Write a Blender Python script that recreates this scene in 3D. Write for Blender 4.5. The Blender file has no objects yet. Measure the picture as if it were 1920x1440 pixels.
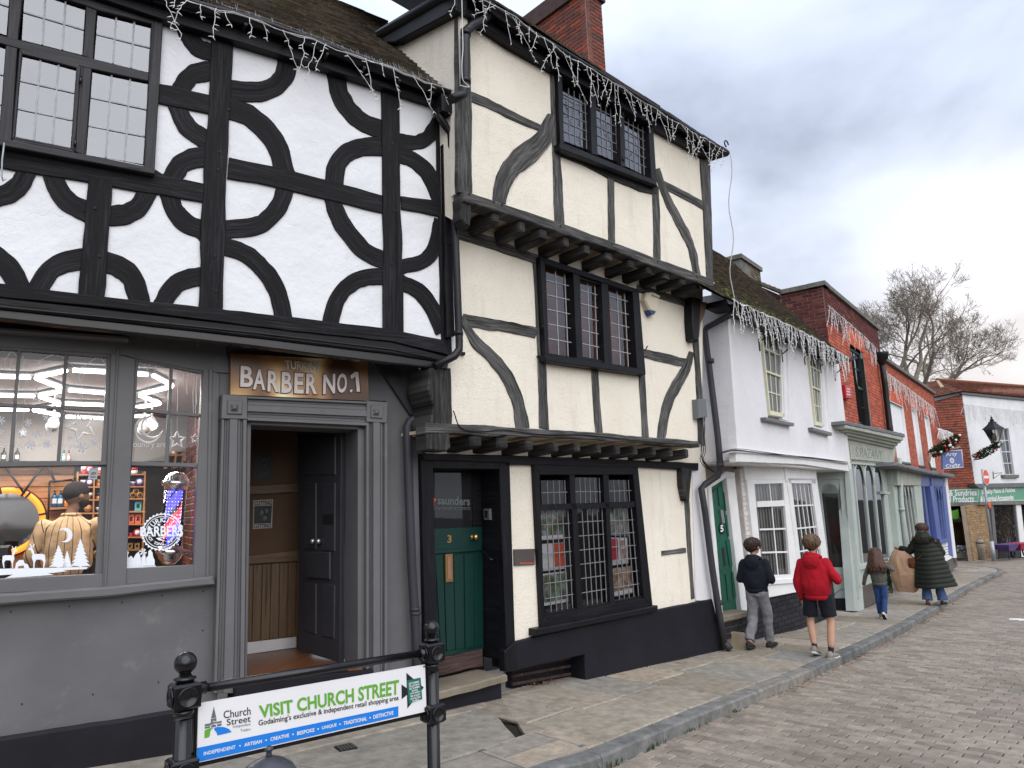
import bpy,bmesh,math,random
from mathutils import Vector,Matrix,noise as mnoise
rnd=random.Random(7)
SC=bpy.context.scene
COL=SC.collection
R=math.radians
# camera (real pinhole: 24 mm equivalent phone lens)
CX,CY,F=960.0,720.0,1331.0
CAMZ=1.72
def _n(v):
 l=math.sqrt(sum(a*a for a in v));return tuple(a/l for a in v)
def _d(a,b):return sum(x*y for x,y in zip(a,b))
def _x(a,b):return(a[1]*b[2]-a[2]*b[1],a[2]*b[0]-a[0]*b[2],a[0]*b[1]-a[1]*b[0])
UPC=_n((-295.0,-7620.0,F))
_k=UPC[2]
YC=_n((-_k*UPC[0],-_k*UPC[1],1-_k*UPC[2]))
XC=_x(YC,UPC)
cam_d=bpy.data.cameras.new('camera');cam=bpy.data.objects.new('camera',cam_d);COL.objects.link(cam)
cam_d.sensor_width=36.0;cam_d.lens=36.0*F/1920.0;cam_d.clip_start=0.05;cam_d.clip_end=3000
def _w(c):return Vector((_d(c,XC),_d(c,YC),_d(c,UPC)))
rx,ry,rz=_w((1,0,0)),_w((0,-1,0)),_w((0,0,-1))
cam.matrix_world=Matrix(((rx.x,ry.x,rz.x,0),(rx.y,ry.y,rz.y,0),(rx.z,ry.z,rz.z,CAMZ),(0,0,0,1)))
SC.camera=cam
# world, sun, exposure
SUN_EL,SUN_AZ=R(42),R(156)
w=bpy.data.worlds.new("World");SC.world=w;w.use_nodes=True
nt=w.node_tree;nt.nodes.clear()
N=nt.nodes.new;L=nt.links.new
out=N('ShaderNodeOutputWorld');bg=N('ShaderNodeBackground');bg.inputs[1].default_value=0.1
sky=N('ShaderNodeTexSky');sky.sky_type='NISHITA';sky.sun_disc=False
sky.sun_elevation=SUN_EL;sky.sun_rotation=SUN_AZ
tc=N('ShaderNodeTexCoord');sep=N('ShaderNodeSeparateXYZ');L(tc.outputs['Generated'],sep.inputs[0])
zc=N('ShaderNodeMath');zc.operation='MAXIMUM';L(sep.outputs[2],zc.inputs[0]);zc.inputs[1].default_value=0.0
zp=N('ShaderNodeMath');zp.operation='ADD';L(zc.outputs[0],zp.inputs[0]);zp.inputs[1].default_value=0.35
dv=N('ShaderNodeVectorMath');dv.operation='DIVIDE'
cmb=N('ShaderNodeCombineXYZ')
for i in range(3):L(zp.outputs[0],cmb.inputs[i])
L(tc.outputs['Generated'],dv.inputs[0]);L(cmb.outputs[0],dv.inputs[1])
n1=N('ShaderNodeTexNoise');n1.inputs['Scale'].default_value=1.55;n1.inputs['Detail'].default_value=7;n1.inputs['Roughness'].default_value=0.5
n1.inputs['Distortion'].default_value=0.25
mp=N('ShaderNodeMapping');mp.inputs['Location'].default_value=(SKYX,SKYY,0.0) if 'SKYX' in globals() else(3.1,1.7,0.0)
L(dv.outputs[0],mp.inputs[0]);L(mp.outputs[0],n1.inputs['Vector'])
cr=N('ShaderNodeValToRGB');e=cr.color_ramp.elements
e[0].position=0.38;e[0].color=(0.30,0.335,0.43,1)
e[1].position=0.64;e[1].color=(0.72,0.79,0.94,1)
m1=cr.color_ramp.elements.new(0.50);m1.color=(0.53,0.585,0.71,1)
L(n1.outputs['Fac'],cr.inputs[0])
hz=N('ShaderNodeMapRange');hz.inputs[1].default_value=0.0;hz.inputs[2].default_value=0.45;hz.inputs[3].default_value=0.60;hz.inputs[4].default_value=0.0
L(zc.outputs[0],hz.inputs[0])
mh=N('ShaderNodeMix');mh.data_type='RGBA';L(hz.outputs[0],mh.inputs[0]);L(cr.outputs[0],mh.inputs[6]);mh.inputs[7].default_value=(0.66,0.65,0.64,1)
zen=N('ShaderNodeMapRange');zen.inputs[1].default_value=0.0;zen.inputs[2].default_value=1.0;zen.inputs[3].default_value=5.0;zen.inputs[4].default_value=11.0
L(zc.outputs[0],zen.inputs[0])
mz=N('ShaderNodeVectorMath');mz.operation='SCALE';L(mh.outputs[2],mz.inputs[0]);L(zen.outputs[0],mz.inputs['Scale'])
gd=N('ShaderNodeVectorMath');gd.operation='DOT_PRODUCT';L(tc.outputs['Generated'],gd.inputs[0]);gd.inputs[1].default_value=_n((0.60,0.78,0.17))
gr_=N('ShaderNodeMapRange');gr_.interpolation_type='SMOOTHERSTEP';gr_.inputs[1].default_value=0.968;gr_.inputs[2].default_value=1.0;gr_.inputs[3].default_value=0.0;gr_.inputs[4].default_value=2.2;L(gd.outputs['Value'],gr_.inputs[0])
gc=N('ShaderNodeVectorMath');gc.operation='SCALE';gc.inputs[0].default_value=(1.0,.80,.60);L(gr_.outputs[0],gc.inputs['Scale'])
ga=N('ShaderNodeVectorMath');ga.operation='ADD';L(mz.outputs[0],ga.inputs[0]);L(gc.outputs[0],ga.inputs[1])
mx=N('ShaderNodeMix');mx.data_type='RGBA';mx.inputs[0].default_value=0.93
L(sky.outputs[0],mx.inputs[6]);L(ga.outputs[0],mx.inputs[7])
L(mx.outputs[2],bg.inputs[0]);L(bg.outputs[0],out.inputs[0])
sl=bpy.data.lights.new('sun','SUN');sl.energy=1.5;sl.angle=R(80);sl.color=(1.0,0.965,0.92)
so=bpy.data.objects.new('sun',sl);COL.objects.link(so)
_sd=Vector((math.sin(SUN_AZ)*math.cos(SUN_EL),math.cos(SUN_AZ)*math.cos(SUN_EL),math.sin(SUN_EL)))
so.rotation_euler=_sd.to_track_quat('Z','Y').to_euler()
SC.view_settings.view_transform='Standard';SC.view_settings.look='None'
SC.view_settings.exposure=0.95;SC.view_settings.gamma=1.0
SC.view_settings.use_curve_mapping=False
try:
 SC.cycles.use_denoising=True;SC.cycles.max_bounces=8;SC.cycles.transparent_max_bounces=16
 SC.cycles.caustics_reflective=False;SC.cycles.caustics_refractive=False;SC.cycles.sample_clamp_indirect=6
except Exception:pass
# survey helpers: a sight line meets a plane
def ray(px,py):
 c=(px-CX,py-CY,F);return(_d(c,XC),_d(c,YC),_d(c,UPC))
def hor(px):return CY-((px-CX)*UPC[0]+F*UPC[2])/UPC[1]
def vpd(px):
 r=ray(px,hor(px));l=math.hypot(r[0],r[1]);return(r[0]/l,r[1]/l)
HP=[(-8,1.29),(2.2,1.727),(9.2,2.04),(16.1,2.32),(34,2.95),(70,3.7),(400,6)]
def hgt(u):
 if u<=HP[0][0]:return HP[0][1]
 for(a,ha),(b,hb) in zip(HP,HP[1:]):
  if u<=b:return ha+(hb-ha)*(u-a)/(b-a)
 return HP[-1][1]
def zg(x,y):return CAMZ-hgt(.73*x+.68*y)
def ghit(px,py,dz=0.0):
 r=ray(px,py);l=math.hypot(r[0],r[1]);lo,hi=0.0,200.0/l
 for _ in range(50):
  m=(lo+hi)/2;x,y,z=r[0]*m,r[1]*m,CAMZ+r[2]*m
  if z>zg(x,y)+dz:lo=m
  else:hi=m
 return Vector((r[0]*lo,r[1]*lo,CAMZ+r[2]*lo))
class Pl:
 def __init__(s,p,d,n=None):
  s.p=(p[0],p[1]);s.d=d;s.n=n or(d[1],-d[0])
 def hit(s,px,py,o=0.0):
  r=ray(px,py);nx,ny=s.n
  t=(s.p[0]*nx+s.p[1]*ny+o)/(r[0]*nx+r[1]*ny)
  return Vector((r[0]*t,r[1]*t,CAMZ+r[2]*t))
 def uv(s,px,py,o=0.0):
  q=s.hit(px,py,o);return((q[0]-s.p[0])*s.d[0]+(q[1]-s.p[1])*s.d[1],q[2])
 def P(s,u,z,o=0.0):
  return Vector((s.p[0]+s.d[0]*u+s.n[0]*o,s.p[1]+s.d[1]*u+s.n[1]*o,z))
 def off(s,o):return Pl((s.p[0]+s.n[0]*o,s.p[1]+s.n[1]*o),s.d,s.n)
 def inv(s,q):
  a,b=q[0]-s.p[0],q[1]-s.p[1]
  return(a*s.d[0]+b*s.d[1],q[2],a*s.n[0]+b*s.n[1])
 def side(s,u,o=0.0):
  q=s.P(u,0,o);return Pl((q[0],q[1]),(-s.n[0],-s.n[1]),(-s.d[0],-s.d[1]))
A_=ghit(400,1400)
G1=Pl((A_[0],A_[1]),vpd(3030))
J_=G1.hit(797,1300)
G2=Pl((J_[0],J_[1]),vpd(2400))
C_=G2.hit(1383,900,0.5)
U3=Pl((C_[0],C_[1]),vpd(2030))
Q_=ghit(1612,1143)
G4=Pl((Q_[0],Q_[1]),vpd(2005))
# object helpers
def thing(name,label,cat,loc=(0,0,0),group=None,kind=None):
 o=bpy.data.objects.new(name,None);COL.objects.link(o);o.location=loc
 o.empty_display_size=0.2
 tagp(o,label,cat,group,kind);return o
def tagp(o,label=None,cat=None,group=None,kind=None):
 if label:o['label']=label
 if cat:o['category']=cat
 if group:o['group']=group
 if kind:o['kind']=kind
 return o
def base_of(par):
 b=Vector((0,0,0))
 while par is not None:
  b+=par.location;par=par.parent
 return b
class MB:
 def __init__(s):s.v=[];s.f=[];s.uv=[];s.mi=[];s.sm=[]
 def vert(s,p,uv=None):
  s.v.append(Vector(p));s.uv.append(uv or(p[0],p[2]));return len(s.v)-1
 def face(s,ids,mi=0,sm=False):s.f.append(tuple(ids));s.mi.append(mi);s.sm.append(sm)
 def quad(s,a,b,c,d,mi=0,uvs=None):
  us=uvs or[None]*4
  s.face([s.vert(p,u) for p,u in zip((a,b,c,d),us)],mi)
 def box8(s,p,mi=0):
  b=len(s.v)
  for q in p:s.vert(q)
  for f in((3,2,1,0),(4,5,6,7),(0,1,5,4),(1,2,6,5),(2,3,7,6),(3,0,4,7)):s.face([b+i for i in f],mi)
 def box(s,pl,u0,u1,z0,z1,o0,o1,mi=0):
  if u1<u0:u0,u1=u1,u0
  if z1<z0:z0,z1=z1,z0
  if o1<o0:o0,o1=o1,o0
  b=len(s.v)
  for z in(z0,z1):
   for(u,o) in((u0,o1),(u1,o1),(u1,o0),(u0,o0)):
    s.vert(pl.P(u,z,o),(u+o,z) if abs(u1-u0)>=0 else(u,z))
  for f in((3,2,1,0),(4,5,6,7),(0,1,5,4),(1,2,6,5),(2,3,7,6),(3,0,4,7)):s.face([b+i for i in f],mi)
 def cbox(s,c,ax,ay,az,mi=0):
  c=Vector(c);ax=Vector(ax);ay=Vector(ay);az=Vector(az)
  s.box8([c-ax-ay-az,c+ax-ay-az,c+ax+ay-az,c-ax+ay-az,c-ax-ay+az,c+ax-ay+az,c+ax+ay+az,c-ax+ay+az],mi)
 def prism(s,pl,pts,o0,o1,bev=0.0,mi=0,uvs=None,front_only=False,uvoff=(0,0)):
  n=len(pts)
  ar=sum(pts[i][0]*pts[(i+1)%n][1]-pts[(i+1)%n][0]*pts[i][1] for i in range(n))
  if ar<0:
   pts=pts[::-1]
   if uvs:uvs=uvs[::-1]
  if not uvs:uvs=[(p[0],p[1]) for p in pts]
  uvs=[(a+uvoff[0],b+uvoff[1]) for a,b in uvs]
  b0=len(s.v)
  rings=[]
  if bev>0:
   ins=[]
   for i in range(n):
    p0,p1,p2=pts[i-1],pts[i],pts[(i+1)%n]
    e1=(p1[0]-p0[0],p1[1]-p0[1]);e2=(p2[0]-p1[0],p2[1]-p1[1])
    l1=math.hypot(*e1) or 1e-6;l2=math.hypot(*e2) or 1e-6
    nn=(-(e1[1]/l1+e2[1]/l2),e1[0]/l1+e2[0]/l2);ln=math.hypot(*nn) or 1.0
    ins.append((p1[0]+nn[0]/ln*bev,p1[1]+nn[1]/ln*bev))
   rings=[(ins,o1),(pts,o1-bev),(pts,o0)]
  else:rings=[(pts,o1),(pts,o0)]
  if front_only:rings=rings[:-1] if bev>0 else rings[:1]
  for ps,o in rings:
   for p,u in zip(ps,uvs):s.vert(pl.P(p[0],p[1],o),u)
  s.face([b0+i for i in range(n)],mi)
  for r in range(len(rings)-1):
   a,b=b0+r*n,b0+(r+1)*n
   for i in range(n):s.face((a+(i+1)%n,a+i,b+i,b+(i+1)%n),mi)
  if not front_only:
   b=b0+(len(rings)-1)*n
   s.face([b+i for i in range(n)][::-1],mi)
 def tube(s,path,r,n=8,mi=0,caps=True,sm=True,up=None,closed=False):
  path=[Vector(p) for p in path];m=len(path)
  rr=r if isinstance(r,(list,tuple)) else[r]*m
  b=len(s.v);ref=None;L0=0.0
  for i,p in enumerate(path):
   if closed:t=path[(i+1)%m]-path[i-1]
   else:t=path[min(i+1,m-1)]-path[max(i-1,0)]
   if t.length<1e-9:t=Vector((0,0,1))
   t.normalize()
   if ref is None:
    ref=Vector(up) if up else(Vector((0,0,1)) if abs(t.z)<.9 else Vector((1,0,0)))
   x=ref.cross(t)
   if x.length<1e-6:x=t.orthogonal()
   x.normalize();y=t.cross(x);ref=y
   if i:L0+=(p-path[i-1]).length
   for k in range(n):
    a=2*math.pi*k/n
    s.vert(p+x*math.cos(a)*rr[i]+y*math.sin(a)*rr[i],(L0,a*rr[i]))
  segs=m if closed else m-1
  for i in range(segs):
   for k in range(n):
    i2=(i+1)%m
    s.face((b+i*n+k,b+i*n+(k+1)%n,b+i2*n+(k+1)%n,b+i2*n+k),mi,sm)
  if caps and not closed:
   s.face([b+k for k in range(n)][::-1],mi);s.face([b+(m-1)*n+k for k in range(n)],mi)
 def loft(s,rings,mi=0,sm=True,caps=True):
  n=len(rings[0]);b=len(s.v)
  for rg in rings:
   for p in rg:s.vert(p)
  for i in range(len(rings)-1):
   for k in range(n):s.face((b+i*n+k,b+i*n+(k+1)%n,b+(i+1)*n+(k+1)%n,b+(i+1)*n+k),mi,sm)
  if caps:
   s.face([b+k for k in range(n)][::-1],mi,sm);s.face([b+(len(rings)-1)*n+k for k in range(n)],mi,sm)
 def lathe(s,c,prof,n=20,mi=0,ax=None,sm=True):
  c=Vector(c);X,Y,Z=ax or(Vector((1,0,0)),Vector((0,1,0)),Vector((0,0,1)))
  s.loft([[c+Z*h+X*(math.cos(2*math.pi*k/n)*max(r,1e-4))+Y*(math.sin(2*math.pi*k/n)*max(r,1e-4)) for k in range(n)] for r,h in prof],mi,sm)
 def ball(s,c,r,n=12,mi=0,sx=1,sy=1,sz=1):
  c=Vector(c);m=max(4,n//2)
  s.loft([[c+Vector((math.cos(2*math.pi*k/n)*math.sin(math.pi*i/m)*r*sx,math.sin(2*math.pi*k/n)*math.sin(math.pi*i/m)*r*sy,-math.cos(math.pi*i/m)*r*sz)) for k in range(n)] for i in[0.06]+list(range(1,m))+[m-.06]],mi)
 def obj(s,name,mat,par=None,label=None,base=None,kind=None):
  b=base if base is not None else base_of(par)
  me=bpy.data.meshes.new(name)
  me.from_pydata([tuple(p-b) for p in s.v],[],s.f)
  mats=mat if isinstance(mat,(list,tuple)) else[mat]
  for m in mats:me.materials.append(m)
  ul=me.uv_layers.new(name='UVMap')
  li=0
  flat=[]
  for f in s.f:
   for vi in f:flat.extend(s.uv[vi])
  ul.data.foreach_set('uv',flat)
  me.polygons.foreach_set('material_index',s.mi)
  me.polygons.foreach_set('use_smooth',s.sm)
  me.update()
  o=bpy.data.objects.new(name,me);COL.objects.link(o)
  if par is not None:o.parent=par
  elif base is not None:o.location=base
  if label:o['label']=label
  if kind:o['kind']=kind
  return o
def jitter_outline(pts,amp,seg=0.10,seed=0):
 if amp<=0:return pts
 out=[];n=len(pts)
 for i in range(n):
  a,b=pts[i],pts[(i+1)%n];l=math.hypot(b[0]-a[0],b[1]-a[1]);k=max(1,int(l/seg))
  nx,ny=(-(b[1]-a[1])/(l or 1),(b[0]-a[0])/(l or 1))
  for j in range(k):
   t=j/k;p=(a[0]+(b[0]-a[0])*t,a[1]+(b[1]-a[1])*t)
   q=mnoise.noise(Vector((p[0]*3.1+seed,p[1]*3.1,seed*1.7)))*amp+mnoise.noise(Vector((p[0]*11+seed,p[1]*11,5)))*amp*.5
   if j==0:q*=.4
   out.append((p[0]+nx*q,p[1]+ny*q))
 return out
_seed=[0]
def slab(par,name,pl,pts,o0,o1,mat,bev=0.006,rough=0.0,grain='u',label=None,mb=None,mi=0):
 _seed[0]+=1
 uz=[pl.uv(x,y,o1) for x,y in pts]
 if rough:uz=jitter_outline(uz,rough,seed=_seed[0]*3.7)
 off=(_seed[0]*1.37%50,_seed[0]*2.71%50)
 uvs=[(p[1],p[0]) if grain=='v' else(p[0],p[1]) for p in uz]
 m=mb or MB();m.prism(pl,uz,o0,o1,bev,mi=mi,uvs=uvs,uvoff=off)
 if mb is None:return m.obj(name,mat,par,label)
def wallh(par,name,pl,pts,holes,o,mat,depth=.12):
 return sheet_holes(par,name,pl,[pl.uv(x,y,o) for x,y in pts],[[pl.uv(x,y,o) for x,y in h] for h in holes],o,mat,depth)
def sheet_holes(par,name,pl,P0,HS,o,mat,depth=.12):
 from mathutils.geometry import tessellate_polygon
 loops=[[Vector((a,b,0)) for a,b in P0]]+[[Vector((a,b,0)) for a,b in h] for h in HS]
 flat=[p for lp in loops for p in lp];tris=tessellate_polygon(loops);m=MB()
 for p in flat:m.vert(pl.P(p.x,p.y,o),(p.x,p.y))
 for t in tris:
  a,b,c=[flat[i] for i in t]
  t=tuple(t) if(b-a).cross(c-a).z>0 else tuple(t)[::-1]
  m.face(t)
 for lp in loops:
  n=len(lp)
  for i in range(n):
   a,b=lp[i],lp[(i+1)%n]
   m.quad(pl.P(a.x,a.y,o),pl.P(b.x,b.y,o),pl.P(b.x,b.y,o-depth),pl.P(a.x,a.y,o-depth))
 return m.obj(name,mat,par)
def catmull(pts,k=5):
 if len(pts)<3:return[tuple(p) for p in pts]
 P=[tuple(2*a-b for a,b in zip(pts[0],pts[1]))]+[tuple(p) for p in pts]+[tuple(2*a-b for a,b in zip(pts[-1],pts[-2]))]
 out=[]
 for i in range(1,len(P)-2):
  for j in range(k):
   t=j/k
   out.append(tuple(.5*((2*b)+(-a+c)*t+(2*a-5*b+4*c-d)*t*t+(-a+3*b-3*c+d)*t**3) for a,b,c,d in zip(P[i-1],P[i],P[i+1],P[i+2])))
 out.append(tuple(pts[-1]));return out
def beam(par,name,pl,cen,wd,o0,o1,mat,bev=0.007,rough=0.0,label=None,k=5):
 _seed[0]+=1
 wl=wd if isinstance(wd,(list,tuple)) else[wd]*len(cen)
 c=catmull([(p[0],p[1],q) for p,q in zip(cen,wl)],k) if len(cen)>2 else[(p[0],p[1],q) for p,q in zip(cen,wl)]
 if len(c)==2:
  c=[tuple(a+(b-a)*i/6 for a,b in zip(c[0],c[1])) for i in range(7)]
 Lp,Rp,acc=[],[],0.0
 prev=None;Lu,Ru=[],[]
 for i,(x,y,q) in enumerate(c):
  a,b=c[max(0,i-1)],c[min(len(c)-1,i+1)]
  tx,ty=b[0]-a[0],b[1]-a[1];l=math.hypot(tx,ty) or 1;nx,ny=-ty/l,tx/l
  j1=mnoise.noise(Vector((i*.45,_seed[0]*1.3,0)))*rough*2;j2=mnoise.noise(Vector((i*.45,_seed[0]*1.3,9)))*rough*2
  l_=pl.uv(x+nx*(q/2+j1),y+ny*(q/2+j1),o1);r_=pl.uv(x-nx*(q/2+j2),y-ny*(q/2+j2),o1)
  m_=((l_[0]+r_[0])/2,(l_[1]+r_[1])/2)
  if prev:acc+=math.hypot(m_[0]-prev[0],m_[1]-prev[1])
  prev=m_;hw=math.hypot(l_[0]-r_[0],l_[1]-r_[1])/2
  Lp.append(l_);Rp.append(r_);Lu.append((acc,hw));Ru.append((acc,-hw))
 n=len(c);off=(_seed[0]*1.37%50,_seed[0]*2.71%50)
 m=MB();b0=0
 def ring(i,L_,R_,ol,orr):
  pass
 idx=[]
 for i in range(n):
  l_,r_=Lp[i],Rp[i];dx,dz=r_[0]-l_[0],r_[1]-l_[1];ll=math.hypot(dx,dz) or 1;bx,bz=dx/ll*bev,dz/ll*bev
  us=[Lu[i],Lu[i],(Lu[i][0],Lu[i][1]-bev),(Ru[i][0],Ru[i][1]+bev),Ru[i],Ru[i]]
  ps=[(l_,o0),(l_,o1-bev),((l_[0]+bx,l_[1]+bz),o1),((r_[0]-bx,r_[1]-bz),o1),(r_,o1-bev),(r_,o0)]
  idx.append([m.vert(pl.P(p[0],p[1],o),(u[0]+off[0],u[1]+off[1])) for(p,o),u in zip(ps,us)])
 for i in range(n-1):
  for k2 in range(5):m.face((idx[i][k2],idx[i][k2+1],idx[i+1][k2+1],idx[i+1][k2]))
 m.face(idx[0][::-1]);m.face(idx[-1])
 return m.obj(name,mat,par,label)
def fix_normals(o):
 bm=bmesh.new();bm.from_mesh(o.data);bmesh.ops.recalc_face_normals(bm,faces=bm.faces);bm.to_mesh(o.data);bm.free()
def copy_tree(o,parent=None):
 c=o.copy();COL.objects.link(c)
 if parent is not None:c.parent=parent
 for ch in list(o.children):copy_tree(ch,c)
 return c
def text_mesh(body,bold=0.0,ext=0.0,shear=0.0,spacing=1.0,res=3):
 cu=bpy.data.curves.new('lettering','FONT');cu.body=body;cu.size=1;cu.offset=bold;cu.extrude=0
 cu.shear=shear;cu.space_character=spacing;cu.resolution_u=res
 ob=bpy.data.objects.new('lettering',cu);me=bpy.data.meshes.new_from_object(ob)
 vs=[v.co.copy() for v in me.vertices];fs=[tuple(p.vertices) for p in me.polygons]
 bpy.data.objects.remove(ob);bpy.data.curves.remove(cu);bpy.data.meshes.remove(me)
 return vs,fs
def text_on(par,name,pl,body,quad_px,o,mat,bold=0.0,ext=0.004,shear=0.0,spacing=1.0,mb=None,mi=0):
 vs,fs=text_mesh(body,bold,0,shear,spacing)
 x0=min(v.x for v in vs);x1=max(v.x for v in vs);y0=min(v.y for v in vs);y1=max(v.y for v in vs)
 tl,tr,br,bl=[pl.uv(x,y,o) for x,y in quad_px]
 m=mb or MB();b=len(m.v)
 for dz in(0.0,ext):
  for v in vs:
   s=(v.x-x0)/(x1-x0);t=(v.y-y0)/(y1-y0)
   u=(bl[0]*(1-s)+br[0]*s)*(1-t)+(tl[0]*(1-s)+tr[0]*s)*t;z=(bl[1]*(1-s)+br[1]*s)*(1-t)+(tl[1]*(1-s)+tr[1]*s)*t
   m.vert(pl.P(u,z,o+dz))
 n=len(vs);ed={}
 for f in fs:
  m.face([b+n+i for i in f],mi)
  for i in range(len(f)):
   a,c=f[i],f[(i+1)%len(f)];ed[(a,c)]=ed.get((a,c),0)+1
 for(a,c) in ed:
  if(c,a) not in ed:m.face((b+a,b+c,b+n+c,b+n+a),mi)
 if mb is None:return m.obj(name,mat,par)
 # procedural materials
def lin(r,g,b):
 f=lambda c:c/12.92 if c<=.04045 else((c+.055)/1.055)**2.4
 return(f(r/255),f(g/255),f(b/255),1)
class NM:
 def __init__(s,name,rough=.6,spec=.5):
  s.m=bpy.data.materials.new(name);s.m.use_nodes=True;s.t=s.m.node_tree
  s.b=s.t.nodes['Principled BSDF'];s.b.inputs['Roughness'].default_value=rough
  s.b.inputs['Specular IOR Level'].default_value=spec
 def n(s,k,**kw):
  nd=s.t.nodes.new(k)
  for a,v in kw.items():setattr(nd,a,v)
  return nd
 def l(s,a,b):s.t.links.new(a,b)
 def coord(s,kind='Object',scale=(1,1,1),rnd_off=False):
  tc=s.n('ShaderNodeTexCoord');mp=s.n('ShaderNodeMapping');mp.inputs['Scale'].default_value=scale
  s.l(tc.outputs[kind],mp.inputs[0])
  if rnd_off:
   oi=s.n('ShaderNodeObjectInfo');mu=s.n('ShaderNodeMath',operation='MULTIPLY');mu.inputs[1].default_value=37.0
   s.l(oi.outputs['Random'],mu.inputs[0]);s.l(mu.outputs[0],mp.inputs['Location'])
  return mp.outputs[0]
 def noise(s,vec,scale,detail=4,rough=.55,dist=0.0):
  t=s.n('ShaderNodeTexNoise');t.inputs['Scale'].default_value=scale;t.inputs['Detail'].default_value=detail
  t.inputs['Roughness'].default_value=rough;t.inputs['Distortion'].default_value=dist
  s.l(vec,t.inputs['Vector']);return t.outputs['Fac']
 def ramp(s,fac,stops):
  r=s.n('ShaderNodeValToRGB');e=r.color_ramp.elements
  while len(e)<len(stops):e.new(.5)
  for el,(p,c) in zip(e,stops):el.position=p;el.color=c if len(c)==4 else(*c,1)
  s.l(fac,r.inputs[0]);return r.outputs[0]
 def mix(s,fac,a,b,mode='MIX'):
  m=s.n('ShaderNodeMix',data_type='RGBA',blend_type=mode)
  for sock,v in((m.inputs[0],fac),(m.inputs[6],a),(m.inputs[7],b)):
   if isinstance(v,(int,float)):sock.default_value=v
   elif isinstance(v,tuple):sock.default_value=v
   else:s.l(v,sock)
  return m.outputs[2]
 def math(s,op,a,b=None):
  m=s.n('ShaderNodeMath',operation=op)
  for sock,v in zip(m.inputs,(a,b)):
   if v is None:continue
   if isinstance(v,(int,float)):sock.default_value=v
   else:s.l(v,sock)
  return m.outputs[0]
 def col(s,c):
  if isinstance(c,tuple):s.b.inputs['Base Color'].default_value=c
  else:s.l(c,s.b.inputs['Base Color'])
 def rough(s,v):
  if isinstance(v,(int,float)):s.b.inputs['Roughness'].default_value=v
  else:s.l(v,s.b.inputs['Roughness'])
 def bump(s,h,strength=.4,dist=.01):
  b=s.n('ShaderNodeBump');b.inputs['Strength'].default_value=strength;b.inputs['Distance'].default_value=dist
  prev=s.b.inputs['Normal'].links
  if prev:s.l(prev[0].from_socket,b.inputs['Normal'])
  s.l(h,b.inputs['Height']);s.l(b.outputs[0],s.b.inputs['Normal'])
 def island(s):
  g=s.n('ShaderNodeNewGeometry');oi=s.n('ShaderNodeObjectInfo')
  return s.math('FRACT',s.math('ADD',g.outputs['Random Per Island'],oi.outputs['Random']))
M={}
def gamma(c,k):return tuple(x*k for x in c[:3])+(1,)
def mk_plain(key,c,rough=.5,spec=.5,var=.12,scale=6,bump=.0,bscale=60,metal=0.0,dirt=None):
 n=NM(key,rough,spec);v=n.coord()
 f=n.noise(v,scale,5)
 c1=gamma(c,1-var);c2=gamma(c,1+var)
 cc=n.ramp(f,[(.3,c1),(.7,c2)])
 if dirt:
  d=n.ramp(n.noise(v,scale*2.7,8,.65),[(dirt[0],(0,0,0,1)),(min(1,dirt[0]+.12),(1,1,1,1))])
  cc=n.mix(n.math('MULTIPLY',d,dirt[2]),cc,dirt[1])
 n.col(cc)
 if bump:n.bump(n.noise(v,bscale,4),bump,.004)
 n.b.inputs['Metallic'].default_value=metal
 M[key]=n.m;return n
n=NM('white_limewash',.85,.25);v=n.coord()
c=n.ramp(n.noise(v,1.6,6),[(.3,(.70,.71,.745,1)),(.7,(.80,.81,.835,1))])
st=n.ramp(n.noise(n.coord('Object',(3,3,.7)),2.2,8,.7),[(.60,(0,0,0,1)),(.78,(1,1,1,1))])
c=n.mix(n.math('MULTIPLY',st,.34),c,(.42,.43,.44,1));n.col(c)
ck=n.n('ShaderNodeTexVoronoi',feature='DISTANCE_TO_EDGE');ck.inputs['Scale'].default_value=1.3
dn=n.n('ShaderNodeVectorMath',operation='ADD');n.l(v,dn.inputs[0])
nz=n.n('ShaderNodeTexNoise');nz.inputs['Scale'].default_value=3.0;n.l(v,nz.inputs['Vector']);n.l(nz.outputs['Color'],dn.inputs[1]);n.l(dn.outputs[0],ck.inputs['Vector'])
n.bump(n.noise(v,5,7,.6),.55,.03);n.bump(n.ramp(ck.outputs[0],[(0,(0,0,0,1)),(.012,(1,1,1,1))]),.25,.004)
M['limewash']=n.m
def stucco(key,ca,cb,pit):
 n=NM(key,.9,.2);v=n.coord()
 c=n.ramp(n.noise(v,1.1,6),[(.3,ca),(.7,cb)])
 vo=n.n('ShaderNodeTexVoronoi');vo.inputs['Scale'].default_value=26;n.l(v,vo.inputs['Vector'])
 pits=n.ramp(n.noise(v,46,3,.6),[(.27,(1,1,1,1)),(.36,(0,0,0,1))])
 c=n.mix(n.math('MULTIPLY',pits,.55),c,pit)
 st=n.ramp(n.noise(n.coord('Object',(4,4,.6)),1.7,7,.65),[(.56,(0,0,0,1)),(.8,(1,1,1,1))])
 c=n.mix(n.math('MULTIPLY',st,.34),c,gamma(pit,1.4));n.col(c)
 n.bump(n.noise(v,70,5,.65),.7,.014);n.bump(n.noise(v,6,4),.35,.03)
 M[key]=n.m
stucco('cream_roughcast',(.79,.725,.61,1),(.87,.815,.71,1),(.30,.25,.19,1))
stucco('white_render',(.70,.69,.71,1),(.78,.77,.79,1),(.45,.43,.43,1))
mk_plain('soffit_plaster',(.52,.42,.31,1),.9,.2,.15,4,.4,40)
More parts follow.
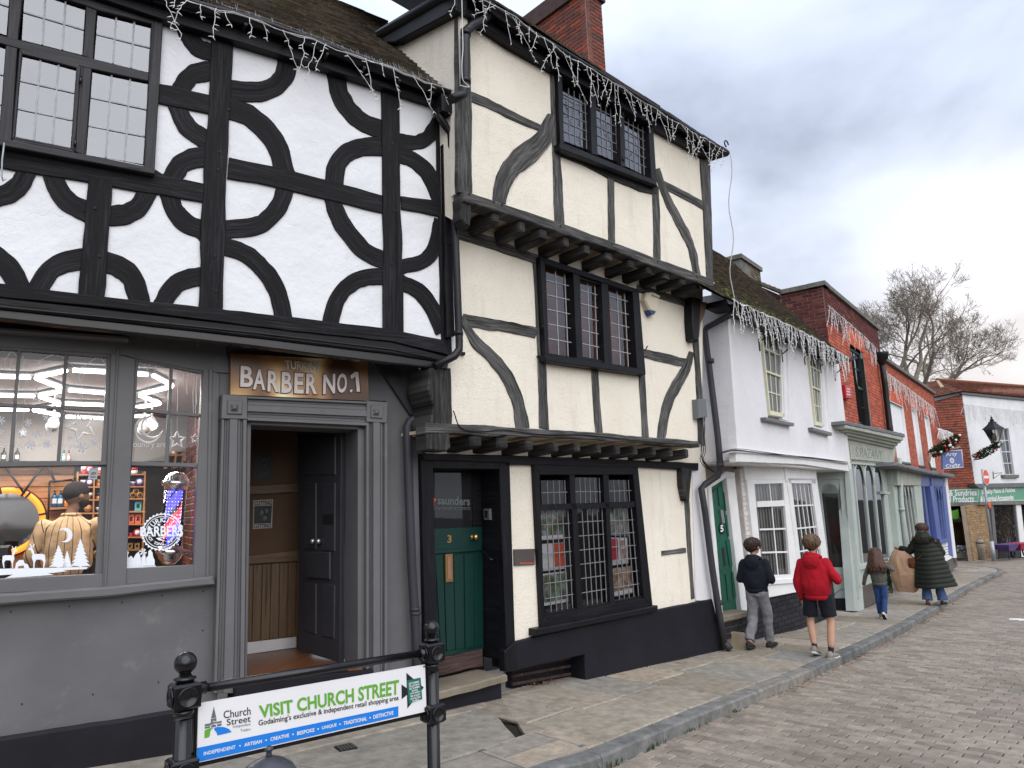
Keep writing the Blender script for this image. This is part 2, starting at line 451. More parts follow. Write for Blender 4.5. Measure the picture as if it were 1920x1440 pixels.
def wood(key,dark,mid,light,rough=.7,fs=1.0,peel=None,spec=.35,bstr=.8):
 n=NM(key,rough,spec);v=n.coord('UV',(3.2*fs,62*fs,1))
 g=n.noise(v,1.0,6,.65,.6);v2=n.coord('UV',(.8,6,1));g2=n.noise(v2,1.4,5,.6,.5)
 k=n.math('ADD',n.math('MULTIPLY',g,.65),n.math('MULTIPLY',g2,.35))
 c=n.ramp(k,[(.37,dark),(.5,mid),(.63,light)])
 cr=n.ramp(n.noise(n.coord('UV',(.9,22,1)),1.1,3,.5,.8),[(.30,(0,0,0,1)),(.36,(1,1,1,1))])
 c=n.mix(cr,gamma(dark,.45),c)
 if peel:
  p=n.ramp(n.noise(n.coord('UV',(5,14,1)),1.6,9,.7),[(.70,(0,0,0,1)),(.76,(1,1,1,1))])
  c=n.mix(n.math('MULTIPLY',p,.6),c,peel)
 n.col(c);n.bump(k,bstr,.007);n.bump(cr,.5,.006);n.bump(n.noise(n.coord(),70,5,.7),.35*bstr,.006)
 M[key]=n.m
wood('black_timber',(.006,.006,.0075,1),(.0085,.0085,.0105,1),(.026,.026,.030,1),.65,1,(.10,.10,.105,1),.16,1.1)
wood('grey_timber',(.024,.023,.024,1),(.072,.070,.069,1),(.19,.183,.175,1),.85,1,None,.15,1.0)
wood('dark_oak',(.012,.0115,.012,1),(.032,.031,.031,1),(.085,.08,.075,1),.8,1,None,.18)
wood('black_frame',(.004,.004,.006,1),(.0065,.0065,.009,1),(.014,.014,.018,1),.45,1,None,.22,.4)
wood('window_frame_grey',(.012,.012,.015,1),(.020,.020,.024,1),(.04,.04,.045,1),.5,1,(.08,.08,.08,1),.3,.5)
wood('warm_wood',(.20,.085,.03,1),(.36,.16,.06,1),(.50,.25,.10,1),.5,.5,None,.4,.3)
wood('plank_wood',(.085,.05,.025,1),(.12,.073,.04,1),(.16,.10,.055,1),.5,.6,None,.4,.3)
wood('laminate',(.11,.04,.018,1),(.16,.062,.026,1),(.22,.09,.04,1),.35,.5,None,.5,.15)
wood('threshold_wood',(.02,.012,.010,1),(.055,.032,.028,1),(.10,.062,.055,1),.7,1,None,.3)
mk_plain('grey_paint',(.120,.120,.126,1),.5,.35,.10,2.2,.10,30,dirt=(.60,(.19,.185,.18,1),.35))
mk_plain('grey_render',(.118,.118,.126,1),.65,.3,.16,1.4,.45,9,dirt=(.58,(.20,.195,.185,1),.4))
mk_plain('grey_paint_dark',(.034,.034,.042,1),.5,.3,.1,3,.12,30,dirt=(.72,(.16,.16,.16,1),.5))
mk_plain('black_plinth',(.008,.008,.012,1),.6,.25,.25,3,.5,14,dirt=(.70,(.20,.19,.18,1),.75))
mk_plain('navy_plinth',(.0085,.0085,.0135,1),.6,.25,.25,2.4,.4,18,dirt=(.735,(.5,.49,.47,1),.85))
mk_plain('black_gloss',(.006,.006,.008,1),.25,.45,.2,8,.12,22,dirt=(.76,(.25,.24,.23,1),.5))
mk_plain('black_plastic',(.007,.007,.010,1),.42,.35,.2,5,.05,40)
mk_plain('iron_hood',(.04,.043,.055,1),.33,.6,.15,9,.1,40)
mk_plain('white_paint',(.74,.74,.74,1),.5,.4,.06,5,.12,30,dirt=(.64,(.42,.40,.37,1),.55))
mk_plain('white_paint_clean',(.78,.78,.79,1),.45,.4,.04,5)
mk_plain('pale_yellow_paint',(.70,.68,.50,1),.5,.4,.06,6)
mk_plain('sage_paint',(.40,.45,.42,1),.55,.4,.08,3,.15,22,dirt=(.645,(.16,.15,.13,1),.6))
mk_plain('sage_paint_worn',(.38,.40,.345,1),.65,.3,.12,3,.35,24,dirt=(.57,(.10,.095,.08,1),.75))
mk_plain('blue_paint',(.082,.122,.33,1),.42,.5,.08,4,.06,30)
mk_plain('blue_dark_paint',(.018,.03,.10,1),.4,.5,.1,4)
mk_plain('green_door_paint',(.004,.085,.05,1),.38,.5,.08,4,.05,30)
mk_plain('bottle_green_paint',(.0022,.030,.025,1),.36,.5,.1,4,.05,30)
mk_plain('brass',(.55,.36,.14,1),.3,.5,.1,20,metal=.9)
mk_plain('copper',(.58,.30,.20,1),.4,.5,.12,20,metal=.8)
mk_plain('steel',(.5,.5,.52,1),.28,.5,.06,20,metal=.9)
mk_plain('mirror_dark',(.34,.34,.35,1),.05,.5,.02,3,metal=1.0)
mk_plain('chrome',(.86,.86,.88,1),.06,.5,.02,3,metal=1.0)
mk_plain('lead_strip',(.20,.20,.215,1),.6,.4,.15,12)
mk_plain('lead_strip_pale',(.36,.37,.40,1),.6,.4,.15,12)
mk_plain('lead_flashing',(.13,.135,.145,1),.6,.4,.2,5,.2,20)
mk_plain('galvanised',(.34,.36,.38,1),.5,.5,.1,6,metal=.5)
mk_plain('sand_step',(.27,.225,.165,1),.9,.2,.2,5,.5,30)
mk_plain('stone_step',(.20,.17,.13,1),.85,.2,.2,5,.5,30,dirt=(.6,(.09,.08,.065,1),.5))
mk_plain('joint_dirt',(.026,.023,.019,1),.95,.1,.35,7,.5,50,dirt=(.62,(.06,.075,.03,1),.5))
mk_plain('mortar',(.33,.29,.26,1),.95,.1,.12,10,.4,60)
mk_plain('mortar_dark',(.15,.12,.11,1),.95,.1,.15,10,.4,60)
mk_plain('stone_coping',(.16,.155,.14,1),.9,.2,.25,5,.5,30,dirt=(.55,(.05,.055,.04,1),.7))
mk_plain('bark',(.27,.235,.19,1),.9,.15,.3,3,.5,20,dirt=(.52,(.34,.33,.27,1),.6))
mk_plain('cable_white',(.74,.74,.74,1),.5,.4,.08,30)
mk_plain('cable_black',(.012,.012,.013,1),.5,.4,.1,20)
mk_plain('sign_white',(.74,.74,.76,1),.4,.4,.03,3)
mk_plain('sign_green',(.115,.36,.035,1),.45,.4,.02,3)
mk_plain('sign_blue',(.012,.19,.66,1),.4,.4,.02,3)
mk_plain('sign_grey',(.13,.145,.15,1),.45,.4,.02,3)
mk_plain('ink_black',(.012,.012,.014,1),.5,.4,.02,3)
mk_plain('sticker_green',(.012,.14,.105,1),.45,.4,.03,3)
mk_plain('decal_white',(.78,.82,.88,1),.6,.3,.02,3)
mk_plain('letter_pale',(.66,.60,.60,1),.4,.4,.03,5)
mk_plain('letter_edge',(.05,.022,.012,1),.5,.3,.03,5)
mk_plain('shop_green',(.12,.30,.205,1),.5,.4,.05,3)
mk_plain('hang_blue',(.10,.145,.33,1),.5,.4,.05,3)
mk_plain('red_sign',(.72,.09,.035,1),.4,.5,.04,3)
mk_plain('red_box',(.42,.012,.02,1),.4,.5,.05,3)
mk_plain('alarm_cream',(.62,.55,.42,1),.45,.4,.06,4)
mk_plain('plaque',(.10,.085,.08,1),.35,.5,.1,4,metal=.3)
mk_plain('curtain',(.50,.50,.48,1),.9,.2,.06,5)
mk_plain('room_dark',(.03,.028,.026,1),.9,.2,.2,3)
mk_plain('ceiling_grey',(.40,.37,.36,1),.9,.2,.04,2)
mk_plain('room_wall_grey',(.36,.34,.33,1),.85,.2,.05,2)
mk_plain('tan_wall',(.085,.048,.027,1),.7,.3,.1,2)
mk_plain('skirting_white',(.62,.61,.62,1),.5,.4,.04,4)
mk_plain('moss',(.10,.13,.025,1),.95,.1,.4,30,.8,80)
mk_plain('leaf_green',(.025,.06,.02,1),.6,.3,.4,30)
mk_plain('red_bauble',(.5,.02,.03,1),.15,.6,.05,5)
mk_plain('white_bauble',(.75,.72,.68,1),.15,.6,.05,5)
mk_plain('paper_bag',(.47,.30,.20,1),.8,.2,.1,5,.3,18)
mk_plain('purple_paint',(.10,.06,.22,1),.45,.5,.08,5)
mk_plain('crimson_paint',(.40,.02,.08,1),.45,.5,.08,5)
mk_plain('rubber',(.012,.012,.012,1),.8,.2,.2,9)
mk_plain('paper',(.75,.75,.78,1),.6,.3,.04,5)
mk_plain('orange_paper',(.62,.10,.05,1),.6,.3,.05,5)
mk_plain('red_paper',(.50,.04,.06,1),.6,.3,.05,5)
def pieces(key,stops,rough=.85,bump=.5,bscale=40,fine=.25,dirt=None,spec=.25,dist=.004):
 n=NM(key,rough,spec);v=n.coord('Object',(1,1,1));r=n.island()
 c=n.ramp(r,stops)
 f=n.noise(v,9,7,.65)
 c=n.mix(fine,c,n.ramp(f,[(.3,(.25,.25,.25,1)),(.7,(1,1,1,1))]),'OVERLAY')
 if dirt:
  d=n.ramp(n.noise(v,dirt[3] if len(dirt)>3 else 1.3,8,.65),[(dirt[0],(0,0,0,1)),(dirt[0]+.15,(1,1,1,1))])
  c=n.mix(n.math('MULTIPLY',d,dirt[2]),c,dirt[1])
 n.col(c);n.bump(n.noise(v,bscale,5,.6),bump,dist)
 M[key]=n.m
pieces('flagstone',[(0,(.180,.157,.124,1)),(.3,(.275,.238,.187,1)),(.55,(.220,.205,.178,1)),(.8,(.33,.275,.21,1)),(1,(.190,.190,.178,1))],.8,.6,26,.45,(.54,(.13,.12,.10,1),.38,1.9),.3,.005)
pieces('kerb_granite',[(0,(.115,.117,.115,1)),(.6,(.150,.150,.146,1)),(1,(.20,.185,.16,1))],.85,.8,60,.5,(.52,(.06,.06,.056,1),.6,2.2),.15)
pieces('paving_block',[(0,(.168,.140,.115,1)),(.4,(.218,.184,.152,1)),(.75,(.262,.222,.184,1)),(1,(.208,.184,.145,1))],.8,.7,120,.4,(.52,(.13,.122,.092,1),.6,.55),.35,.003)
pieces('red_brick',[(0,(.29,.070,.045,1)),(.4,(.38,.092,.055,1)),(.75,(.47,.130,.072,1)),(1,(.27,.07,.048,1))],.85,.5,60,.35,(.6,(.12,.04,.03,1),.4,1.5))
pieces('bright_brick',[(0,(.46,.085,.035,1)),(1,(.58,.12,.05,1))],.85,.5,60,.3)
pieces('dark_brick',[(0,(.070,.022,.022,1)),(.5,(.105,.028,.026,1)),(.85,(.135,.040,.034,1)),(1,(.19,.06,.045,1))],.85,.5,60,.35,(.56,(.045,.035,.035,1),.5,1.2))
pieces('chimney_brick',[(0,(.10,.045,.035,1)),(.35,(.19,.055,.040,1)),(.6,(.13,.055,.045,1)),(.85,(.30,.07,.035,1)),(1,(.055,.045,.045,1))],.85,.5,60,.35)
pieces('black_brick',[(0,(.010,.010,.013,1)),(1,(.02,.02,.025,1))],.6,.8,30,.3,(.66,(.16,.15,.14,1),.6,3))
pieces('white_brick',[(0,(.52,.49,.47,1)),(1,(.60,.57,.55,1))],.8,.6,30,.3,(.6,(.36,.27,.23,1),.6,2))
pieces('old_roof_tile',[(0,(.075,.062,.048,1)),(.5,(.125,.104,.080,1)),(.8,(.165,.138,.106,1)),(1,(.110,.102,.090,1))],.9,.9,50,.5,(.54,(.115,.125,.050,1),.7,2.2),.15,.012)
pieces('red_roof_tile',[(0,(.13,.050,.032,1)),(.5,(.20,.075,.045,1)),(1,(.11,.06,.045,1))],.85,.6,50,.4,(.55,(.09,.06,.045,1),.5,1.2))
pieces('hung_tile',[(0,(.20,.060,.040,1)),(.5,(.27,.078,.048,1)),(.8,(.17,.062,.045,1)),(1,(.10,.052,.042,1))],.85,.5,50,.35)
pieces('rubble_stone',[(0,(.24,.155,.085,1)),(.5,(.33,.22,.12,1)),(1,(.20,.15,.10,1))],.9,.7,30,.4)
pieces('dead_leaf',[(0,(.16,.075,.035,1)),(.4,(.30,.17,.08,1)),(.7,(.11,.06,.035,1)),(1,(.42,.27,.15,1))],.8,.2,30,.3)
def emis(key,c,s):
 m=bpy.data.materials.new(key);m.use_nodes=True;b=m.node_tree.nodes['Principled BSDF']
 b.inputs['Base Color'].default_value=c;b.inputs['Emission Color'].default_value=c;b.inputs['Emission Strength'].default_value=s;M[key]=m
emis('led_white',(1,.97,.93,1),4.5)
emis('led_orange',(1,.27,.02,1),.75)
emis('led_blue',(.06,.05,1,1),1.6)
emis('led_red',(1,.03,.06,1),1.4)
emis('led_dot',(.75,.8,1,1),1.6)
emis('lamp_warm',(1,.85,.55,1),5.0)
def glass(key,tint=(1,1,1,1),base_refl=.10,rough=.02,wavy=.0,alpha_col=None,gain=1.0):
 m=bpy.data.materials.new(key);m.use_nodes=True;t=m.node_tree;t.nodes.clear()
 o=t.nodes.new('ShaderNodeOutputMaterial');mx=t.nodes.new('ShaderNodeMixShader')
 tr=t.nodes.new('ShaderNodeBsdfTransparent');tr.inputs[0].default_value=tint
 gl=t.nodes.new('ShaderNodeBsdfGlossy');gl.inputs['Roughness'].default_value=rough;gl.inputs['Color'].default_value=(.92,.94,1,1)
 fr=t.nodes.new('ShaderNodeFresnel');fr.inputs[0].default_value=1.5
 ml=t.nodes.new('ShaderNodeMath');ml.operation='MULTIPLY_ADD';ml.inputs[1].default_value=gain;ml.inputs[2].default_value=base_refl
 t.links.new(fr.outputs[0],ml.inputs[0]);t.links.new(ml.outputs[0],mx.inputs[0])
 t.links.new(tr.outputs[0],mx.inputs[1]);t.links.new(gl.outputs[0],mx.inputs[2]);t.links.new(mx.outputs[0],o.inputs[0])
 if wavy:
  tcn=t.nodes.new('ShaderNodeTexCoord');ns=t.nodes.new('ShaderNodeTexNoise');ns.inputs['Scale'].default_value=3.0;ns.inputs['Detail'].default_value=2
  bp=t.nodes.new('ShaderNodeBump');bp.inputs['Strength'].default_value=wavy;bp.inputs['Distance'].default_value=.02
  t.links.new(tcn.outputs['Object'],ns.inputs['Vector']);t.links.new(ns.outputs['Fac'],bp.inputs['Height']);t.links.new(bp.outputs[0],gl.inputs['Normal'])
 M[key]=m
glass('shop_glass',(.98,.98,.98,1),.0,.01)
glass('old_glass',(.45,.46,.48,1),.13,.02,.12)
glass('clear_old_glass',(.85,.85,.85,1),.06,.02,.08)
glass('mid_glass',(.45,.45,.45,1),.14,.02,.08)
glass('dark_glass',(.9,.9,.9,1),.02,.02,.05)
glass('lamp_glass',(.9,.88,.84,1),.1,.1)
# ground: road, pavement, kerb
KP=[(980,1452),(1100,1425),(1330,1330),(1530,1250),(1700,1170),(1800,1110),(1850,1083),(1881,1068)]
kp=[ghit(x,y) for x,y in KP]
d0=(kp[1]-kp[0]);d0.z=0;d0.normalize()
pre=[kp[0]+Vector((a,b,0)) for a,b in((2.6,-8.5),(.9,-5.5),(-.15,-2.6),(-.42,-1.1))]
kerb_pts=[(p.x,p.y) for p in pre]+[(p.x,p.y) for p in kp]
e_=kp[-1]-kp[-2]
kerb_pts+=[(kp[-1].x+e_.x*.5-.9,kp[-1].y+e_.y*.5+.6),(kp[-1].x+e_.x*.7-2.4,kp[-1].y+e_.y*.7+2.2)]
KC=catmull(kerb_pts,12)
KS=[0.0]
for a,b in zip(KC,KC[1:]):KS.append(KS[-1]+math.hypot(b[0]-a[0],b[1]-a[1]))
KL=KS[-1]
def kerb_at(s):
 s=min(max(s,0),KL-1e-4)
 lo,hi=0,len(KS)-1
 while hi-lo>1:
  m=(lo+hi)//2
  if KS[m]<=s:lo=m
  else:hi=m
 t=(s-KS[lo])/(KS[lo+1]-KS[lo]);a,b=KC[lo],KC[lo+1]
 dx,dy=b[0]-a[0],b[1]-a[1];l=math.hypot(dx,dy)
 return(a[0]+dx*t,a[1]+dy*t),(dx/l,dy/l)
def st(s,t):
 p,d=kerb_at(s);return(p[0]-d[1]*t,p[1]+d[0]*t)
ROAD_DROP=0.105
road=MB();nx,ny=60,60
def gx(i,a,b,n):
 q=i/n*2-1;return(a+b)/2+(b-a)/2*(abs(q)**2.6)*(1 if q>0 else-1)
for i in range(nx+1):
 for j in range(ny+1):
  x=gx(i,-600,620,nx);y=gx(j,-600,640,ny);road.vert((x,y,zg(x,y)-ROAD_DROP-.022))
for i in range(nx):
 for j in range(ny):a=i*(ny+1)+j;road.face((a,a+ny+1,a+ny+2,a+1))
ROAD=road.obj('road',M['joint_dirt'],None,kind='structure')
kd=(kp[2]-kp[0]);kd.z=0;kd.normalize();KN=Vector((kd.y,-kd.x,0));K0=kp[1].copy()
BL,BW,GAP=.238,.110,.009
def block_mesh(mb,c,hl,hw,tilt=(0,0)):
 ax,ay=KN*hl,kd*hw;b=.006;up=Vector((0,0,1))
 def P(i,j,z,k=1.0):return c+ax*i*k+ay*j*k+up*(z+tilt[0]*i+tilt[1]*j)
 i0=len(mb.v);ki=1-b/hl;kj=1-b/hw
 for(i,j) in((-1,-1),(1,-1),(1,1),(-1,1)):
  mb.vert(c+ax*i*ki+ay*j*kj+up*(tilt[0]*i+tilt[1]*j))
 for(i,j) in((-1,-1),(1,-1),(1,1),(-1,1)):mb.vert(c+ax*i+ay*j+up*(-.006+tilt[0]*i+tilt[1]*j))
 for(i,j) in((-1,-1),(1,-1),(1,1),(-1,1)):mb.vert(c+ax*i+ay*j+up*(-.05))
 fs=[(0,1,2,3)]
 for k in range(4):
  k2=(k+1)%4;fs+=[(k2,k,4+k,4+k2),(4+k2,4+k,8+k,8+k2)]
 for f in fs:mb.face([i0+q for q in f])
cells=[]
far=MB()
def kerb_clear(x,y):
 best=1e9;bs=0
 for a,b in zip(KC[::6],KC[6::6]):
  dx,dy=b[0]-a[0],b[1]-a[1];l2=dx*dx+dy*dy;t=max(0,min(1,((x-a[0])*dx+(y-a[1])*dy)/l2))
  px_,py_=a[0]+dx*t,a[1]+dy*t;d=math.hypot(x-px_,y-py_)
  if d<best:best=d;sg=(x-px_)*dy-(y-py_)*dx
 return best if sg>0 else-best
def in_view(x,y,z,m=700):
 v=Vector((x,y,z-CAMZ));c=(v.x*XC[0]+v.y*YC[0]+v.z*UPC[0],v.x*XC[1]+v.y*YC[1]+v.z*UPC[1],v.x*XC[2]+v.y*YC[2]+v.z*UPC[2])
 if c[2]<.3:return None
 px,py=CX+F*c[0]/c[2],CY+F*c[1]/c[2]
 return(px,py,c[2]) if-m<px<1920+m and-m<py<1440+m else None
rows=range(-30,460)
for r in rows:
 for q in range(-50,50):
  c=K0+kd*(r*BW)+KN*(q*BL+(BL/2 if r%2 else 0)+.012*math.sin(r*.7))
  z=zg(c.x,c.y)-ROAD_DROP;v=in_view(c.x,c.y,z)
  if not v:continue
  if kerb_clear(c.x,c.y)<-.07 or c.y>34:continue
  wob=.012*mnoise.noise(Vector((c.x*.8,c.y*.8,0)))
  cells.append((v[2],Vector((c.x,c.y,z+wob+rnd.uniform(-.0025,.0025))),r,q))
cells.sort(key=lambda a:a[0])
near_mesh=[]
for k in range(10):
 m=MB();block_mesh(m,Vector((0,0,0)),(BL-GAP)/2*rnd.uniform(.97,1.0),(BW-GAP)/2*rnd.uniform(.96,1.0),(rnd.uniform(-.002,.002),rnd.uniform(-.002,.002)))
 me=bpy.data.meshes.new('paving_block');me.from_pydata([tuple(p) for p in m.v],[],m.f);me.materials.append(M['paving_block']);near_mesh.append(me)
for i,(dp,c,r,q) in enumerate(cells):
 if i<300:
  o=bpy.data.objects.new('paving_block',near_mesh[rnd.randrange(10)]);COL.objects.link(o);o.parent=ROAD;o.location=c
  o.rotation_euler=(0,0,rnd.gauss(0,.012))
 else:block_mesh(far,c,(BL-GAP)/2,(BW-GAP)/2,(rnd.uniform(-.002,.002),rnd.uniform(-.002,.002)))
far.obj('paving_block_field',M['paving_block'],ROAD,kind='stuff')
bed=MB();ns=90;tb=[0.0,.3,1.2,2.4,4.5]
for i in range(ns+1):
 s=KL*i/ns
 for t in tb:
  x,y=st(s,t+.02);bed.vert((x,y,zg(x,y)-.028))
for i in range(ns):
 for j in range(len(tb)-1):a=i*len(tb)+j;bed.face((a,a+len(tb),a+len(tb)+1,a+1))
PAVE=bed.obj('pavement',M['joint_dirt'],None,kind='structure')
def plate(name,corners,top,thick,mat,par,bev=.008,tilt=.0,seg=0.25,wob=.0):
 m=MB();c=[Vector((x,y,0)) for x,y in corners];cen=sum(c,Vector())/4
 pts=[]
 for i in range(4):
  a,b=c[i],c[(i+1)%4];k=max(1,int((b-a).length/seg))
  for j in range(k):
   p=a+(b-a)*j/k
   if wob and j:p=p+Vector((mnoise.noise(p*3.0+Vector((0,0,3)))*wob,mnoise.noise(p*3.0+Vector((7,0,3)))*wob,0))
   pts.append(p)
 tx,ty=rnd.uniform(-tilt,tilt),rnd.uniform(-tilt,tilt)
 def Z(p):return top(p.x,p.y)+tx*(p.x-cen.x)+ty*(p.y-cen.y)
 n=len(pts)
 for p in pts:
  q=p+(cen-p).normalized()*bev*1.3;m.vert((q.x,q.y,Z(q)),(q.x,q.y))
 for p in pts:m.vert((p.x,p.y,Z(p)-bev),(p.x,p.y))
 for p in pts:m.vert((p.x,p.y,Z(p)-thick),(p.x,p.y))
 m.face(range(n))
 for r_ in range(2):
  for i in range(n):m.face((r_*n+(i+1)%n,r_*n+i,(r_+1)*n+i,(r_+1)*n+(i+1)%n))
 return m.obj(name,mat,par)
s=6.0;KW=.15
while s<KL-1.0:
 ds=rnd.uniform(.55,.95);ds=min(ds,KL-s)
 t0=KW+.006;t1=4.3 if s<11.5 else(2.3 if s<24 else 2.8)
 cuts=[t0]
 while cuts[-1]<t1:cuts.append(cuts[-1]+rnd.uniform(.55,1.15))
 for a,b in zip(cuts,cuts[1:]):
  sa,sb=s+.009,s+ds-.009
  cs=[st(sa,a+.011),st(sb,a+.011),st(sb,b-.011),st(sa,b-.011)]
  plate('flagstone',cs,lambda x,y:zg(x,y)+rnd.uniform(0,.0),.03,M['flagstone'],PAVE,.012,.012,.2,.014)
 s+=ds
s=6.0
kerb_root=None
while s<KL-.05:
 ds=min(rnd.uniform(.75,1.15),KL-s)
 m=MB();k=4;prof=[(-.012,-.16),(-.008,-.018),(.006,-.003),(.02,0.0),(KW-.006,.002),(KW,-.006),(KW,-.16)]
 lift=rnd.uniform(-.004,.004)
 for i in range(k+1):
  q=s+.004+(ds-.008)*i/k
  for t,z in prof:
   x,y=st(q,t);
   if i in(0,k) and z>-.1:z-=.003
   m.vert((x,y,zg(x,y)+z+lift+.004*mnoise.noise(Vector((q*4,t*20,0)))))
 n_=len(prof)
 for i in range(k):
  for j in range(n_-1):m.face((i*n_+j,(i+1)*n_+j,(i+1)*n_+j+1,i*n_+j+1))
 m.face(range(n_));m.face([k*n_+j for j in range(n_)][::-1])
 o=m.obj('kerb_stone',M['kerb_granite'],PAVE);fix_normals(o)
 s+=ds
lv=MB()
def leaf(c,sz):
 a=rnd.uniform(0,6.28);d=Vector((math.cos(a),math.sin(a),rnd.uniform(-.2,.3)));e=Vector((-math.sin(a),math.cos(a),rnd.uniform(-.3,.3)))
 cu=rnd.uniform(.1,.5)*sz
 p=[c-d*sz,c-d*sz*.3+e*sz*.5+Vector((0,0,cu)),c+d*sz*.5+e*sz*.4+Vector((0,0,cu*.7)),c+d*sz,c+d*sz*.4-e*sz*.45+Vector((0,0,cu)),c-d*sz*.4-e*sz*.4+Vector((0,0,cu*.6))]
 i=len(lv.v)
 for q in p:lv.vert(q)
 lv.face((i,i+1,i+2,i+3));lv.face((i,i+3,i+4,i+5))
s=9.5
while s<KL-.5:
 dens=mnoise.noise(Vector((s*.7,0,4)))
 for _ in range(max(0,int(3+dens*6))) if s>13 else range(max(0,int(1+dens*4))):
  t=-.02-abs(rnd.gauss(0,.05));x,y=st(s+rnd.uniform(0,.1),t);leaf(Vector((x,y,zg(x,y)-ROAD_DROP+.012)),rnd.uniform(.008,.022))
 s+=.1
for _ in range(60):
 x,y=st(rnd.uniform(9,26),rnd.uniform(.2,1.6));leaf(Vector((x,y,zg(x,y)+.008)),rnd.uniform(.006,.014))
for _ in range(110):
 c=ghit(rnd.gauss(995,24),1280+rnd.gauss(0,5));leaf(c+Vector((0,0,.012)),rnd.uniform(.008,.022))
for _ in range(26):
 c=ghit(rnd.uniform(940,975),rnd.uniform(1263,1278));leaf(c+Vector((0,0,.03)),rnd.uniform(.015,.03))
o=lv.obj('fallen_leaves',M['dead_leaf'],None,kind='stuff');o['label']='dry brown fallen leaves gathered along the kerb and wall foot'
ws=MB()
for s0,nn in((10.1,16),(10.75,14),(11.4,10),(12.2,6)):
 for _ in range(nn):
  x,y=st(s0+rnd.gauss(0,.10),-.016-rnd.random()*.02);b=Vector((x,y,zg(x,y)-ROAD_DROP));h=rnd.uniform(.02,.06);a=rnd.uniform(0,6.28)
  d=Vector((math.cos(a),math.sin(a),0))*.004;tp=b+Vector((rnd.gauss(0,.015),rnd.gauss(0,.015),h));i=len(ws.v)
  ws.vert(b-d);ws.vert(b+d);ws.vert((b+tp)/2+d*1.6);ws.vert(tp);ws.vert((b+tp)/2-d*1.6)
  ws.face((i,i+1,i+2,i+3,i+4))
o=ws.obj('weeds',M['leaf_green'],None,kind='stuff');o['label']='small green weeds growing in the gutter against the kerb'
# building one: black and white timbered house over the barber's
U1=G1.off(.38)
B1=thing('timbered_house','black and white timber-framed house with ring-shaped braces above a dark grey barber shop','building',tuple(G1.P(0,0)))
def panes(par,pl,quad,nx_,ny_,o,bar,barmat,gmat,wob=.7,single=True):
 tl,tr,br,bl=[pl.uv(x,y,o) for x,y in quad]
 def Q(s,t):
  return((tl[0]*(1-s)+tr[0]*s)*(1-t)+(bl[0]*(1-s)+br[0]*s)*t,(tl[1]*(1-s)+tr[1]*s)*(1-t)+(bl[1]*(1-s)+br[1]*s)*t)
 for i in range(nx_):
  for j in range(ny_):
   c=[Q(i/nx_,j/ny_),Q((i+1)/nx_,j/ny_),Q((i+1)/nx_,(j+1)/ny_),Q(i/nx_,(j+1)/ny_)]
   a,b=rnd.gauss(0,wob*.010),rnd.gauss(0,wob*.010);cu=sum(p[0] for p in c)/4;cz=sum(p[1] for p in c)/4
   m=MB();ids=[m.vert(pl.P(p[0],p[1],o+(p[0]-cu)*a+(p[1]-cz)*b)) for p in c];m.face(ids[::-1]);m.obj('pane',gmat,par)
 mbs=[]
 for i in range(1,nx_):
  a,b=Q(i/nx_,0),Q(i/nx_,1);m=MB()
  m.prism(pl,[(a[0]-bar/2,a[1]),(a[0]+bar/2,a[1]),(b[0]+bar/2,b[1]),(b[0]-bar/2,b[1])],o-.006,o+.007,.002);mbs.append(m)
 for j in range(1,ny_):
  a,b=Q(0,j/ny_),Q(1,j/ny_);m=MB()
  m.prism(pl,[(a[0],a[1]+bar/2),(b[0],b[1]+bar/2),(b[0],b[1]-bar/2),(a[0],a[1]-bar/2)],o-.007,o+.0085,.002);mbs.append(m)
 for m in mbs:m.obj('glazing_bar',barmat,par)
def rectframe(par,name,pl,outer,inner,o0,o1,mat,bev=.005):
 O=outer;I=inner
 for q in([O[0],O[1],I[1],I[0]],[I[3],I[2],O[2],O[3]],[O[0],I[0],I[3],O[3]],[I[1],O[1],O[2],I[2]]):
  slab(par,name,pl,q,o0,o1,mat,bev,grain='v' if abs(q[0][0]-q[1][0])<abs(q[1][1]-q[2][1]) else 'u')
def room(par,pl,quad,o_front,depth,mat,name='room_recess'):
 q=[pl.uv(x,y,o_front) for x,y in quad];m=MB()
 f=[pl.P(u,z,o_front) for u,z in q];b=[pl.P(u,z,o_front-depth) for u,z in q]
 for i in range(4):j=(i+1)%4;m.quad(f[i],f[j],b[j],b[i])
 m.quad(*b);return m.obj(name,mat,par)
wallh(B1,'wall',U1,[(-240,-170),(300,20),(560,96),(852,200),(852,660),(735,632),(480,600),(0,545),(-240,515)],[[(-170,-140),(300,40),(286,314),(-170,220)]],0.0,M['limewash'])
T=M['black_timber']
def P1(name,pts,o1=.030,grain='v',rough=.012):slab(B1,name,U1,pts,-.02,o1*.62 if o1<.05 else o1,T,.004,rough,grain)
P1('timber_post',[(396,66),(438,80),(432,200),(425,330),(421,455),(418,588),(372,582),(377,440),(384,300),(391,180)],.042)
P1('timber_post',[(715,160),(751,172),(751,300),(753,420),(757,640),(718,634),(719,500),(719,380),(716,260)],.042)
P1('timber_post',[(167,330),(211,338),(207,400),(201,480),(195,562),(147,556),(154,470),(160,395)],.040)
P1('corner_post',[(817,205),(836,210),(843,430),(848,662),(829,660),(823,420)],.034)
P1('timber_rail',[(299,156),(322,160),(396,178),(393,213),(330,200),(298,193)],.034,'u')
P1('timber_rail',[(-200,218),(0,262),(290,316),(312,330),(383,344),(380,378),(340,372),(296,364),(210,349),(166,341),(75,327),(0,314),(-200,276)],.036,'u',.014)
P1('timber_rail',[(430,295),(480,306),(550,321),(645,346),(717,366),(717,399),(610,373),(560,361),(480,342),(427,334)],.036,'u')
P1('timber_rail',[(752,367),(790,372),(826,377),(826,406),(790,398),(753,392)],.032,'u')
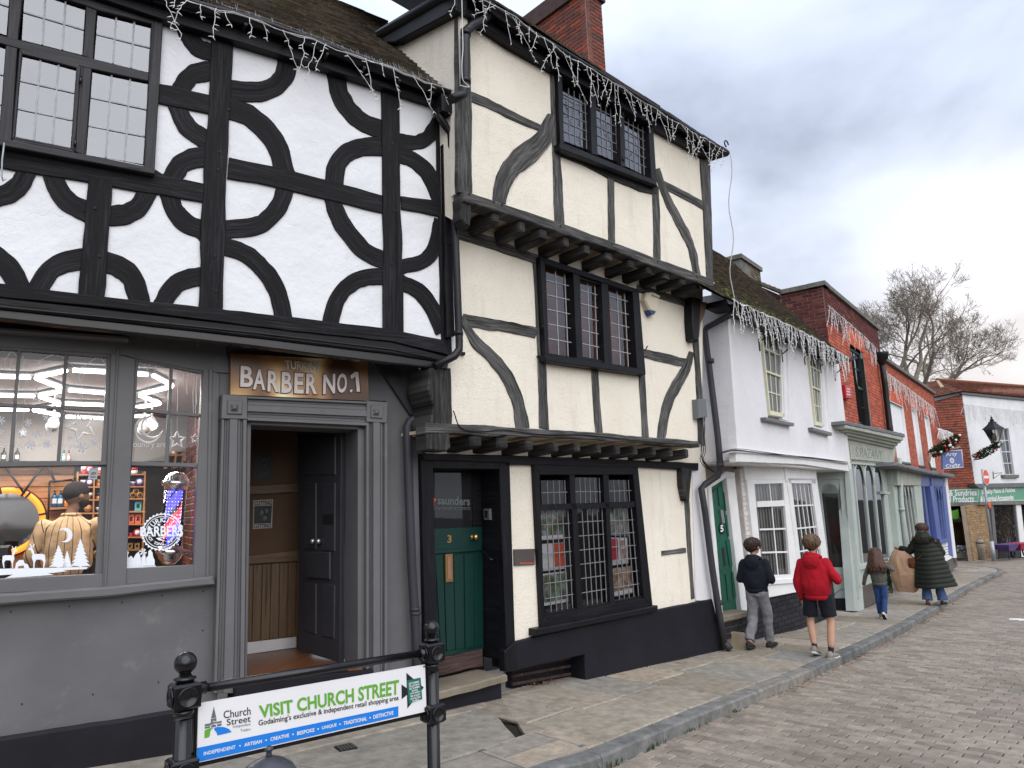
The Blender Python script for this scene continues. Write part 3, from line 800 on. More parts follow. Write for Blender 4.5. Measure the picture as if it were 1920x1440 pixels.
P1('sill_beam',[(-220,503),(0,531),(240,561),(480,587),(735,617),(828,636),(848,662),(848,668),(735,640),(480,611),(240,581),(0,556),(-220,528)],.075,'u',.010)
ARCS=[([(345,44),(356,70),(374,90),(397,98)],33),([(398,132),(370,136),(352,147),(340,167)],37),([(333,198),(342,222),(358,243),(389,263)],35),([(386,293),(360,297),(338,309),(323,334)],38),([(540,106),(534,140),(514,162),(480,172),(434,168)],38),([(430,203),(465,215),(500,245),(522,280),(533,320)],38),([(535,354),(524,385),(502,410),(478,424),(420,430)],34),([(419,461),(455,472),(485,495),(508,522),(525,560),(533,604)],33),([(318,364),(328,395),(348,417),(377,431)],36),([(375,518),(345,525),(322,541),(305,572)],35),([(98,324),(108,352),(128,378),(162,396)],38),([(205,404),(238,400),(262,385),(277,358)],38),([(154,485),(120,492),(93,508),(72,542)],40),([(196,490),(228,502),(250,525),(262,566)],40),([(-40,470),(-10,480),(18,505),(36,538)],42),([(50,320),(40,342),(20,360),(-10,368),(-40,366)],38),([(630,132),(637,175),(655,205),(680,228),(718,243)],34),([(718,275),(680,275),(650,287),(632,310),(627,344)],35),([(624,370),(635,405),(660,445),(690,473),(722,488)],32),([(721,518),(685,520),(655,535),(632,562),(619,612)],31),([(750,264),(780,267),(805,255),(824,226)],28),([(750,289),(780,302),(805,328),(823,368)],29),([(826,420),(815,465),(795,488),(755,500)],28),([(755,530),(785,545),(810,575),(828,614)],29)]
def lengthen(c,e):
 a,b=c[0],c[1];l=math.hypot(a[0]-b[0],a[1]-b[1]);y,z=c[-1],c[-2];k=math.hypot(y[0]-z[0],y[1]-z[1])
 return[(a[0]+(a[0]-b[0])/l*e,a[1]+(a[1]-b[1])/l*e)]+c+[(y[0]+(y[0]-z[0])/k*e,y[1]+(y[1]-z[1])/k*e)]
for i,(c,wd) in enumerate(ARCS):beam(B1,'curved_brace',U1,lengthen(c,9),wd,-.02,.011+.001*(i%4),T,.004,1.1)
for x,y in((428,205),(412,285),(409,318),(740,395),(735,495),(178,390),(186,480),(402,480),(405,545),(736,270)):
 q=U1.hit(x,y,.026);m=MB();m.tube([q-Vector((*U1.n,0))*.01,q+Vector((*U1.n,0))*.006],.011,8);m.obj('peg',M['black_frame'],B1)
for i,(ya,yb,oa,mt) in enumerate((((556,611,640,668),(578,632,663,680),.055,'black_frame'),((578,632,663,680),(598,650,682,692),.02,'black_gloss'))):
 slab(B1,'jetty_moulding',U1,[(-220,ya[0]-30),(0,ya[0]),(480,ya[1]),(735,ya[2]),(842,ya[3]),(840,yb[3]),(735,yb[2]),(480,yb[1]),(0,yb[0]),(-220,yb[0]-28)],-.06,oa,M[mt],.012,.004)
m=MB();m.tube([U1.hit(x,y,.062) for x,y in((-220,545),(0,575),(240,599),(480,624),(735,655),(842,678))],.007,6);m.obj('cable',M['cable_black'],B1)
zb=U1.uv(480,626,0)[1]
m=MB();ua=G1.uv(-260,600)[0];ub=G1.uv(842,690)[0]
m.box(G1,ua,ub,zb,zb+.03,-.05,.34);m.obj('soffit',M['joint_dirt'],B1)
GU=U1.off(.16)
slab(B1,'fascia_board',U1,[(-260,-215),(120,-26),(300,34),(560,112),(740,170),(850,206),(850,172),(740,130),(560,70),(300,-8),(120,-68),(-260,-260)],-.02,.09,M['black_frame'],.006,.003,'u')
gp=[(-260,-230),(0,-95),(200,-42),(380,12),(470,36),(600,82),(720,130),(835,172),(868,186)]
g3=[U1.hit(x,y,.17) for x,y in gp]
m=MB();rows_=[]
up=Vector((0,0,1));on=Vector((*U1.n,0))
for p in g3:rows_.append([p+on*(math.cos(a)*.062)+up*(math.sin(a)*.062) for a in[math.pi*(1+k/10) for k in range(11)]]+[p+on*(math.cos(a)*.056)+up*(math.sin(a)*.056) for a in[math.pi*(2-k/10) for k in range(11)]])
m.loft(rows_);m.obj('gutter',M['black_plastic'],B1)
m=MB();m.box(U1,U1.inv(g3[-1])[0]-.28,U1.inv(g3[-1])[0]-.02,g3[-1].z-.24,g3[-1].z-.06,.06,.24);m.obj('hopper',M['black_plastic'],B1)
for k in range(14):
 t=k/13;p=g3[0]+(g3[-1]-g3[0])*t;u,z,o=U1.inv(p);m=MB();m.box(U1,u-.012,u+.012,z-.075,z-.055,.08,.2);m.obj('gutter_bracket',M['black_plastic'],B1)
e0,e1=U1.inv(g3[0]),U1.inv(g3[-1]);pitch=R(47)
def roof_tiles(par,pl,ua,ub,za,zb_,o_e,pitch,length,mat,tw=.165,gauge=.10,name='roof_tile',cut=None,lift=.022,nsingle=0,under=True):
 cp,sp=math.cos(pitch),math.sin(pitch);m=MB();singles=[]
 nrow=int(length/gauge);dz=(zb_-za)/(ub-ua);L_=ub-ua
 D=Vector((*pl.d,dz)).normalized();S=(Vector((0,0,1))*sp-Vector((*pl.n,0))*cp);Nn=(Vector((0,0,1))*cp+Vector((*pl.n,0))*sp)
 O=pl.P(ua,za,o_e)
 for r in range(nrow):
  k=int(L_/tw)+1
  for q in range(-1,k+1):
   u=(q+.5*(r%2))*tw+rnd.uniform(-.004,.004);s_=r*gauge+rnd.uniform(-.006,.006)
   if cut and not cut(u+ua,s_):continue
   if u<-.02 or u+tw>L_+.1:continue
   sag=.02*mnoise.noise(Vector((u*.6,s_*.6,2)))+.008*mnoise.noise(Vector((u*3,s_*3,7)))
   a=O+D*u+S*s_+Nn*(sag+lift+rnd.uniform(0,.006));h=gauge*1.15;tk=.016+rnd.uniform(0,.006);ww=tw-.006
   b=a+S*h-Nn*lift
   m.box8([a-Nn*tk,a+D*ww-Nn*tk,b+D*ww-Nn*tk,b-Nn*tk,a,a+D*ww,b+D*ww,b])
 o=m.obj(name,mat,par,kind='stuff')
 if under:
  m=MB();T_=length
  m.quad(O-Nn*.03,O+D*L_-Nn*.03,O+D*L_+S*T_-Nn*.03,O+S*T_-Nn*.03);m.obj('roof_deck',M['room_dark'],par)
 return o
roof_tiles(B1,U1,e0[0],e1[0]+.12,e0[1]+.05,e1[1]+.05,.13,pitch,3.3,M['old_roof_tile'])
m=MB()
for _ in range(70):
 t=.45+.55*rnd.random();p=g3[3]+(g3[-1]-g3[3])*rnd.random()**.8;p=p+Vector((0,0,.055))-on*rnd.uniform(.0,.12)+up*0
 m.ball(p,rnd.uniform(.012,.035),7,sz=.6)
m.obj('moss',M['moss'],B1,kind='stuff')
m=MB();na=150
for k in range(na):
 p=g3[3]+(g3[-1]-g3[3])*(k/na);p=p+up*.02;q=p+up*rnd.uniform(.10,.17)-on*rnd.uniform(.06,.12)+Vector((*U1.d,0))*rnd.gauss(0,.01);m.tube([p,q],.0016,3)
for h in(.05,.10):m.tube([g+up*(h+.02)-on*h*.8 for g in g3[3:]],.0016,3)
m.obj('gutter_guard',M['galvanised'],B1,kind='stuff')
def pipe(par,name,pts,r,mat,n=10):
 m=MB();m.tube(catmull([tuple(p) for p in pts],3) if len(pts)>2 else pts,r,n);return m.obj(name,mat,par)
def hits(pl,o,pts):return[pl.hit(x,y,o) for x,y in pts]
m=MB();m.tube(hits(U1,.15,[(823,205),(826,222),(836,238),(845,250),(848,300),(853,430),(858,560),(861,640),(861,655),(852,668),(815,687)]),.037,12);m.obj('downpipe',M['black_plastic'],B1)
for x,y in((852,401),(860,625)):
 p=U1.hit(x,y,.15);m=MB();m.tube([p-up*.02,p+up*.02],.043,12);m.obj('pipe_collar',M['black_plastic'],B1)
slab(B1,'cover_board',U1,[(830,270),(842,270),(853,630),(838,632)],.0,.075,M['black_frame'],.004)
WF=M['window_frame_grey']
W1=room(B1,U1,[(-170,-140),(300,40),(286,314),(-170,220)],-.05,.5,M['room_dark'],'window')
def wf(pts,o1=.02,o0=-.05):slab(W1,'window_frame',U1,pts,o0,o1,WF,.006,.003,'v' if abs(pts[0][0]-pts[1][0])<60 else 'u')
wf([(285,30),(306,36),(290,322),(270,314)],.045)
wf([(-180,-165),(180,-5),(306,30),(305,48),(285,45),(184,19),(160,10),(47,-28),(-180,-120)],.04)
wf([(-180,25),(0,65),(150,103),(280,136),(278,152),(150,124),(38,92),(0,81),(-180,38)],.034)
wf([(20,-40),(46,-30),(33,82),(13,74)],.03);wf([(11,84),(33,90),(22,266),(-3,260)],.03)
wf([(161,8),(182,16),(175,112),(155,104)],.03);wf([(151,122),(172,128),(161,292),(140,284)],.03)
for q in([(36,90),(151,120),(146,128),(41,101)],[(36,92),(42,100),(29,256),(22,262)],[(143,125),(152,122),(141,284),(132,278)],[(27,255),(134,277),(141,286),(22,264)]):wf(q,.038,.0)
wf([(-180,215),(0,258),(275,312),(292,318),(290,326),(0,272),(-180,229)],.085)
OG=M['old_glass'];PB=M['lead_strip_pale']
panes(W1,U1,[(47,-28),(160,10),(154,103),(41,75)],3,2,.004,.013,PB,OG)
panes(W1,U1,[(184,19),(285,45),(279,136),(177,111)],3,2,.004,.013,PB,OG)
panes(W1,U1,[(41,100),(144,124),(132,278),(28,257)],3,3,.014,.013,PB,OG)
panes(W1,U1,[(174,131),(278,155),(268,308),(162,290)],3,3,.004,.013,PB,OG)
panes(W1,U1,[(-120,-90),(20,-40),(12,66),(-130,22)],3,2,.004,.013,PB,OG)
panes(W1,U1,[(-120,50),(11,86),(-2,254),(-135,225)],3,3,.004,.013,PB,OG)
for x,y in((151,150),(141,268)):
 q=U1.hit(x,y,.05);m=MB();m.tube([q-up*.03,q+up*.03],.008,6);m.obj('hinge',M['black_gloss'],B1)
m=MB();m.tube(hits(U1,.09,[(8,268),(4,300),(3,330),(6,339),(11,336)]),.006,6);m.obj('window_hook',M['galvanised'],B1)
# ground floor: dark grey shop front
GP=M['grey_paint']
def gp_(name,pts,o1=0.0,o0=-.08,mat=None,bev=.006,rough=0,par=None):return slab(par or B1,name,G1,pts,o0,o1,mat or GP,bev,rough)
gp_('shopfront_head',[(-220,560),(420,622),(432,700),(384,697),(258,673),(238,668),(206,664),(-220,636)],.0)
gp_('shopfront_cornice',[(-220,592),(0,612),(242,630),(242,638),(0,621),(-220,602)],.11,-.02,None,.01)
gp_('mullion',[(208,662),(254,672),(236,1106),(192,1102)],.012)
gp_('mullion',[(219,655),(224,655),(200,1102),(195,1102)],.024,.0)
gp_('shopfront_stile',[(381,692),(412,700),(404,1100),(362,1084),(370,880)],.005)
gp_('shopfront_stile',[(392,690),(399,692),(392,1090),(386,1088)],.018,.0)
gp_('bottom_rail',[(-220,1098),(0,1086),(194,1076),(193,1102),(0,1113),(-220,1126)],.0)
gp_('bottom_rail',[(236,1066),(366,1059),(365,1086),(235,1096)],.0)
gp_('window_sill',[(-220,1128),(0,1114),(200,1101),(400,1081),(404,1096),(200,1120),(0,1135),(-220,1150)],.10,-.04,None,.014,.006)
gp_('stall_riser',[(-220,1148),(0,1133),(200,1118),(408,1094),(408,1325),(200,1356),(0,1386),(-220,1424)],-.012,-.2,M['grey_render'],0)
gp_('plinth',[(-220,1424),(0,1384),(200,1354),(412,1318),(412,1470),(-220,1560)],.03,-.2,M['black_plinth'],.02,.006)
for x,y in((20,1147),(130,1137),(229,1130),(304,1117),(381,1109),(41,1320),(174,1302),(297,1279),(380,1182)):
 q=G1.hit(x,y,-.012);m=MB();m.tube([q-Vector((*G1.n,0))*.01,q+Vector((*G1.n,0))*.004],.006,6);m.obj('nail',M['black_frame'],B1)
SH=M['shop_glass']
def sash(top,botm,nx_,mid,meet,name):
 s_=gp_(name,meet,-.01,-.06)
 for q in mid:gp_('glazing_bar',q,-.02,-.05,None,.004,0,s_)
 return s_
SL=sash(None,None,3,[[(-60,640),(-52,641),(-66,866),(-74,866)],[(33,652),(40,653),(24,866),(16,866)],[(121,660),(128,661),(113,866),(106,866)],[(-140,748),(34,757),(118,762),(200,766),(200,772),(118,768),(34,764),(-140,755)]],[(-220,862),(0,866),(203,864),(203,872),(0,876),(-220,873)],'sash')
gp_('sash_rail',[(-220,634),(0,648),(205,664),(204,671),(0,655),(-220,641)],-.012,-.06,None,.004,0,SL)
gp_('sash_rail',[(201,664),(212,665),(200,870),(190,870)],-.012,-.06,None,.004,0,SL)
gp_('sash_rail',[(190,870),(201,870),(194,1080),(178,1080)],-.035,-.07,None,.004,0,SL)
SR=sash(None,None,2,[[(319,680),(325,681),(316,872),(309,872)],[(252,764),(316,771),(381,776),(381,782),(316,777),(252,770)]],[(240,864),(313,867),(386,869),(386,877),(313,875),(240,873)],'sash')
gp_('sash_rail',[(252,668),(384,694),(382,701),(254,676)],-.012,-.06,None,.004,0,SR)
gp_('sash_rail',[(250,670),(260,672),(247,870),(240,870)],-.012,-.06,None,.004,0,SR)
gp_('sash_rail',[(378,694),(388,696),(382,872),(374,872)],-.012,-.06,None,.004,0,SR)
gp_('sash_rail',[(369,876),(382,876),(372,1064),(361,1062)],-.035,-.07,None,.004,0,SR)
def pane1(par,pl,quad,o,mat,name='pane'):
 m=MB();m.face([m.vert(pl.hit(x,y,o)) for x,y in quad][::-1]);return m.obj(name,mat,par)
for a,b in((-130,-64),(-56,27),(30,116),(124,200)):
 for ya,yb in((652,760),(766,866)):
  s0=(ya-866)/-214*.0
  pane1(SL,G1,[(a+(6 if ya<700 else 0),ya),(b+(9 if ya<700 else 3),ya+8),(b-2,yb),(a-6,yb)],-.036,SH)
pane1(SL,G1,[(-130,872),(200,870),(180,1084),(-150,1096)],-.052,SH)
for a,b in((256,322),(318,384)):
 for ya,yb in((672,772),(774,870)):pane1(SR,G1,[(a+2,ya),(b+2,ya+14),(b-3,yb+4),(a-5,yb)],-.036,SH)
pane1(SR,G1,[(240,872),(374,876),(365,1066),(233,1070)],-.052,SH)
# doorway and its surround
gp_('wall',[(404,640),(432,640),(432,760),(416,760),(402,1330),(388,1330),(402,1096)],-.02,-.2)
gp_('wall',[(430,640),(850,700),(806,700),(792,860),(789,1345),(724,1345),(724,752),(430,735)],-.015,-.2,M['grey_render'],0)
DS=gp_('door_surround',[(417,739),(464,742),(464,786),(415,785)],.10,-.05,None,.006)
def ds(pts,o1,o0=-.05,bev=.006,name='surround_moulding'):gp_(name,pts,o1,o0,None,bev,0,DS)
ds([(688,751),(727,754),(726,793),(687,791)],.10)
for(a,b,c,d) in(((427,750),(455,752),(454,777),(426,776)),((696,759),(719,761),(718,785),(695,783))):
 ds([a,b,c,d],.115,.10,.008);mx_=((a[0]+c[0])/2,(a[1]+c[1])/2)
 ds([tuple(mx_[k]+(p[k]-mx_[k])*.6 for k in(0,1)) for p in(a,b,c,d)],.105,.09,.0)
 ds([tuple(mx_[k]+(p[k]-mx_[k])*.5 for k in(0,1)) for p in(a,b,c,d)],.145,.115,.028)
for ya,yb,o in((743,747,.10),(747,753,.07),(753,759,.085),(759,771,.105),(771,776,.08),(776,782,.07),(782,788,.095)):
 ds([(464,ya),(688,ya+10),(688,yb+10),(464,yb)],o,-.05,.003)
def vm(xt0,xt1,xb0,xb1,yt,yb,o):ds([(xt0,yt),(xt1,yt),(xb1,yb),(xb0,yb)],o,-.05,.004)
for a,b,o in((416,421,.09),(421,426,.065),(426,431,.08),(431,446,.115),(446,451,.08),(451,456,.065),(456,463,.09)):
 k=lambda x:401+(x-416)*(458-401)/(463-416)
 vm(a,b,k(a),k(b),786,1300,o)
for a,b,o in((687,692,.09),(692,696,.065),(696,700,.08),(700,713,.115),(713,717,.08),(717,721,.065),(721,727,.09)):vm(a,b,a,b,792,1320,o)
ds([(463,787),(688,797),(688,806),(463,796)],.03,-.3);ds([(463,790),(471,790),(463,1300),(458,1300)],.03,-.3);ds([(671,797),(688,797),(688,1310),(671,1310)],.03,-.3)
gp_('door_step',[(440,1283),(700,1256),(700,1330),(440,1360)],.16,-.1,M['black_plinth'],.012)
zf=G1.uv(462,1284)[1]
def depth_at(px,py,z):
 r=ray(px,py);t=(z-CAMZ)/r[2];return-G1.inv((r[0]*t,r[1]*t,z))[2]
db=depth_at(462,1227,zf)
uL,uR=G1.uv(440,1000)[0],G1.uv(672,1000)[0]
zt=G1.uv(560,770)[1]
PB_=Pl(G1.P(0,0,-db)[:2],G1.d)
m=MB();m.box(G1,uL+.09,uR,zf-.04,zf,-db,-.205);m.box(G1,uL+.09,uR,zf-.04,zf,-.205,.10);m.obj('passage_floor',M['laminate'],B1)
m=MB();m.box(PB_,uL+.1,uR+.02,zf,zt+.1,-.05,0);m.obj('passage_wall',M['tan_wall'],B1)
m=MB();m.box(G1,uL+.05,uR+.02,zt,zt+.05,-db,-.31);m.obj('passage_ceiling',M['room_dark'],B1)
m=MB();m.box(G1,uL+.05,uL+.10,zf,zt,-db,-.31);m.obj('passage_wall',M['tan_wall'],B1)
za=PB_.uv(470,1203)[1];zb2=PB_.uv(470,1060)[1]
u0=PB_.uv(440,1100)[0];u1=PB_.uv(560,1100)[0]
k=u0
pw=(PB_.uv(499.5,1100)[0]-PB_.uv(483,1100)[0])
while k<u1-.01:
 m=MB();m.prism(PB_,[(k+.003,za),(min(k+pw,u1)-.003,za),(min(k+pw,u1)-.003,zb2),(k+.003,zb2)],0,.012,.004,uvs=[(za,k),(za,k+pw),(zb2,k+pw),(zb2,k)]);m.obj('dado_board',M['plank_wood'],B1);k+=pw
def pbs(name,pts,o1,mat,bev=.004):slab(B1,name,PB_,pts,0,o1,mat,bev)
pbs('dado_rail',[(430,1046),(560,1032),(560,1052),(430,1060)],.03,M['plank_wood'])
pbs('picture_rail',[(430,913),(560,907),(560,923),(430,930)],.025,M['plank_wood'])
pbs('skirting_board',[(430,1209),(556,1194),(556,1214),(430,1232)],.02,M['skirting_white'])
DP=Pl(G1.P(uR,0)[:2],(-G1.n[0]*.97-G1.d[0]*.24,-G1.n[1]*.97-G1.d[1]*.24));
qd=math.hypot(*DP.d);DP=Pl(DP.p,(DP.d[0]/qd,DP.d[1]/qd));
if DP.n[0]*(-1)+DP.n[1]*(-6)<0:DP.n=(-DP.n[0],-DP.n[1])
LF=slab(B1,'door',DP,[(558,812),(640,806),(637,1243),(560,1219)],-.045,0,M['grey_paint_dark'],.004)
for q in([(568,905),(592,905),(592,1030),(569,1029)],[(602,905),(628,905),(627,1034),(602,1033)],[(569,1092),(592,1094),(592,1190),(570,1184)],[(602,1094),(627,1097),(626,1198),(602,1193)],[(570,820),(628,818),(628,890),(569,892)]):
 slab(LF,'door_panel',DP,q,0,.012,M['grey_paint_dark'],.01)
slab(LF,'letter_plate',DP,[(572,1035),(618,1035),(618,1087),(573,1083)],.012,.03,M['grey_paint_dark'],.012)
slab(LF,'notice',DP,[(605,965),(625,964),(625,983),(605,983)],.013,.016,M['ink_black'],0)
for x in(586,597):
 p=DP.hit(x,1015,.03);m=MB();m.ball(p,.028,12);m.obj('door_knob',M['steel'],LF)
RV=G1.side(uR-.004,0);
slab(B1,'reveal_panel',RV,[(645,800),(671,800),(671,1262),(648,1250)],-.03,0,M['grey_paint_dark'],.004)
PO=thing('poster','dark poster with faint line drawing, the upper one on the tan passage wall','poster',tuple(PB_.hit(493,874,.002)))
slab(PO,'sheet',PB_,[(476,849),(512,848),(510,899),(475,899)],0.001,.004,M['ink_black'],0)
m=MB()
for pts in([(482,890),(490,888),(503,884)],[(480,893),(505,889)],[(497,857),(490,870),(500,872),(493,882)],[(485,862),(505,866)],[(488,856),(495,864),(507,858)]):m.tube(hits(PB_,.005,pts),.0035,4)
m.obj('drawing',M['sign_grey'],PO)
PO2=thing('poster','black and white poster reading CUTTING twice, the lower one on the tan passage wall','poster',tuple(PB_.hit(493,965,.002)))
slab(PO2,'sheet',PB_,[(475,938),(512,936),(510,990),(474,992)],0.001,.004,M['room_wall_grey'],0)
slab(PO2,'picture',PB_,[(477,949),(510,948),(508,981),(476,982)],0.004,.006,M['ink_black'],0)
m=MB();m.ball(PB_.hit(489,962,.008),.03,8,sy=.3);m.ball(PB_.hit(499,958,.008),.024,8,sy=.3);m.ball(PB_.hit(495,972,.008),.03,8,sy=.3);m.obj('drawing',M['sign_grey'],PO2)
text_on(PO2,'lettering',PB_,'CUTTING',[(477,940),(510,938),(510,947),(477,948)],.005,M['ink_black'],.02,.002)
text_on(PO2,'lettering',PB_,'CUTTING',[(475,983),(508,982),(508,989),(475,990)],.005,M['ink_black'],.02,.002)
# shop sign over the door
SG=thing('shop_sign','brown and gold sign reading TURKISH BARBER NO.1 over the barber doorway','sign',tuple(G1.hit(560,705)))
n=NM('sign_gold',.35,.5);v=n.coord('UV',(1,1,1))
gr=n.n('ShaderNodeTexNoise');gr.inputs['Scale'].default_value=1.9;gr.inputs['Detail'].default_value=1;mpn=n.coord('UV',(1.5,.6,1));n.l(mpn,gr.inputs['Vector'])
n.col(n.ramp(gr.outputs['Fac'],[(.32,(.08,.032,.012,1)),(.43,(.28,.13,.045,1)),(.52,(.62,.38,.14,1)),(.60,(.95,.84,.54,1))]));M['sign_gold']=n.m
slab(SG,'sign_board',G1,[(432,662),(690,677),(692,752),(432,740)],0.0,.05,M['sign_gold'],.003)
for ch,xa,xb,ya,yb in(('B',450,474,687,726),('A',474,497,693,731),('R',501,523,696,735),('B',527,547,698,737),('E',551,569,700,738),('R',573,594,701,739),('N',605,628,702,738.5),('O',631,650,700.5,737),('.',654.5,660.5,730,736),('1',657,676,697,734.5)):
 k=1 if xb<560 else 0;sk=1.8 if xb<540 else(.6 if xb<600 else-1.5)
 q=[(xa+1,ya-sk*.5),(xb,ya+sk*.5),(xb-.5,yb+sk*.5),(xa,yb-sk*.5)]
 for gq,oo,mt in((1.7,.048,'letter_edge'),(0,.053,'letter_pale')):
  if ch=='1':slab(SG,'letter',G1,[(657-gq,704-gq),(666,697-gq),(672+gq,697-gq),(675.5+gq,734.5+gq),(669-gq,734.5+gq),(666.5-gq,706+gq),(659-gq,711+gq)],oo,oo+(.005 if gq else.012),M[mt],.002)
  else:text_on(SG,'letter',G1,ch,[(q[0][0]-gq,q[0][1]-gq),(q[1][0]+gq,q[1][1]-gq),(q[2][0]+gq,q[2][1]+gq),(q[3][0]-gq,q[3][1]+gq)],oo,M[mt],.035 if gq else.022,.005 if gq else.012)
text_on(SG,'letter',G1,'TURKISH',[(534,675.5),(596,679.5),(596,695.5),(535,692)],.052,M['letter_pale'],.02,.008)
gp_('diagonal_brace',[(700,672),(735,676),(779,760),(779,782),(770,778)],.03,-.1,M['grey_paint_dark'],.006)
m=MB();m.tube(hits(G1,.08,[(795,692),(793,770),(788,782),(768,790),(764,800),(766,900),(772,1060),(780,1190),(782,1335)]),.042,12);m.obj('downpipe',M['grey_paint_dark'],B1)
for x,y in((778,1142),(779,1150),(793,765)):
 p=G1.hit(x,y,.08);m=MB();m.tube([p-up*.012,p+up*.012],.05,12);m.obj('pipe_collar',M['grey_paint_dark'],B1)
m=MB();m.tube(hits(G1,.04,[(371,640),(371,644),(369,647),(372,649),(375,646)]),.003,5);m.obj('hook',M['galvanised'],B1)
# building two: cream jettied house with weathered grey timbers
M2=G2.off(.36);T2=G2.off(.72)
B2=thing('jettied_house','tall cream jettied house with crooked grey timbers, leaded windows and two overhanging floors','building',tuple(G2.P(1,0)))
CR=M['cream_roughcast'];GT=M['grey_timber'];DO=M['dark_oak'];BF=M['black_frame']
def s2(name,pl,pts,o1,mat,o0=-.02,bev=.006,rough=.0,grain='v',par=None,label=None):return slab(par or B2,name,pl,pts,o0,o1,mat,bev,rough,grain,label)
# walls
wallh(B2,'wall',T2,[(858,-40),(1000,92),(1150,178),(1330,290),(1337,528),(1145,455),(960,392),(860,360)],[[(1047,135),(1221,231),(1229,344),(1052,275)]],0,CR)
wallh(B2,'wall',M2,[(845,340),(1000,395),(1200,465),(1318,505),(1316,836),(1100,820),(960,812),(835,806)],[[(1015,484),(1195,545),(1208,699),(1024,670)]],0,CR)
wallh(B2,'wall',G2,[(795,770),(1318,800),(1337,1128),(1230,1150),(1000,1200),(966,1206),(952,866),(800,850)],[[(1003,872),(1194,876),(1221,1136),(1018,1178)]],0,CR)
MB_=MB();MB_.box(G2,G2.uv(800,860)[0],G2.uv(937,860)[0],G2.uv(850,1345)[1],G2.uv(850,850)[1],-.42,-.36);MB_.obj('door_recess',BF,B2)
NP=M['navy_plinth']
s2('plinth',G2,[(962,1204),(1006,1193),(1233,1144),(1336,1123),(1360,1219),(1240,1248),(1099,1280),(1097,1228),(966,1258)],.05,NP,-.3,.012,.006)
s2('cellar_boards',G2,[(960,1226),(1100,1226),(1100,1300),(960,1320)],-.20,BF,-.3,0)
for k in range(4):
 y=1240+k*15;s2('cellar_slat',G2,[(962,y+10),(1100,y-14),(1100,y-9),(962,y+16)],-.17,M['threshold_wood'],-.2,.003)
 # top storey timbers
def t2(name,pts,mat=GT,o1=.024,rough=.012,grain='v',par=None):return s2(name,T2,pts,o1*.65,mat,-.03,.004,rough,grain,par)
t2('corner_post',[(857,-45),(878,-20),(882,60),(885,200),(886,366),(860,360),(858,150)],GT,.03)
beam(B2,'timber_rail',T2,[(878,179),(920,195),(960,216),(1018,242)],[18,16,15,12],-.02,0.0130,GT,.004,1.0)
beam(B2,'curved_brace',T2,[(1034,214),(1020,258),(985,291),(960,314),(945,342),(936,379)],[12,34,42,36,29,26],-.02,0.0195,GT,.004,1.3)
t2('timber_post',[(1031,100),(1047,112),(1049,200),(1052,290),(1059,422),(1042,416),(1037,290)],GT,.026)
t2('stud',[(1140,318),(1152,323),(1153,400),(1154,460),(1142,456),(1141,390)])
t2('stud',[(1224,345),(1236,350),(1238,420),(1239,490),(1227,486),(1226,420)])
t2('window_lintel',[(1053,276),(1145,316),(1234,351),(1233,364),(1200,358),(1140,333),(1100,312),(1053,293)],DO,.03,.012,'u')
beam(B2,'curved_brace',T2,[(1232,316),(1246,358),(1267,402),(1287,440),(1299,470),(1308,516)],[11,13,15,15,13,13],-.02,0.0143,GT,.004,0.9)
beam(B2,'timber_rail',T2,[(1239,342),(1280,364),(1323,387)],[13,14,14],-.02,0.0117,GT,.004,0.9)
t2('corner_post',[(1313,285),(1331,291),(1335,400),(1338,530),(1326,524),(1320,400),(1315,330)],GT,.028)
s2('jetty_beam',T2,[(870,358),(960,387),(1050,417),(1145,451),(1226,482),(1312,514),(1339,526),(1338,538),(1312,530),(1226,500),(1145,467),(1050,436),(960,404),(870,376)],.06,GT,-.10,.010,.010,'u')
for x,y in((880,364),(926,379),(941,384),(1051,424),(1148,458),(1233,490),(1306,518)):
 q=T2.hit(x,y,.06);m=MB();m.tube([q-Vector((*G2.n,0))*.01,q+Vector((*G2.n,0))*.005],.012,8);m.obj('peg',BF,B2)
def joist(pl,cx,cy,wpx,hpx,o1,o0,mat=DO):
 a=pl.uv(cx-wpx/2,cy-hpx/2,o1);b=pl.uv(cx+wpx/2,cy+hpx/2,o1);m=MB()
 u0,u1,z1,z0=a[0],b[0],a[1],b[1];j=lambda s_=.008:rnd.uniform(-s_,s_)
 ring=[]
 for o,k,dz in((o1,.78,.0),(o1-.025,1.0,0),(o1-.12,1.04,-.01),(o0,1.08,-.02)):
  cu,cz=(u0+u1)/2+j(.004),(z0+z1)/2+dz;hu,hz_=(u1-u0)/2*k,(z1-z0)/2*k
  ring.append([pl.P(cu+a_*hu,cz+b_*hz_,o) for a_,b_ in((-1,-.8),(-.75,-1),(.75,-1),(1,-.8),(1,.8),(.75,1),(-.75,1),(-1,.8))])
 m.loft(ring,0,False);o=m.obj('joist_end',mat,B2);fix_normals(o)
for cx,cy,wd,h in((930,405,15,30),(979,424,13,29),(1019,439,16,26),(1062,454,13,24),(1101,467,13,22),(1143,481,13,21),(1185,495,12,19),(1218,506,12,19),(1250,517,12,19),(1281,526,11,18),(1308,535,10,17)):
 joist(T2,cx,cy,wd,h,.02,-.40)
s2('bracket',T2,[(864,370),(884,373),(885,405),(882,425),(872,420),(864,410)],.03,DO,-.10,.014,.01)
zs=T2.uv(1100,452,0)[1]
m=MB();a=T2.uv(866,380)[0];b=T2.uv(1336,530)[0]
za_,zb_=T2.uv(870,372,.0)[1],T2.uv(1337,534,.0)[1]
m.box8([T2.P(a,za_,.03),T2.P(b,zb_,.03),T2.P(b,zb_,-.4),T2.P(a,za_,-.4),T2.P(a,za_+.03,.03),T2.P(b,zb_+.03,.03),T2.P(b,zb_+.03,-.4),T2.P(a,za_+.03,-.4)]);m.obj('soffit',M['soffit_plaster'],B2)
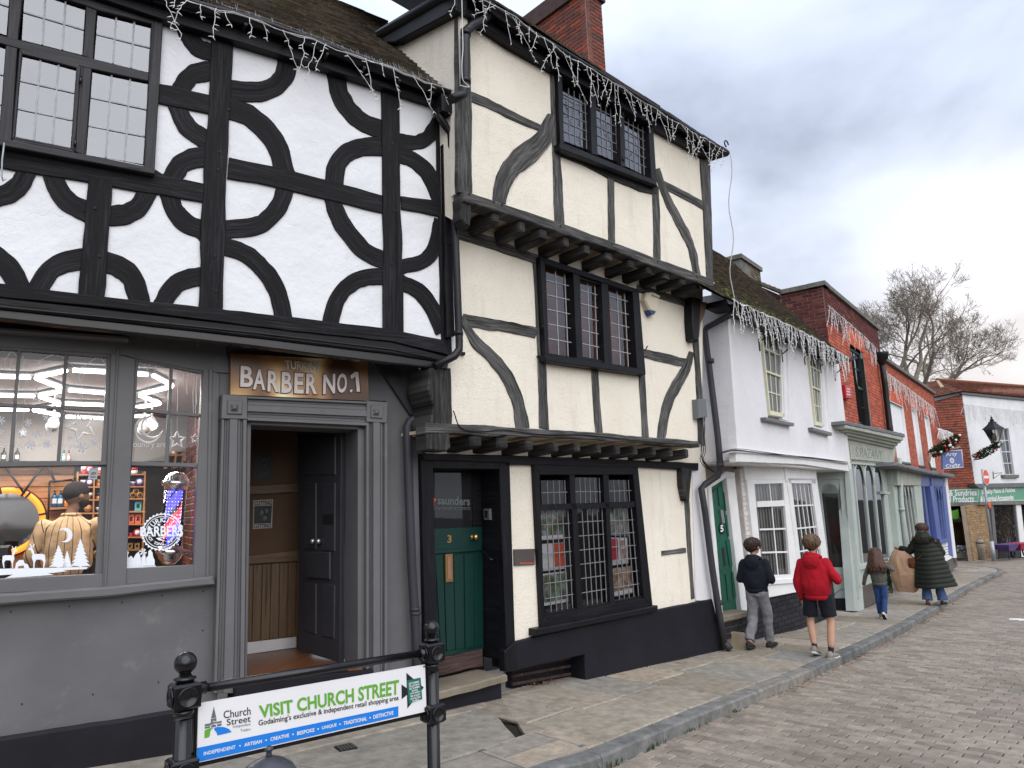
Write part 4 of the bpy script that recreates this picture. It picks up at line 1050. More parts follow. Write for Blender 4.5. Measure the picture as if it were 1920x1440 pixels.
# top window
def lead_window(pl,outer,inner,o1,lights,sill=None,glassm=None,barm=None,bar=.007,o_g=-.02,mull=(),back=.45,rmat=None,grid=(4,6)):
 m=MB();wroot=room(B2,pl,outer,o_g-.02,back,rmat or M['room_dark'],'window')
 rectframe(wroot,'window_frame',pl,outer,inner,-.04,o1,BF)
 for q in mull:slab(wroot,'mullion',pl,q,-.05,o1-.012,BF,.004,0,'v')
 for q in lights:
  g=q[4] if len(q)>4 else grid
  panes(wroot,pl,q[:4],g[0],g[1],o_g,bar,barm or M['lead_strip'],glassm or M['old_glass'],.5)
 if sill:slab(wroot,'window_sill',pl,sill,-.02,.11,BF,.008,.003)
 return wroot
W2=lead_window(T2,[(1045,125),(1224,225),(1232,348),(1051,277)],[(1054,138),(1216,228),(1222,335),(1058,268)],.07,[((1055,160),(1106,185),(1110,284),(1057,264),(5,6)),((1116,186),(1162,210),(1166,308),(1120,288),(5,6)),((1168,211),(1213,236),(1216,333),(1172,311),(5,6))],[(1049,268),(1228,340),(1234,349),(1051,279)],M['old_glass'],M['lead_strip'],.010,-.01,[[(1106,150),(1117,156),(1121,292),(1110,288)],[(1161,184),(1170,189),(1173,314),(1165,311)]],grid=(5,6))
s2('window_head',T2,[(1045,105),(1224,205),(1224,228),(1168,200),(1108,168),(1047,142)],.03,DO,-.04,.005,0,'u',W2)
for x,y in((1168,215),(1168,298)):
 q=T2.hit(x,y,.06);m=MB();m.tube([q-up*.03,q+up*.03],.012,6);m.obj('hinge',BF,W2)
 # middle storey timbers
def m2(name,pts,mat=GT,o1=.022,rough=.012,grain='v',par=None):return s2(name,M2,pts,o1*.65,mat,-.03,.004,rough,grain,par)
beam(B2,'wall_plate',M2,[(850,433),(900,447),(960,469),(1017,489)],[24,22,19,16],-.02,0.0182,GT,.004,1.0)
beam(B2,'wall_plate',M2,[(1195,540),(1250,556),(1299,572)],14,-.02,0.0169,GT,.004,0.9)
beam(B2,'curved_brace',M2,[(867,592),(890,637),(925,672),(955,712),(972,755),(981,804)],[9,18,22,22,22,25],-.02,0.0156,GT,.004,1.1)
beam(B2,'timber_rail',M2,[(868,599),(920,608),(960,614),(1006,624)],[24,22,20,20],-.02,0.0130,GT,.004,1.1)
m2('timber_post',[(999,476),(1013,480),(1016,560),(1020,640),(1026,697),(1030,806),(1012,802),(1008,650),(1004,560)])
m2('stud',[(1110,690),(1122,692),(1125,750),(1131,814),(1118,812),(1113,750)])
m2('stud',[(1198,695),(1210,700),(1213,760),(1217,822),(1205,820),(1202,760)])
beam(B2,'timber_rail',M2,[(1206,662),(1250,672),(1289,681)],[16,17,15],-.02,0.0130,GT,.004,1.0)
beam(B2,'curved_brace',M2,[(1298,660),(1287,692),(1266,728),(1249,768),(1240,822)],[9,16,20,17,14],-.02,0.0149,GT,.004,1.1)
m2('corner_post',[(1297,575),(1306,577),(1312,660),(1318,745),(1322,836),(1311,838),(1306,700),(1300,640)],GT,.03)
s2('jetty_beam',M2,[(798,792),(862,795),(980,802),(1120,811),(1312,827),(1312,839),(1120,825),(980,819),(862,813),(798,813)],.055,GT,-.1,.010,.012,'u')
s2('corner_post',M2,[(806,690),(846,690),(848,800),(832,812),(808,800),(813,760),(803,730)],.02,DO,-.3,.012,.02)
for cx,cy,wd,h in((894,827,21,23),(944,830,21,22),(994,834,14,22),(1043,838,11,20),(1084,839,9,19),(1124,841,9,19),(1159,843,11,19),(1192,844,9,19),(1227,846,8,18),(1259,848,8,17),(1288,850,8,17)):
 joist(M2,cx,cy,wd,h,.03,-.42,DO)
s2('bracket',M2,[(800,813),(843,812),(846,838),(838,846),(802,843)],.05,DO,-.12,.014,.02)
za_,zb_=M2.uv(850,813,.0)[1],M2.uv(1312,838,.0)[1];a=M2.uv(800,815)[0];b=M2.uv(1312,838)[0]
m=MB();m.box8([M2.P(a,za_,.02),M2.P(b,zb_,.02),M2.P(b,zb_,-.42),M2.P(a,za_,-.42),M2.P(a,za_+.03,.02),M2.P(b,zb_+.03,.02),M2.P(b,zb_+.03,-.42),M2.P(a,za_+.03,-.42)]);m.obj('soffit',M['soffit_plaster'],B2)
m=MB();m.tube(catmull([tuple(M2.hit(x,y,.065)) for x,y in((850,770),(864,802),(900,809),(945,806),(990,812),(1032,815),(1092,815),(1160,822),(1230,829),(1310,834))],4),.006,5);m.obj('cable',M['cable_black'],B2)
mk_plain('painted_reflection',(.17,.062,.030,1),.8,.2,.75,1.6)  # brick reflection put into the colour of the backing behind the glass
glass('warm_glass',(.85,.85,.85,1),.05,.02,.1)
W3=lead_window(M2,[(1013,480),(1198,543),(1211,702),(1023,672)],[(1022,494),(1187,548),(1195,690),(1029,662)],.085,[((1023,499),(1075,513),(1082,671),(1029,663),(3,6)),((1087,520),(1128,532),(1133,678),(1092,670),(3,6)),((1141,531),(1184,544),(1192,690),(1148,682),(3,6))],[(1019,664),(1208,692),(1211,703),(1024,677)],M['warm_glass'],M['lead_strip_pale'],.011,-.01,[[(1075,510),(1087,514),(1093,674),(1082,672)],[(1128,526),(1140,530),(1148,684),(1134,681)]],.14,M['painted_reflection'])
for q in([(1084,513),(1130,527),(1130,535),(1085,522)],[(1090,668),(1134,676),(1135,682),(1090,674)]):slab(W3,'casement_frame',M2,q,0,.05,BF,.004)
for(x,y) in((1013,620),(1209,658)):
 q=M2.hit(x,y,.05);m=MB();m.tube([q,M2.hit(x+5,y-9,.13)],.008,6);m.obj('shutter_hook',BF,W3)
 # ground floor
s2('head_beam',G2,[(792,850),(960,853),(1310,868),(1310,882),(1196,876),(1001,872),(953,872),(955,868),(795,862)],.06,BF,-.15,.01,.008,'u')
dz=-.30
DR=s2('door',G2,[(811,876),(902,878),(907,1217),(822,1233)],dz,M['bottle_green_paint'],dz-.05,.003)
s2('door_jamb',G2,[(789,852),(812,856),(823,1262),(800,1345)],.03,BF,-.35,.006)
s2('door_head',G2,[(789,851),(955,860),(955,880),(811,878),(812,872)],.03,BF,-.35,.006)
s2('door_jamb',G2,[(936,868),(956,868),(966,1202),(950,1230)],.035,BF,-.02,.006)
s2('plinth_block',G2,[(946,1222),(968,1203),(971,1258),(948,1260)],.07,BF,-.02,.01)
RV2=G2.side(G2.uv(950,1000)[0],0)
m=MB();m.box(G2,G2.uv(937,1000)[0],G2.uv(956,1000)[0],G2.uv(940,1240)[1],G2.uv(940,860)[1],-.36,-.02);m.obj('door_reveal',BF,B2)
def dd(name,pts,o,mat,o0=0.0,bev=.004):return slab(DR,name,G2,pts,dz+o0,dz+o,mat,bev)
dd('door_light',[(816,884),(886,884),(889,990),(815,990)],.004,M['ink_black'],-.005,0)
for q in([(812,877),(893,878),(893,886),(812,886)],[(885,880),(904,880),(905,1000),(888,1000)]):dd('door_rail',q,.02,M['black_frame'])
pane1(DR,G2,[(815,884),(888,884),(889,990),(815,990)],dz+.012,M['dark_glass'])
dd('door_rail',[(814,991),(904,988),(904,1032),(815,1036)],.022,M['bottle_green_paint'])
k=0
for a,b,c,d in((816,831,827,836),(832,849,838,853),(851,869,855,871),(871,888,873,889),(890,905,891,906)):
 dd('door_plank',[(a,1040),(b,1038),(d,1220-(d-820)*.12),(c,1223-(c-820)*.12)],.010+.006*(k%2),M['bottle_green_paint'],0,.004);k+=1
dd('door_rail',[(815,1030),(890,1026),(890,1034),(815,1039)],.030,M['bottle_green_paint'],.0,.008)
dd('letter_plate',[(835,1039),(849,1038),(850,1091),(836,1092)],.034,M['brass'],.01,.004)
dd('letter_flap',[(839,1045),(846,1044),(847,1086),(840,1087)],.040,M['copper'],.03,.004)
text_on(DR,'door_number',G2,'3',[(838,1003),(846,1003),(846,1018),(838,1018)],dz+.024,M['brass'],.03,.006)
q=G2.hit(889,1007,dz+.06);m=MB();nn=Vector((*G2.n,0));m.lathe(G2.hit(886,1007,dz+.022),[(.03,0),(.03,.006),(.012,.01),(.012,.035),(.028,.045),(.032,.06),(.02,.075),(.001,.078)],14,0,(Vector((*G2.d,0)),up,nn));m.obj('door_knob',M['brass'],DR)
dd('window_lettering',[(0,0),(1,0),(1,1)],0,M['ink_black']) if False else None
text_on(DR,'window_lettering',G2,'saunders',[(820,930),(881,932),(881,948),(820,946)],dz+.014,M['sign_grey'],.03,.001)
text_on(DR,'window_lettering',G2,'chartered architects',[(814,949),(882,948),(882,956),(814,956)],dz+.014,M['sign_grey'],.0,.001,.25)
text_on(DR,'window_lettering',G2,'r',[(812,934),(818,934),(818,950),(812,950)],dz+.014,M['red_sign'],.03,.001)
s2('threshold',G2,[(821,1236),(906,1217),(907,1250),(822,1268)],dz+.04,M['threshold_wood'],dz-.06,.012,.012,'u')
za=G2.uv(823,1297,.12)[1];ua,ub=G2.uv(800,1297,.12)[0],G2.uv(952,1263,.12)[0]
m=MB();cs=[G2.P(ua,0,.13),G2.P(ub,0,.11),G2.P(ub-.02,0,dz-.02),G2.P(ua,0,dz-.02)]
st_=plate('door_step',[(p.x,p.y) for p in cs],lambda x,y:za+.004*mnoise.noise(Vector((x*7,y*7,0))),.065,M['stone_step'],B2,.014,.0,.08,.03)
m=MB();m.box(G2,ua,ub-.03,za-.5,za-.066,dz,.05);m.obj('step_base',NP,B2)
EN=thing('door_entry_phone','small grey door entry phone beside the dark green door number 3','entry phone',tuple(G2.hit(914,965,-.15)))
RJ=Pl(G2.P(G2.uv(937,1000)[0],0,0)[:2],(-G2.n[0],-G2.n[1]));RJ.n=(-G2.d[0],-G2.d[1])
slab(EN,'case',RJ,[(906,954),(918,954),(919,975),(907,975)],.0,.025,M['sign_grey'],.006)
slab(EN,'grille',RJ,[(908,957),(914,957),(914,971),(909,971)],.025,.028,M['ink_black'],.0)
m=MB();m.tube(catmull([tuple(RJ.hit(x,y,o)) for x,y,o in((905,1030,.0),(908,1036,.06),(921,1049,.06),(928,1048,.0))],4),.009,6);m.obj('pull_handle',M['black_gloss'],B2)
W4=lead_window(G2,[(1001,870),(1196,874),(1224,1138),(1016,1182)],[(1012,890),(1188,890),(1208,1122),(1022,1156)],.05,[((1014,901),(1069,900),(1071,945),(1016,947),(5,2)),((1077,895),(1132,896),(1134,948),(1079,949),(6,2)),((1140,900),(1187,900),(1189,940),(1143,942),(5,2)),((1013,957),(1074,955),(1083,1140),(1023,1151),(6,7)),((1081,953),(1137,951),(1146,1129),(1092,1139),(6,7)),((1142,952),(1191,951),(1206,1118),(1152,1127),(6,7))],None,M['dark_glass'],M['lead_strip'],.0085,-.015,[[(1068,886),(1078,886),(1080,950),(1071,950)],[(1131,886),(1141,886),(1143,950),(1134,950)],[(1073,948),(1082,948),(1093,1152),(1083,1154)],[(1136,946),(1143,946),(1153,1140),(1145,1142)],[(1010,946),(1190,940),(1191,951),(1011,957)]],.5)
slab(W4,'window_sill',G2,[(1006,1180),(1234,1135),(1234,1146),(1006,1193)],-.02,.12,BF,.012,.003)
slab(W4,'bottom_rail',G2,[(1018,1152),(1212,1116),(1222,1136),(1016,1180)],-.03,.03,BF,.006)
def pic(pts,mat,o=-.10):slab(W4,'display_board',G2,pts,o-.004,o,mat,0)
n=NM('photo_print',.6,.3);v=n.coord('Object',(1,1,1));vo=n.n('ShaderNodeTexVoronoi');vo.inputs['Scale'].default_value=22;n.l(v,vo.inputs['Vector'])
cc=n.ramp(n.noise(v,7,6,.7),[(.3,(.03,.05,.02,1)),(.45,(.12,.16,.07,1)),(.6,(.35,.38,.38,1)),(.75,(.6,.6,.58,1))]);n.col(n.mix(.35,cc,vo.outputs['Color'],'SOFT_LIGHT'));M['photo_print']=n.m
n=NM('plan_print',.6,.3);v=n.coord('Object',(1,1,1));n.col(n.ramp(n.noise(v,14,5,.7),[(.35,(.20,.11,.07,1)),(.5,(.42,.28,.19,1)),(.65,(.62,.50,.40,1))]));M['plan_print']=n.m
pic([(1013,956),(1056,956),(1057,1009),(1014,1012)],M['photo_print']);pic([(1014,1005),(1057,1002),(1057,1010),(1014,1013)],M['paper'],-.09)
pic([(1015,1020),(1058,1017),(1060,1066),(1018,1071)],M['paper']);pic([(1038,1019),(1058,1018),(1060,1063),(1039,1065)],M['orange_paper'],-.09)
pic([(1018,1076),(1062,1071),(1066,1128),(1021,1136)],M['paper']);pic([(1020,1079),(1061,1073),(1064,1122),(1022,1130)],M['photo_print'],-.09)
pic([(1142,953),(1176,953),(1178,1006),(1145,1004)],M['photo_print']);pic([(1144,1008),(1176,1008),(1178,1056),(1148,1060)],M['paper'])
pic([(1145,1010),(1158,1010),(1160,1050),(1147,1052)],M['red_paper'],-.09);pic([(1162,1014),(1172,1013),(1173,1022),(1163,1023)],M['plan_print'],-.09);pic([(1164,1030),(1175,1029),(1176,1046),(1165,1047)],M['plan_print'],-.09)
pic([(1148,1066),(1182,1061),(1186,1112),(1152,1119)],M['plan_print']);pic([(1152,1110),(1186,1102),(1186,1110),(1152,1118)],M['paper'],-.09)
pic([(1184,952),(1196,952),(1208,1118),(1197,1120)],M['room_wall_grey'],-.12)
s2('corner_bracket',G2,[(1279,876),(1298,880),(1296,905),(1293,940),(1286,938),(1280,910)],.09,DO,-.02,.012,.008)
s2('timber_post',G2,[(1284,936),(1293,940),(1296,1010),(1303,1122),(1297,1124),(1289,1020)],.012,GT,-.03,.004,.01)
s2('timber_rail',G2,[(1241,1033),(1286,1027),(1287,1036),(1241,1042)],.012,GT,-.03,.004,.012,'u')
s2('corner_post',G2,[(1298,868),(1316,870),(1336,1124),(1318,1127),(1305,1126)],.02,M['white_render'],-.1,.006)
s2('corner_bracket',M2,[(1298,556),(1315,560),(1313,600),(1310,640),(1302,636),(1299,600)],.14,BF,-.02,.012,.005)
s2('console_bracket',M2,[(1311,566),(1326,566),(1322,590),(1314,608),(1312,632),(1307,634),(1308,600)],.12,M['plank_wood'],.0,.012,.006)
s2('meter_box',M2,[(1309,748),(1324,748),(1327,782),(1311,784)],.10,M['sign_grey'],.0,.01)
m=MB()
for j in range(5):
 m.tube(catmull([tuple(M2.hit(1314+j*2+rnd.uniform(-2,2),y,.05+.01*j)) for y in(782,800,820,845,865)]+[tuple(M2.hit(1330+j*5,880+j*3,.05)),tuple(M2.hit(1350,868,.1))],3),.005,5)
m.obj('cable_tangle',M['cable_black'],B2,kind='stuff')
AL=thing('alarm_box','cream shield-shaped alarm box with blue tip high on the cream wall','alarm box',tuple(M2.hit(1223,568,.02)))
slab(AL,'case',M2,[(1214,548),(1226,547),(1239,554),(1238,562),(1231,586),(1219,582),(1210,562)],.0,.09,M['alarm_cream'],.02)
mk_plain('strobe_blue',(.012,.05,.17,1),.3)
slab(AL,'strobe',M2,[(1217,581),(1231,583),(1228,589),(1222,591)],.0,.085,M['strobe_blue'],.01)
text_on(AL,'lettering',M2,'Absolute',[(1222,550),(1237,556),(1237,561),(1221,555)],.091,M['ink_black'],.0,.001)
PQ=thing('wall_plaque','small dark metal plaque on the cream wall between door and window','plaque',tuple(G2.hit(984,1045,.02)))
slab(PQ,'plate',G2,[(964,1030),(1003,1029),(1003,1059),(965,1061)],.0,.02,M['plaque'],.003)
m=MB()
for x in range(975,1000,3):m.prism(G2,[G2.uv(x,1055,.02),G2.uv(x+2,1055,.02),G2.uv(x+2,1057,.02),G2.uv(x,1057,.02)],.019,.0215)
m.obj('lettering',M['red_sign'],PQ)
# flank wall above the neighbour's roof, verge board, eaves and roof
uF=T2.uv(858,100)[0]
FL=Pl(T2.P(uF,0)[:2],(-T2.n[0],-T2.n[1]));FL.n=(-T2.d[0],-T2.d[1])
slab(B2,'wall',FL,[(862,-10),(862,420),(700,330),(690,60),(745,74),(856,16)],-.1,0,CR,0)
vz=[FL.uv(x,y,.05) for x,y in((868,-22),(708,70),(722,84),(748,82),(862,22))]
m=MB();m.prism(FL,vz,-.02,.10,.01);m.obj('verge_board',BF,B2)
r0=FL.uv(862,-16,.08);r1=FL.uv(712,72,.08);pit2=math.atan2(r1[1]-r0[1],r1[0]-r0[0])
m=MB();m.tube([FL.P(r0[0],r0[1]+.03,.09),FL.P(r1[0],r1[1]+.03,.09)],.06,10);m.obj('verge_roll',M['black_plastic'],B2)
gp2=[(846,-44),(900,-2),(960,42),(1050,96),(1130,144),(1230,205),(1300,250),(1362,287)]
g32=[T2.hit(x,y,.20) for x,y in gp2]
m=MB();on2=Vector((*T2.n,0))
m.loft([[p+on2*(math.cos(a)*.06)+up*(math.sin(a)*.055) for a in[math.pi*(1+k/8) for k in range(9)]]+[p+on2*(math.cos(a)*.054)+up*(math.sin(a)*.049) for a in[math.pi*(2-k/8) for k in range(9)]] for p in g32]);m.obj('gutter',M['black_plastic'],B2)
slab(B2,'fascia_board',T2,[(850,-30),(960,52),(1135,160),(1330,283),(1330,296),(1135,183),(960,84),(850,10)],-.02,.10,BF,.006)
m=MB();a0,a1=T2.inv(g32[0]),T2.inv(g32[-1])
m.box8([T2.P(a0[0],a0[1]-.05,.2),T2.P(a1[0],a1[1]-.05,.2),T2.P(a1[0],a1[1]-.02,-.1),T2.P(a0[0],a0[1]-.02,-.1),T2.P(a0[0],a0[1]-.03,.2),T2.P(a1[0],a1[1]-.03,.2),T2.P(a1[0],a1[1],-.1),T2.P(a0[0],a0[1],-.1)]);m.obj('soffit',BF,B2)
print('pitch2',math.degrees(pit2))
roof_tiles(B2,T2,a0[0]-.05,a1[0]+.06,a0[1]+.05,a1[1]+.05,.18,R(37),3.6,M['old_roof_tile'],.165,.10)
m=MB();m.tube(hits(T2,.14,[(925,22),(905,38),(885,48),(875,58),(872,75),(872,150),(874,168),(868,178),(846,186)]),.045,12);m.obj('downpipe',M['black_plastic'],B2)
for y in(62,152):
 p=T2.hit(873,y,.14);m=MB();m.tube([p-up*.03,p+up*.03],.052,12);m.obj('pipe_collar',M['black_plastic'],B2)
def brick_wall(par,pl,ua,ub,za,zb_,o,mat,mortar,bl=.225,bh=.075,name='brick',top_single=300,clip=None,bonds=0,wallname='wall',depth=.1,proud=.006,gap=.010,holes=()):
 if holes:base=sheet_holes(par,wallname,pl,clip or[(ua,za),(ub,za),(ub,zb_),(ua,zb_)],holes,o-.004,mortar,depth)
 else:
  m=MB();m.box(pl,ua,ub,za,zb_,o-depth,o-.004) if not clip else m.prism(pl,clip,o-depth,o-.004)
  base=m.obj(wallname,mortar,par)
 items=[];r=0;z=za
 while z<zb_-.02:
  off=(0,.5)[r%2]*bl;k=-1
  u=ua-off
  while u<ub-.01:
   a,b=max(u,ua),min(u+bl,ub)
   if b-a>.03:
    c=((a+b)/2,z+bh/2)
    ok=True
    if clip:ok=all(inside(clip,x_,y_) for x_,y_ in((a+.005,z+.005),(b-.005,z+.005),(b-.005,z+bh-.005),(a+.005,z+bh-.005)))
    for h in holes:
     if inside(h,*c):ok=False
    if holes:
     ok=True;segs=[(a,b)]
     for h in holes:
      h0,h1=min(p[0] for p in h),max(p[0] for p in h);k0,k1=min(p[1] for p in h),max(p[1] for p in h)
      if k0-bh*.5<c[1]<k1+bh*.5:segs=[q for p in segs for q in((p[0],min(p[1],h0)),(max(p[0],h1),p[1])) if q[1]-q[0]>.03]
     items+=[(q[0],q[1],z,min(z+bh,zb_)) for q in segs];ok=False
    if ok:items.append((a,b,z,min(z+bh,zb_)))
   u+=bl
  z+=bh;r+=1
 items2=sorted(items,key=lambda t:(pl.P(t[0],t[2],o)-Vector((0,0,CAMZ))).length)
 st=MB();far_=0
 shared={}
 for i,(a,b,z0,z1) in enumerate(items2):
  g=gap/2;j=rnd.uniform(-.002,.003)
  if i<top_single:
   key=(round(b-a,3),round(z1-z0,3),rnd.randrange(3))
   if key not in shared:
    mm=MB();mm.prism(Pl((0,0),pl.d,pl.n),[(g-(b-a)/2,g-(z1-z0)/2),((b-a)/2-g,g-(z1-z0)/2),((b-a)/2-g,(z1-z0)/2-g),(g-(b-a)/2,(z1-z0)/2-g)],-.02,proud+rnd.uniform(-.002,.002),.003)
    me=bpy.data.meshes.new(name);me.from_pydata([tuple(p) for p in mm.v],[],mm.f);me.materials.append(mat);shared[key]=me
   ob=bpy.data.objects.new(name,shared[key]);COL.objects.link(ob);ob.parent=par;ob.location=pl.P((a+b)/2,(z0+z1)/2,o)-base_of(par)
  else:st.prism(pl,[(a+g,z0+g),(b-g,z0+g),(b-g,z1-g),(a+g,z1-g)],o-.02,o+proud+j,.003)
 if st.v:st.obj(name+'_field',mat,par,kind='stuff')
 return base
def inside(poly,x,y):
 c=False;n=len(poly)
 for i in range(n):
  x1,y1=poly[i];x2,y2=poly[i-1]
  if(y1>y)!=(y2>y) and x<(x2-x1)*(y-y1)/(y2-y1)+x1:c=not c
 return c
CH=T2.off(-1.5)
uc=CH.uv(1101,60)[0];zc_=CH.uv(1101,110)[1]
CS=Pl(CH.P(uc,0)[:2],(-CH.n[0],-CH.n[1]));CS.n=(-CH.d[0],-CH.d[1])
brick_wall(B2,CH,uc,CH.uv(1131,60)[0],zc_-.6,zc_+1.42,0,M['chimney_brick'],M['mortar'],.22,.07,'brick',60,wallname='chimney_core')
dd_=CS.uv(985,5)[0]
brick_wall(B2,CS,0,dd_,zc_-.6,zc_+1.42,0,M['chimney_brick'],M['mortar'],.22,.07,'brick',160,wallname='chimney_core')
zt_=CH.uv(1131,2)[1]
m=MB();ur=CH.uv(1131,60)[0]
m.box(CH,uc-.05,ur+.05,zt_-.06,zt_+.25,-dd_-.05,.05);m.obj('chimney_cap',M['chimney_brick'],B2)
m=MB();m.box(CH,uc+.03,ur-.03,zc_-.8,zt_,-dd_+.03,-.03);m.obj('chimney_core',M['mortar_dark'],B2)
# building three: low white rendered house, green door number 5, bay window
B3=thing('white_house','low white rendered house with mossy tile roof, two sash windows and a bay below','building',tuple(U3.P(2,0)))
WR=M['white_render'];WP=M['white_paint'];ORD=list
def s3(name,pl,pts,o1,mat,o0=-.02,bev=.006,rough=.0,grain='u',par=None):return slab(par or B3,name,pl,pts,o0,o1,mat,bev,rough,grain)
hw1=[(1420,600),(1477,630),(1479,790),(1440,784)];hw2=[(1509,640),(1547,668),(1556,808),(1526,799)]
wallh(B3,'wall',U3,[(1352,545),(1450,590),(1570,660),(1596,880),(1505,868),(1383,862)],[hw1,hw2],0,WR,.15)
uC=U3.uv(1366,700)[0]
F3=Pl(U3.P(uC,0)[:2],(-U3.n[0],-U3.n[1]));F3.n=(-U3.d[0],-U3.d[1])
slab(B3,'wall',F3,[(1363,548),(1366,620),(1384,866),(1310,870),(1296,560)],-.1,0,WR,0)
s3('jetty_band',U3,[(1380,846),(1450,853),(1590,869),(1592,884),(1505,871),(1381,866)],.05,WP,-.05,.008,.005)
s3('band_lip',U3,[(1378,842),(1450,849),(1592,866),(1592,870),(1450,854),(1378,848)],.08,WP,-.05,.006,.006)
za=U3.uv(1383,866)[1];zb_=U3.uv(1592,884)[1];ua=uC;ub=U3.uv(1592,880)[0]
m=MB();m.box8([U3.P(ua,za,.0),U3.P(ub,zb_,.0),U3.P(ub,zb_,-1.2),U3.P(ua,za,-1.2),U3.P(ua,za+.03,.0),U3.P(ub,zb_+.03,.0),U3.P(ub,zb_+.03,-1.2),U3.P(ua,za+.03,-1.2)]);m.obj('soffit',WP,B3)
def sashwin(par,pl,q,nx_,nu,nl,o,fm,bar,gm,meet=.47,name='window',back=.35,rm=None,fw=.05):
 tl,tr,br,bl=[pl.uv(x,y,o) for x,y in q]
 root=room(par,pl,q,o-.03,back,rm or M['room_dark'],name)
 def Q(s_,t):return((tl[0]*(1-s_)+tr[0]*s_)*(1-t)+(bl[0]*(1-s_)+br[0]*s_)*t,(tl[1]*(1-s_)+tr[1]*s_)*(1-t)+(bl[1]*(1-s_)+br[1]*s_)*t)
 W_=abs(tr[0]-tl[0]);H_=abs(tl[1]-bl[1]);a,b=fw/W_,fw/H_
 def pq(nm,c,o0,o1,mat):m=MB();m.prism(pl,c,o0,o1,.004);return m.obj(nm,mat,root)
 for c in([Q(0,0),Q(1,0),Q(1,b),Q(0,b)],[Q(0,1-b*1.4),Q(1,1-b*1.4),Q(1,1),Q(0,1)],[Q(0,b),Q(a,b),Q(a,1-b*1.4),Q(0,1-b*1.4)],[Q(1-a,b),Q(1,b),Q(1,1-b*1.4),Q(1-a,1-b*1.4)]):pq('window_frame',c,o-.04,o+.03,fm)
 pq('meeting_rail',[Q(a,meet-b*.35),Q(1-a,meet-b*.35),Q(1-a,meet+b*.35),Q(a,meet+b*.35)],o-.03,o+.022,fm)
 def pan(t0,t1,ny_,oo):
  for i in range(nx_):
   for j in range(ny_):
    s0,s1_=a+(1-2*a)*i/nx_,a+(1-2*a)*(i+1)/nx_;v0,v1=t0+(t1-t0)*j/ny_,t0+(t1-t0)*(j+1)/ny_
    m=MB();aa,bb=rnd.gauss(0,.006),rnd.gauss(0,.006);c=[Q(s0,v0),Q(s1_,v0),Q(s1_,v1),Q(s0,v1)];cu=sum(p[0] for p in c)/4;cz=sum(p[1] for p in c)/4
    m.face([m.vert(pl.P(p[0],p[1],oo+(p[0]-cu)*aa+(p[1]-cz)*bb)) for p in c][::-1]);m.obj('pane',gm,root)
  for i in range(1,nx_):
   s0=a+(1-2*a)*i/nx_;h=bar/W_/2;pq('glazing_bar',[Q(s0-h,t0),Q(s0+h,t0),Q(s0+h,t1),Q(s0-h,t1)],oo-.01,oo+.014,fm)
  for j in range(1,ny_):
   v0=t0+(t1-t0)*j/ny_;h=bar/H_/2;pq('glazing_bar',[Q(a,v0-h),Q(1-a,v0-h),Q(1-a,v0+h),Q(a,v0+h)],oo-.011,oo+.0155,fm)
 pan(b,meet-b*.35,nu,o+.0);pan(meet+b*.35,1-b*1.4,nl,o-.012)
 return root
PY=M['pale_yellow_paint']
W5=sashwin(B3,U3,[(1423,604),(1463,626),(1468,783),(1441,778)],3,2,2,-.06,PY,.022,M['clear_old_glass'],.53,back=.3,rm=M['curtain'])
s3('window_reveal',U3,[(1463,624),(1478,632),(1480,790),(1468,786)],-.03,WP,-.10,.003,0,'v',W5)
W6=sashwin(B3,U3,[(1511,644),(1536,660),(1543,801),(1527,797)],3,2,2,-.06,PY,.022,M['clear_old_glass'],.53,back=.3,rm=M['curtain'])
s3('window_reveal',U3,[(1536,658),(1548,668),(1557,808),(1543,804)],-.03,WP,-.10,.003,0,'v',W6)
s3('window_sill',U3,[(1436,782),(1489,793),(1489,799),(1437,788)],.09,M['sign_grey'],-.08,.006,.003,'u',W5)
s3('window_sill',U3,[(1524,801),(1560,811),(1560,817),(1525,807)],.09,M['sign_grey'],-.08,.006,.003,'u',W6)
g33=[U3.hit(x,y,.28) for x,y in((1371,563),(1420,586),(1480,614),(1540,645),(1592,674))]
on3=Vector((*U3.n,0));m=MB()
m.loft([[p+on3*(math.cos(a)*.06)+up*(math.sin(a)*.06) for a in[math.pi*(1+k/8) for k in range(9)]]+[p+on3*(math.cos(a)*.054)+up*(math.sin(a)*.054) for a in[math.pi*(2-k/8) for k in range(9)]] for p in g33]);m.obj('gutter',M['black_plastic'],B3)
a0,a1=U3.inv(g33[0]),U3.inv(g33[-1])
m=MB();m.box8([U3.P(a0[0],a0[1]-.07,.22),U3.P(a1[0],a1[1]-.07,.22),U3.P(a1[0],a1[1]-.05,-.1),U3.P(a0[0],a0[1]-.05,-.1),U3.P(a0[0],a0[1]+.03,.22),U3.P(a1[0],a1[1]+.03,.22),U3.P(a1[0],a1[1]+.03,-.1),U3.P(a0[0],a0[1]+.03,-.1)]);m.obj('eaves_board',BF,B3)
for x,y in((1423,640),(1466,662),(1508,668),(1538,685),(1565,700)):
 q=U3.hit(x,y,.01);m=MB();m.tube([q-up*.16,q+up*.05],.01,4);m.tube([q-up*.02,U3.P(U3.inv(q)[0]+.02,q.z+.13,.24)],.01,4);m.obj('eaves_bracket',BF,B3)
pit3=R(50);O3=U3.P(a0[0],a0[1]+.05,.22)
S3=up*math.sin(pit3)-on3*math.cos(pit3);D3=(U3.P(a1[0],a1[1]+.05,.22)-O3).normalized();N3=D3.cross(S3).normalized()
r_=Vector(ray(1392,503));t_=(O3-Vector((0,0,CAMZ))).dot(N3)/r_.dot(N3);X3=Vector((0,0,CAMZ))+r_*t_
len3=max(1.5,min(6,(X3-O3).dot(S3)/S3.dot(S3)));print('roof3 len',len3)
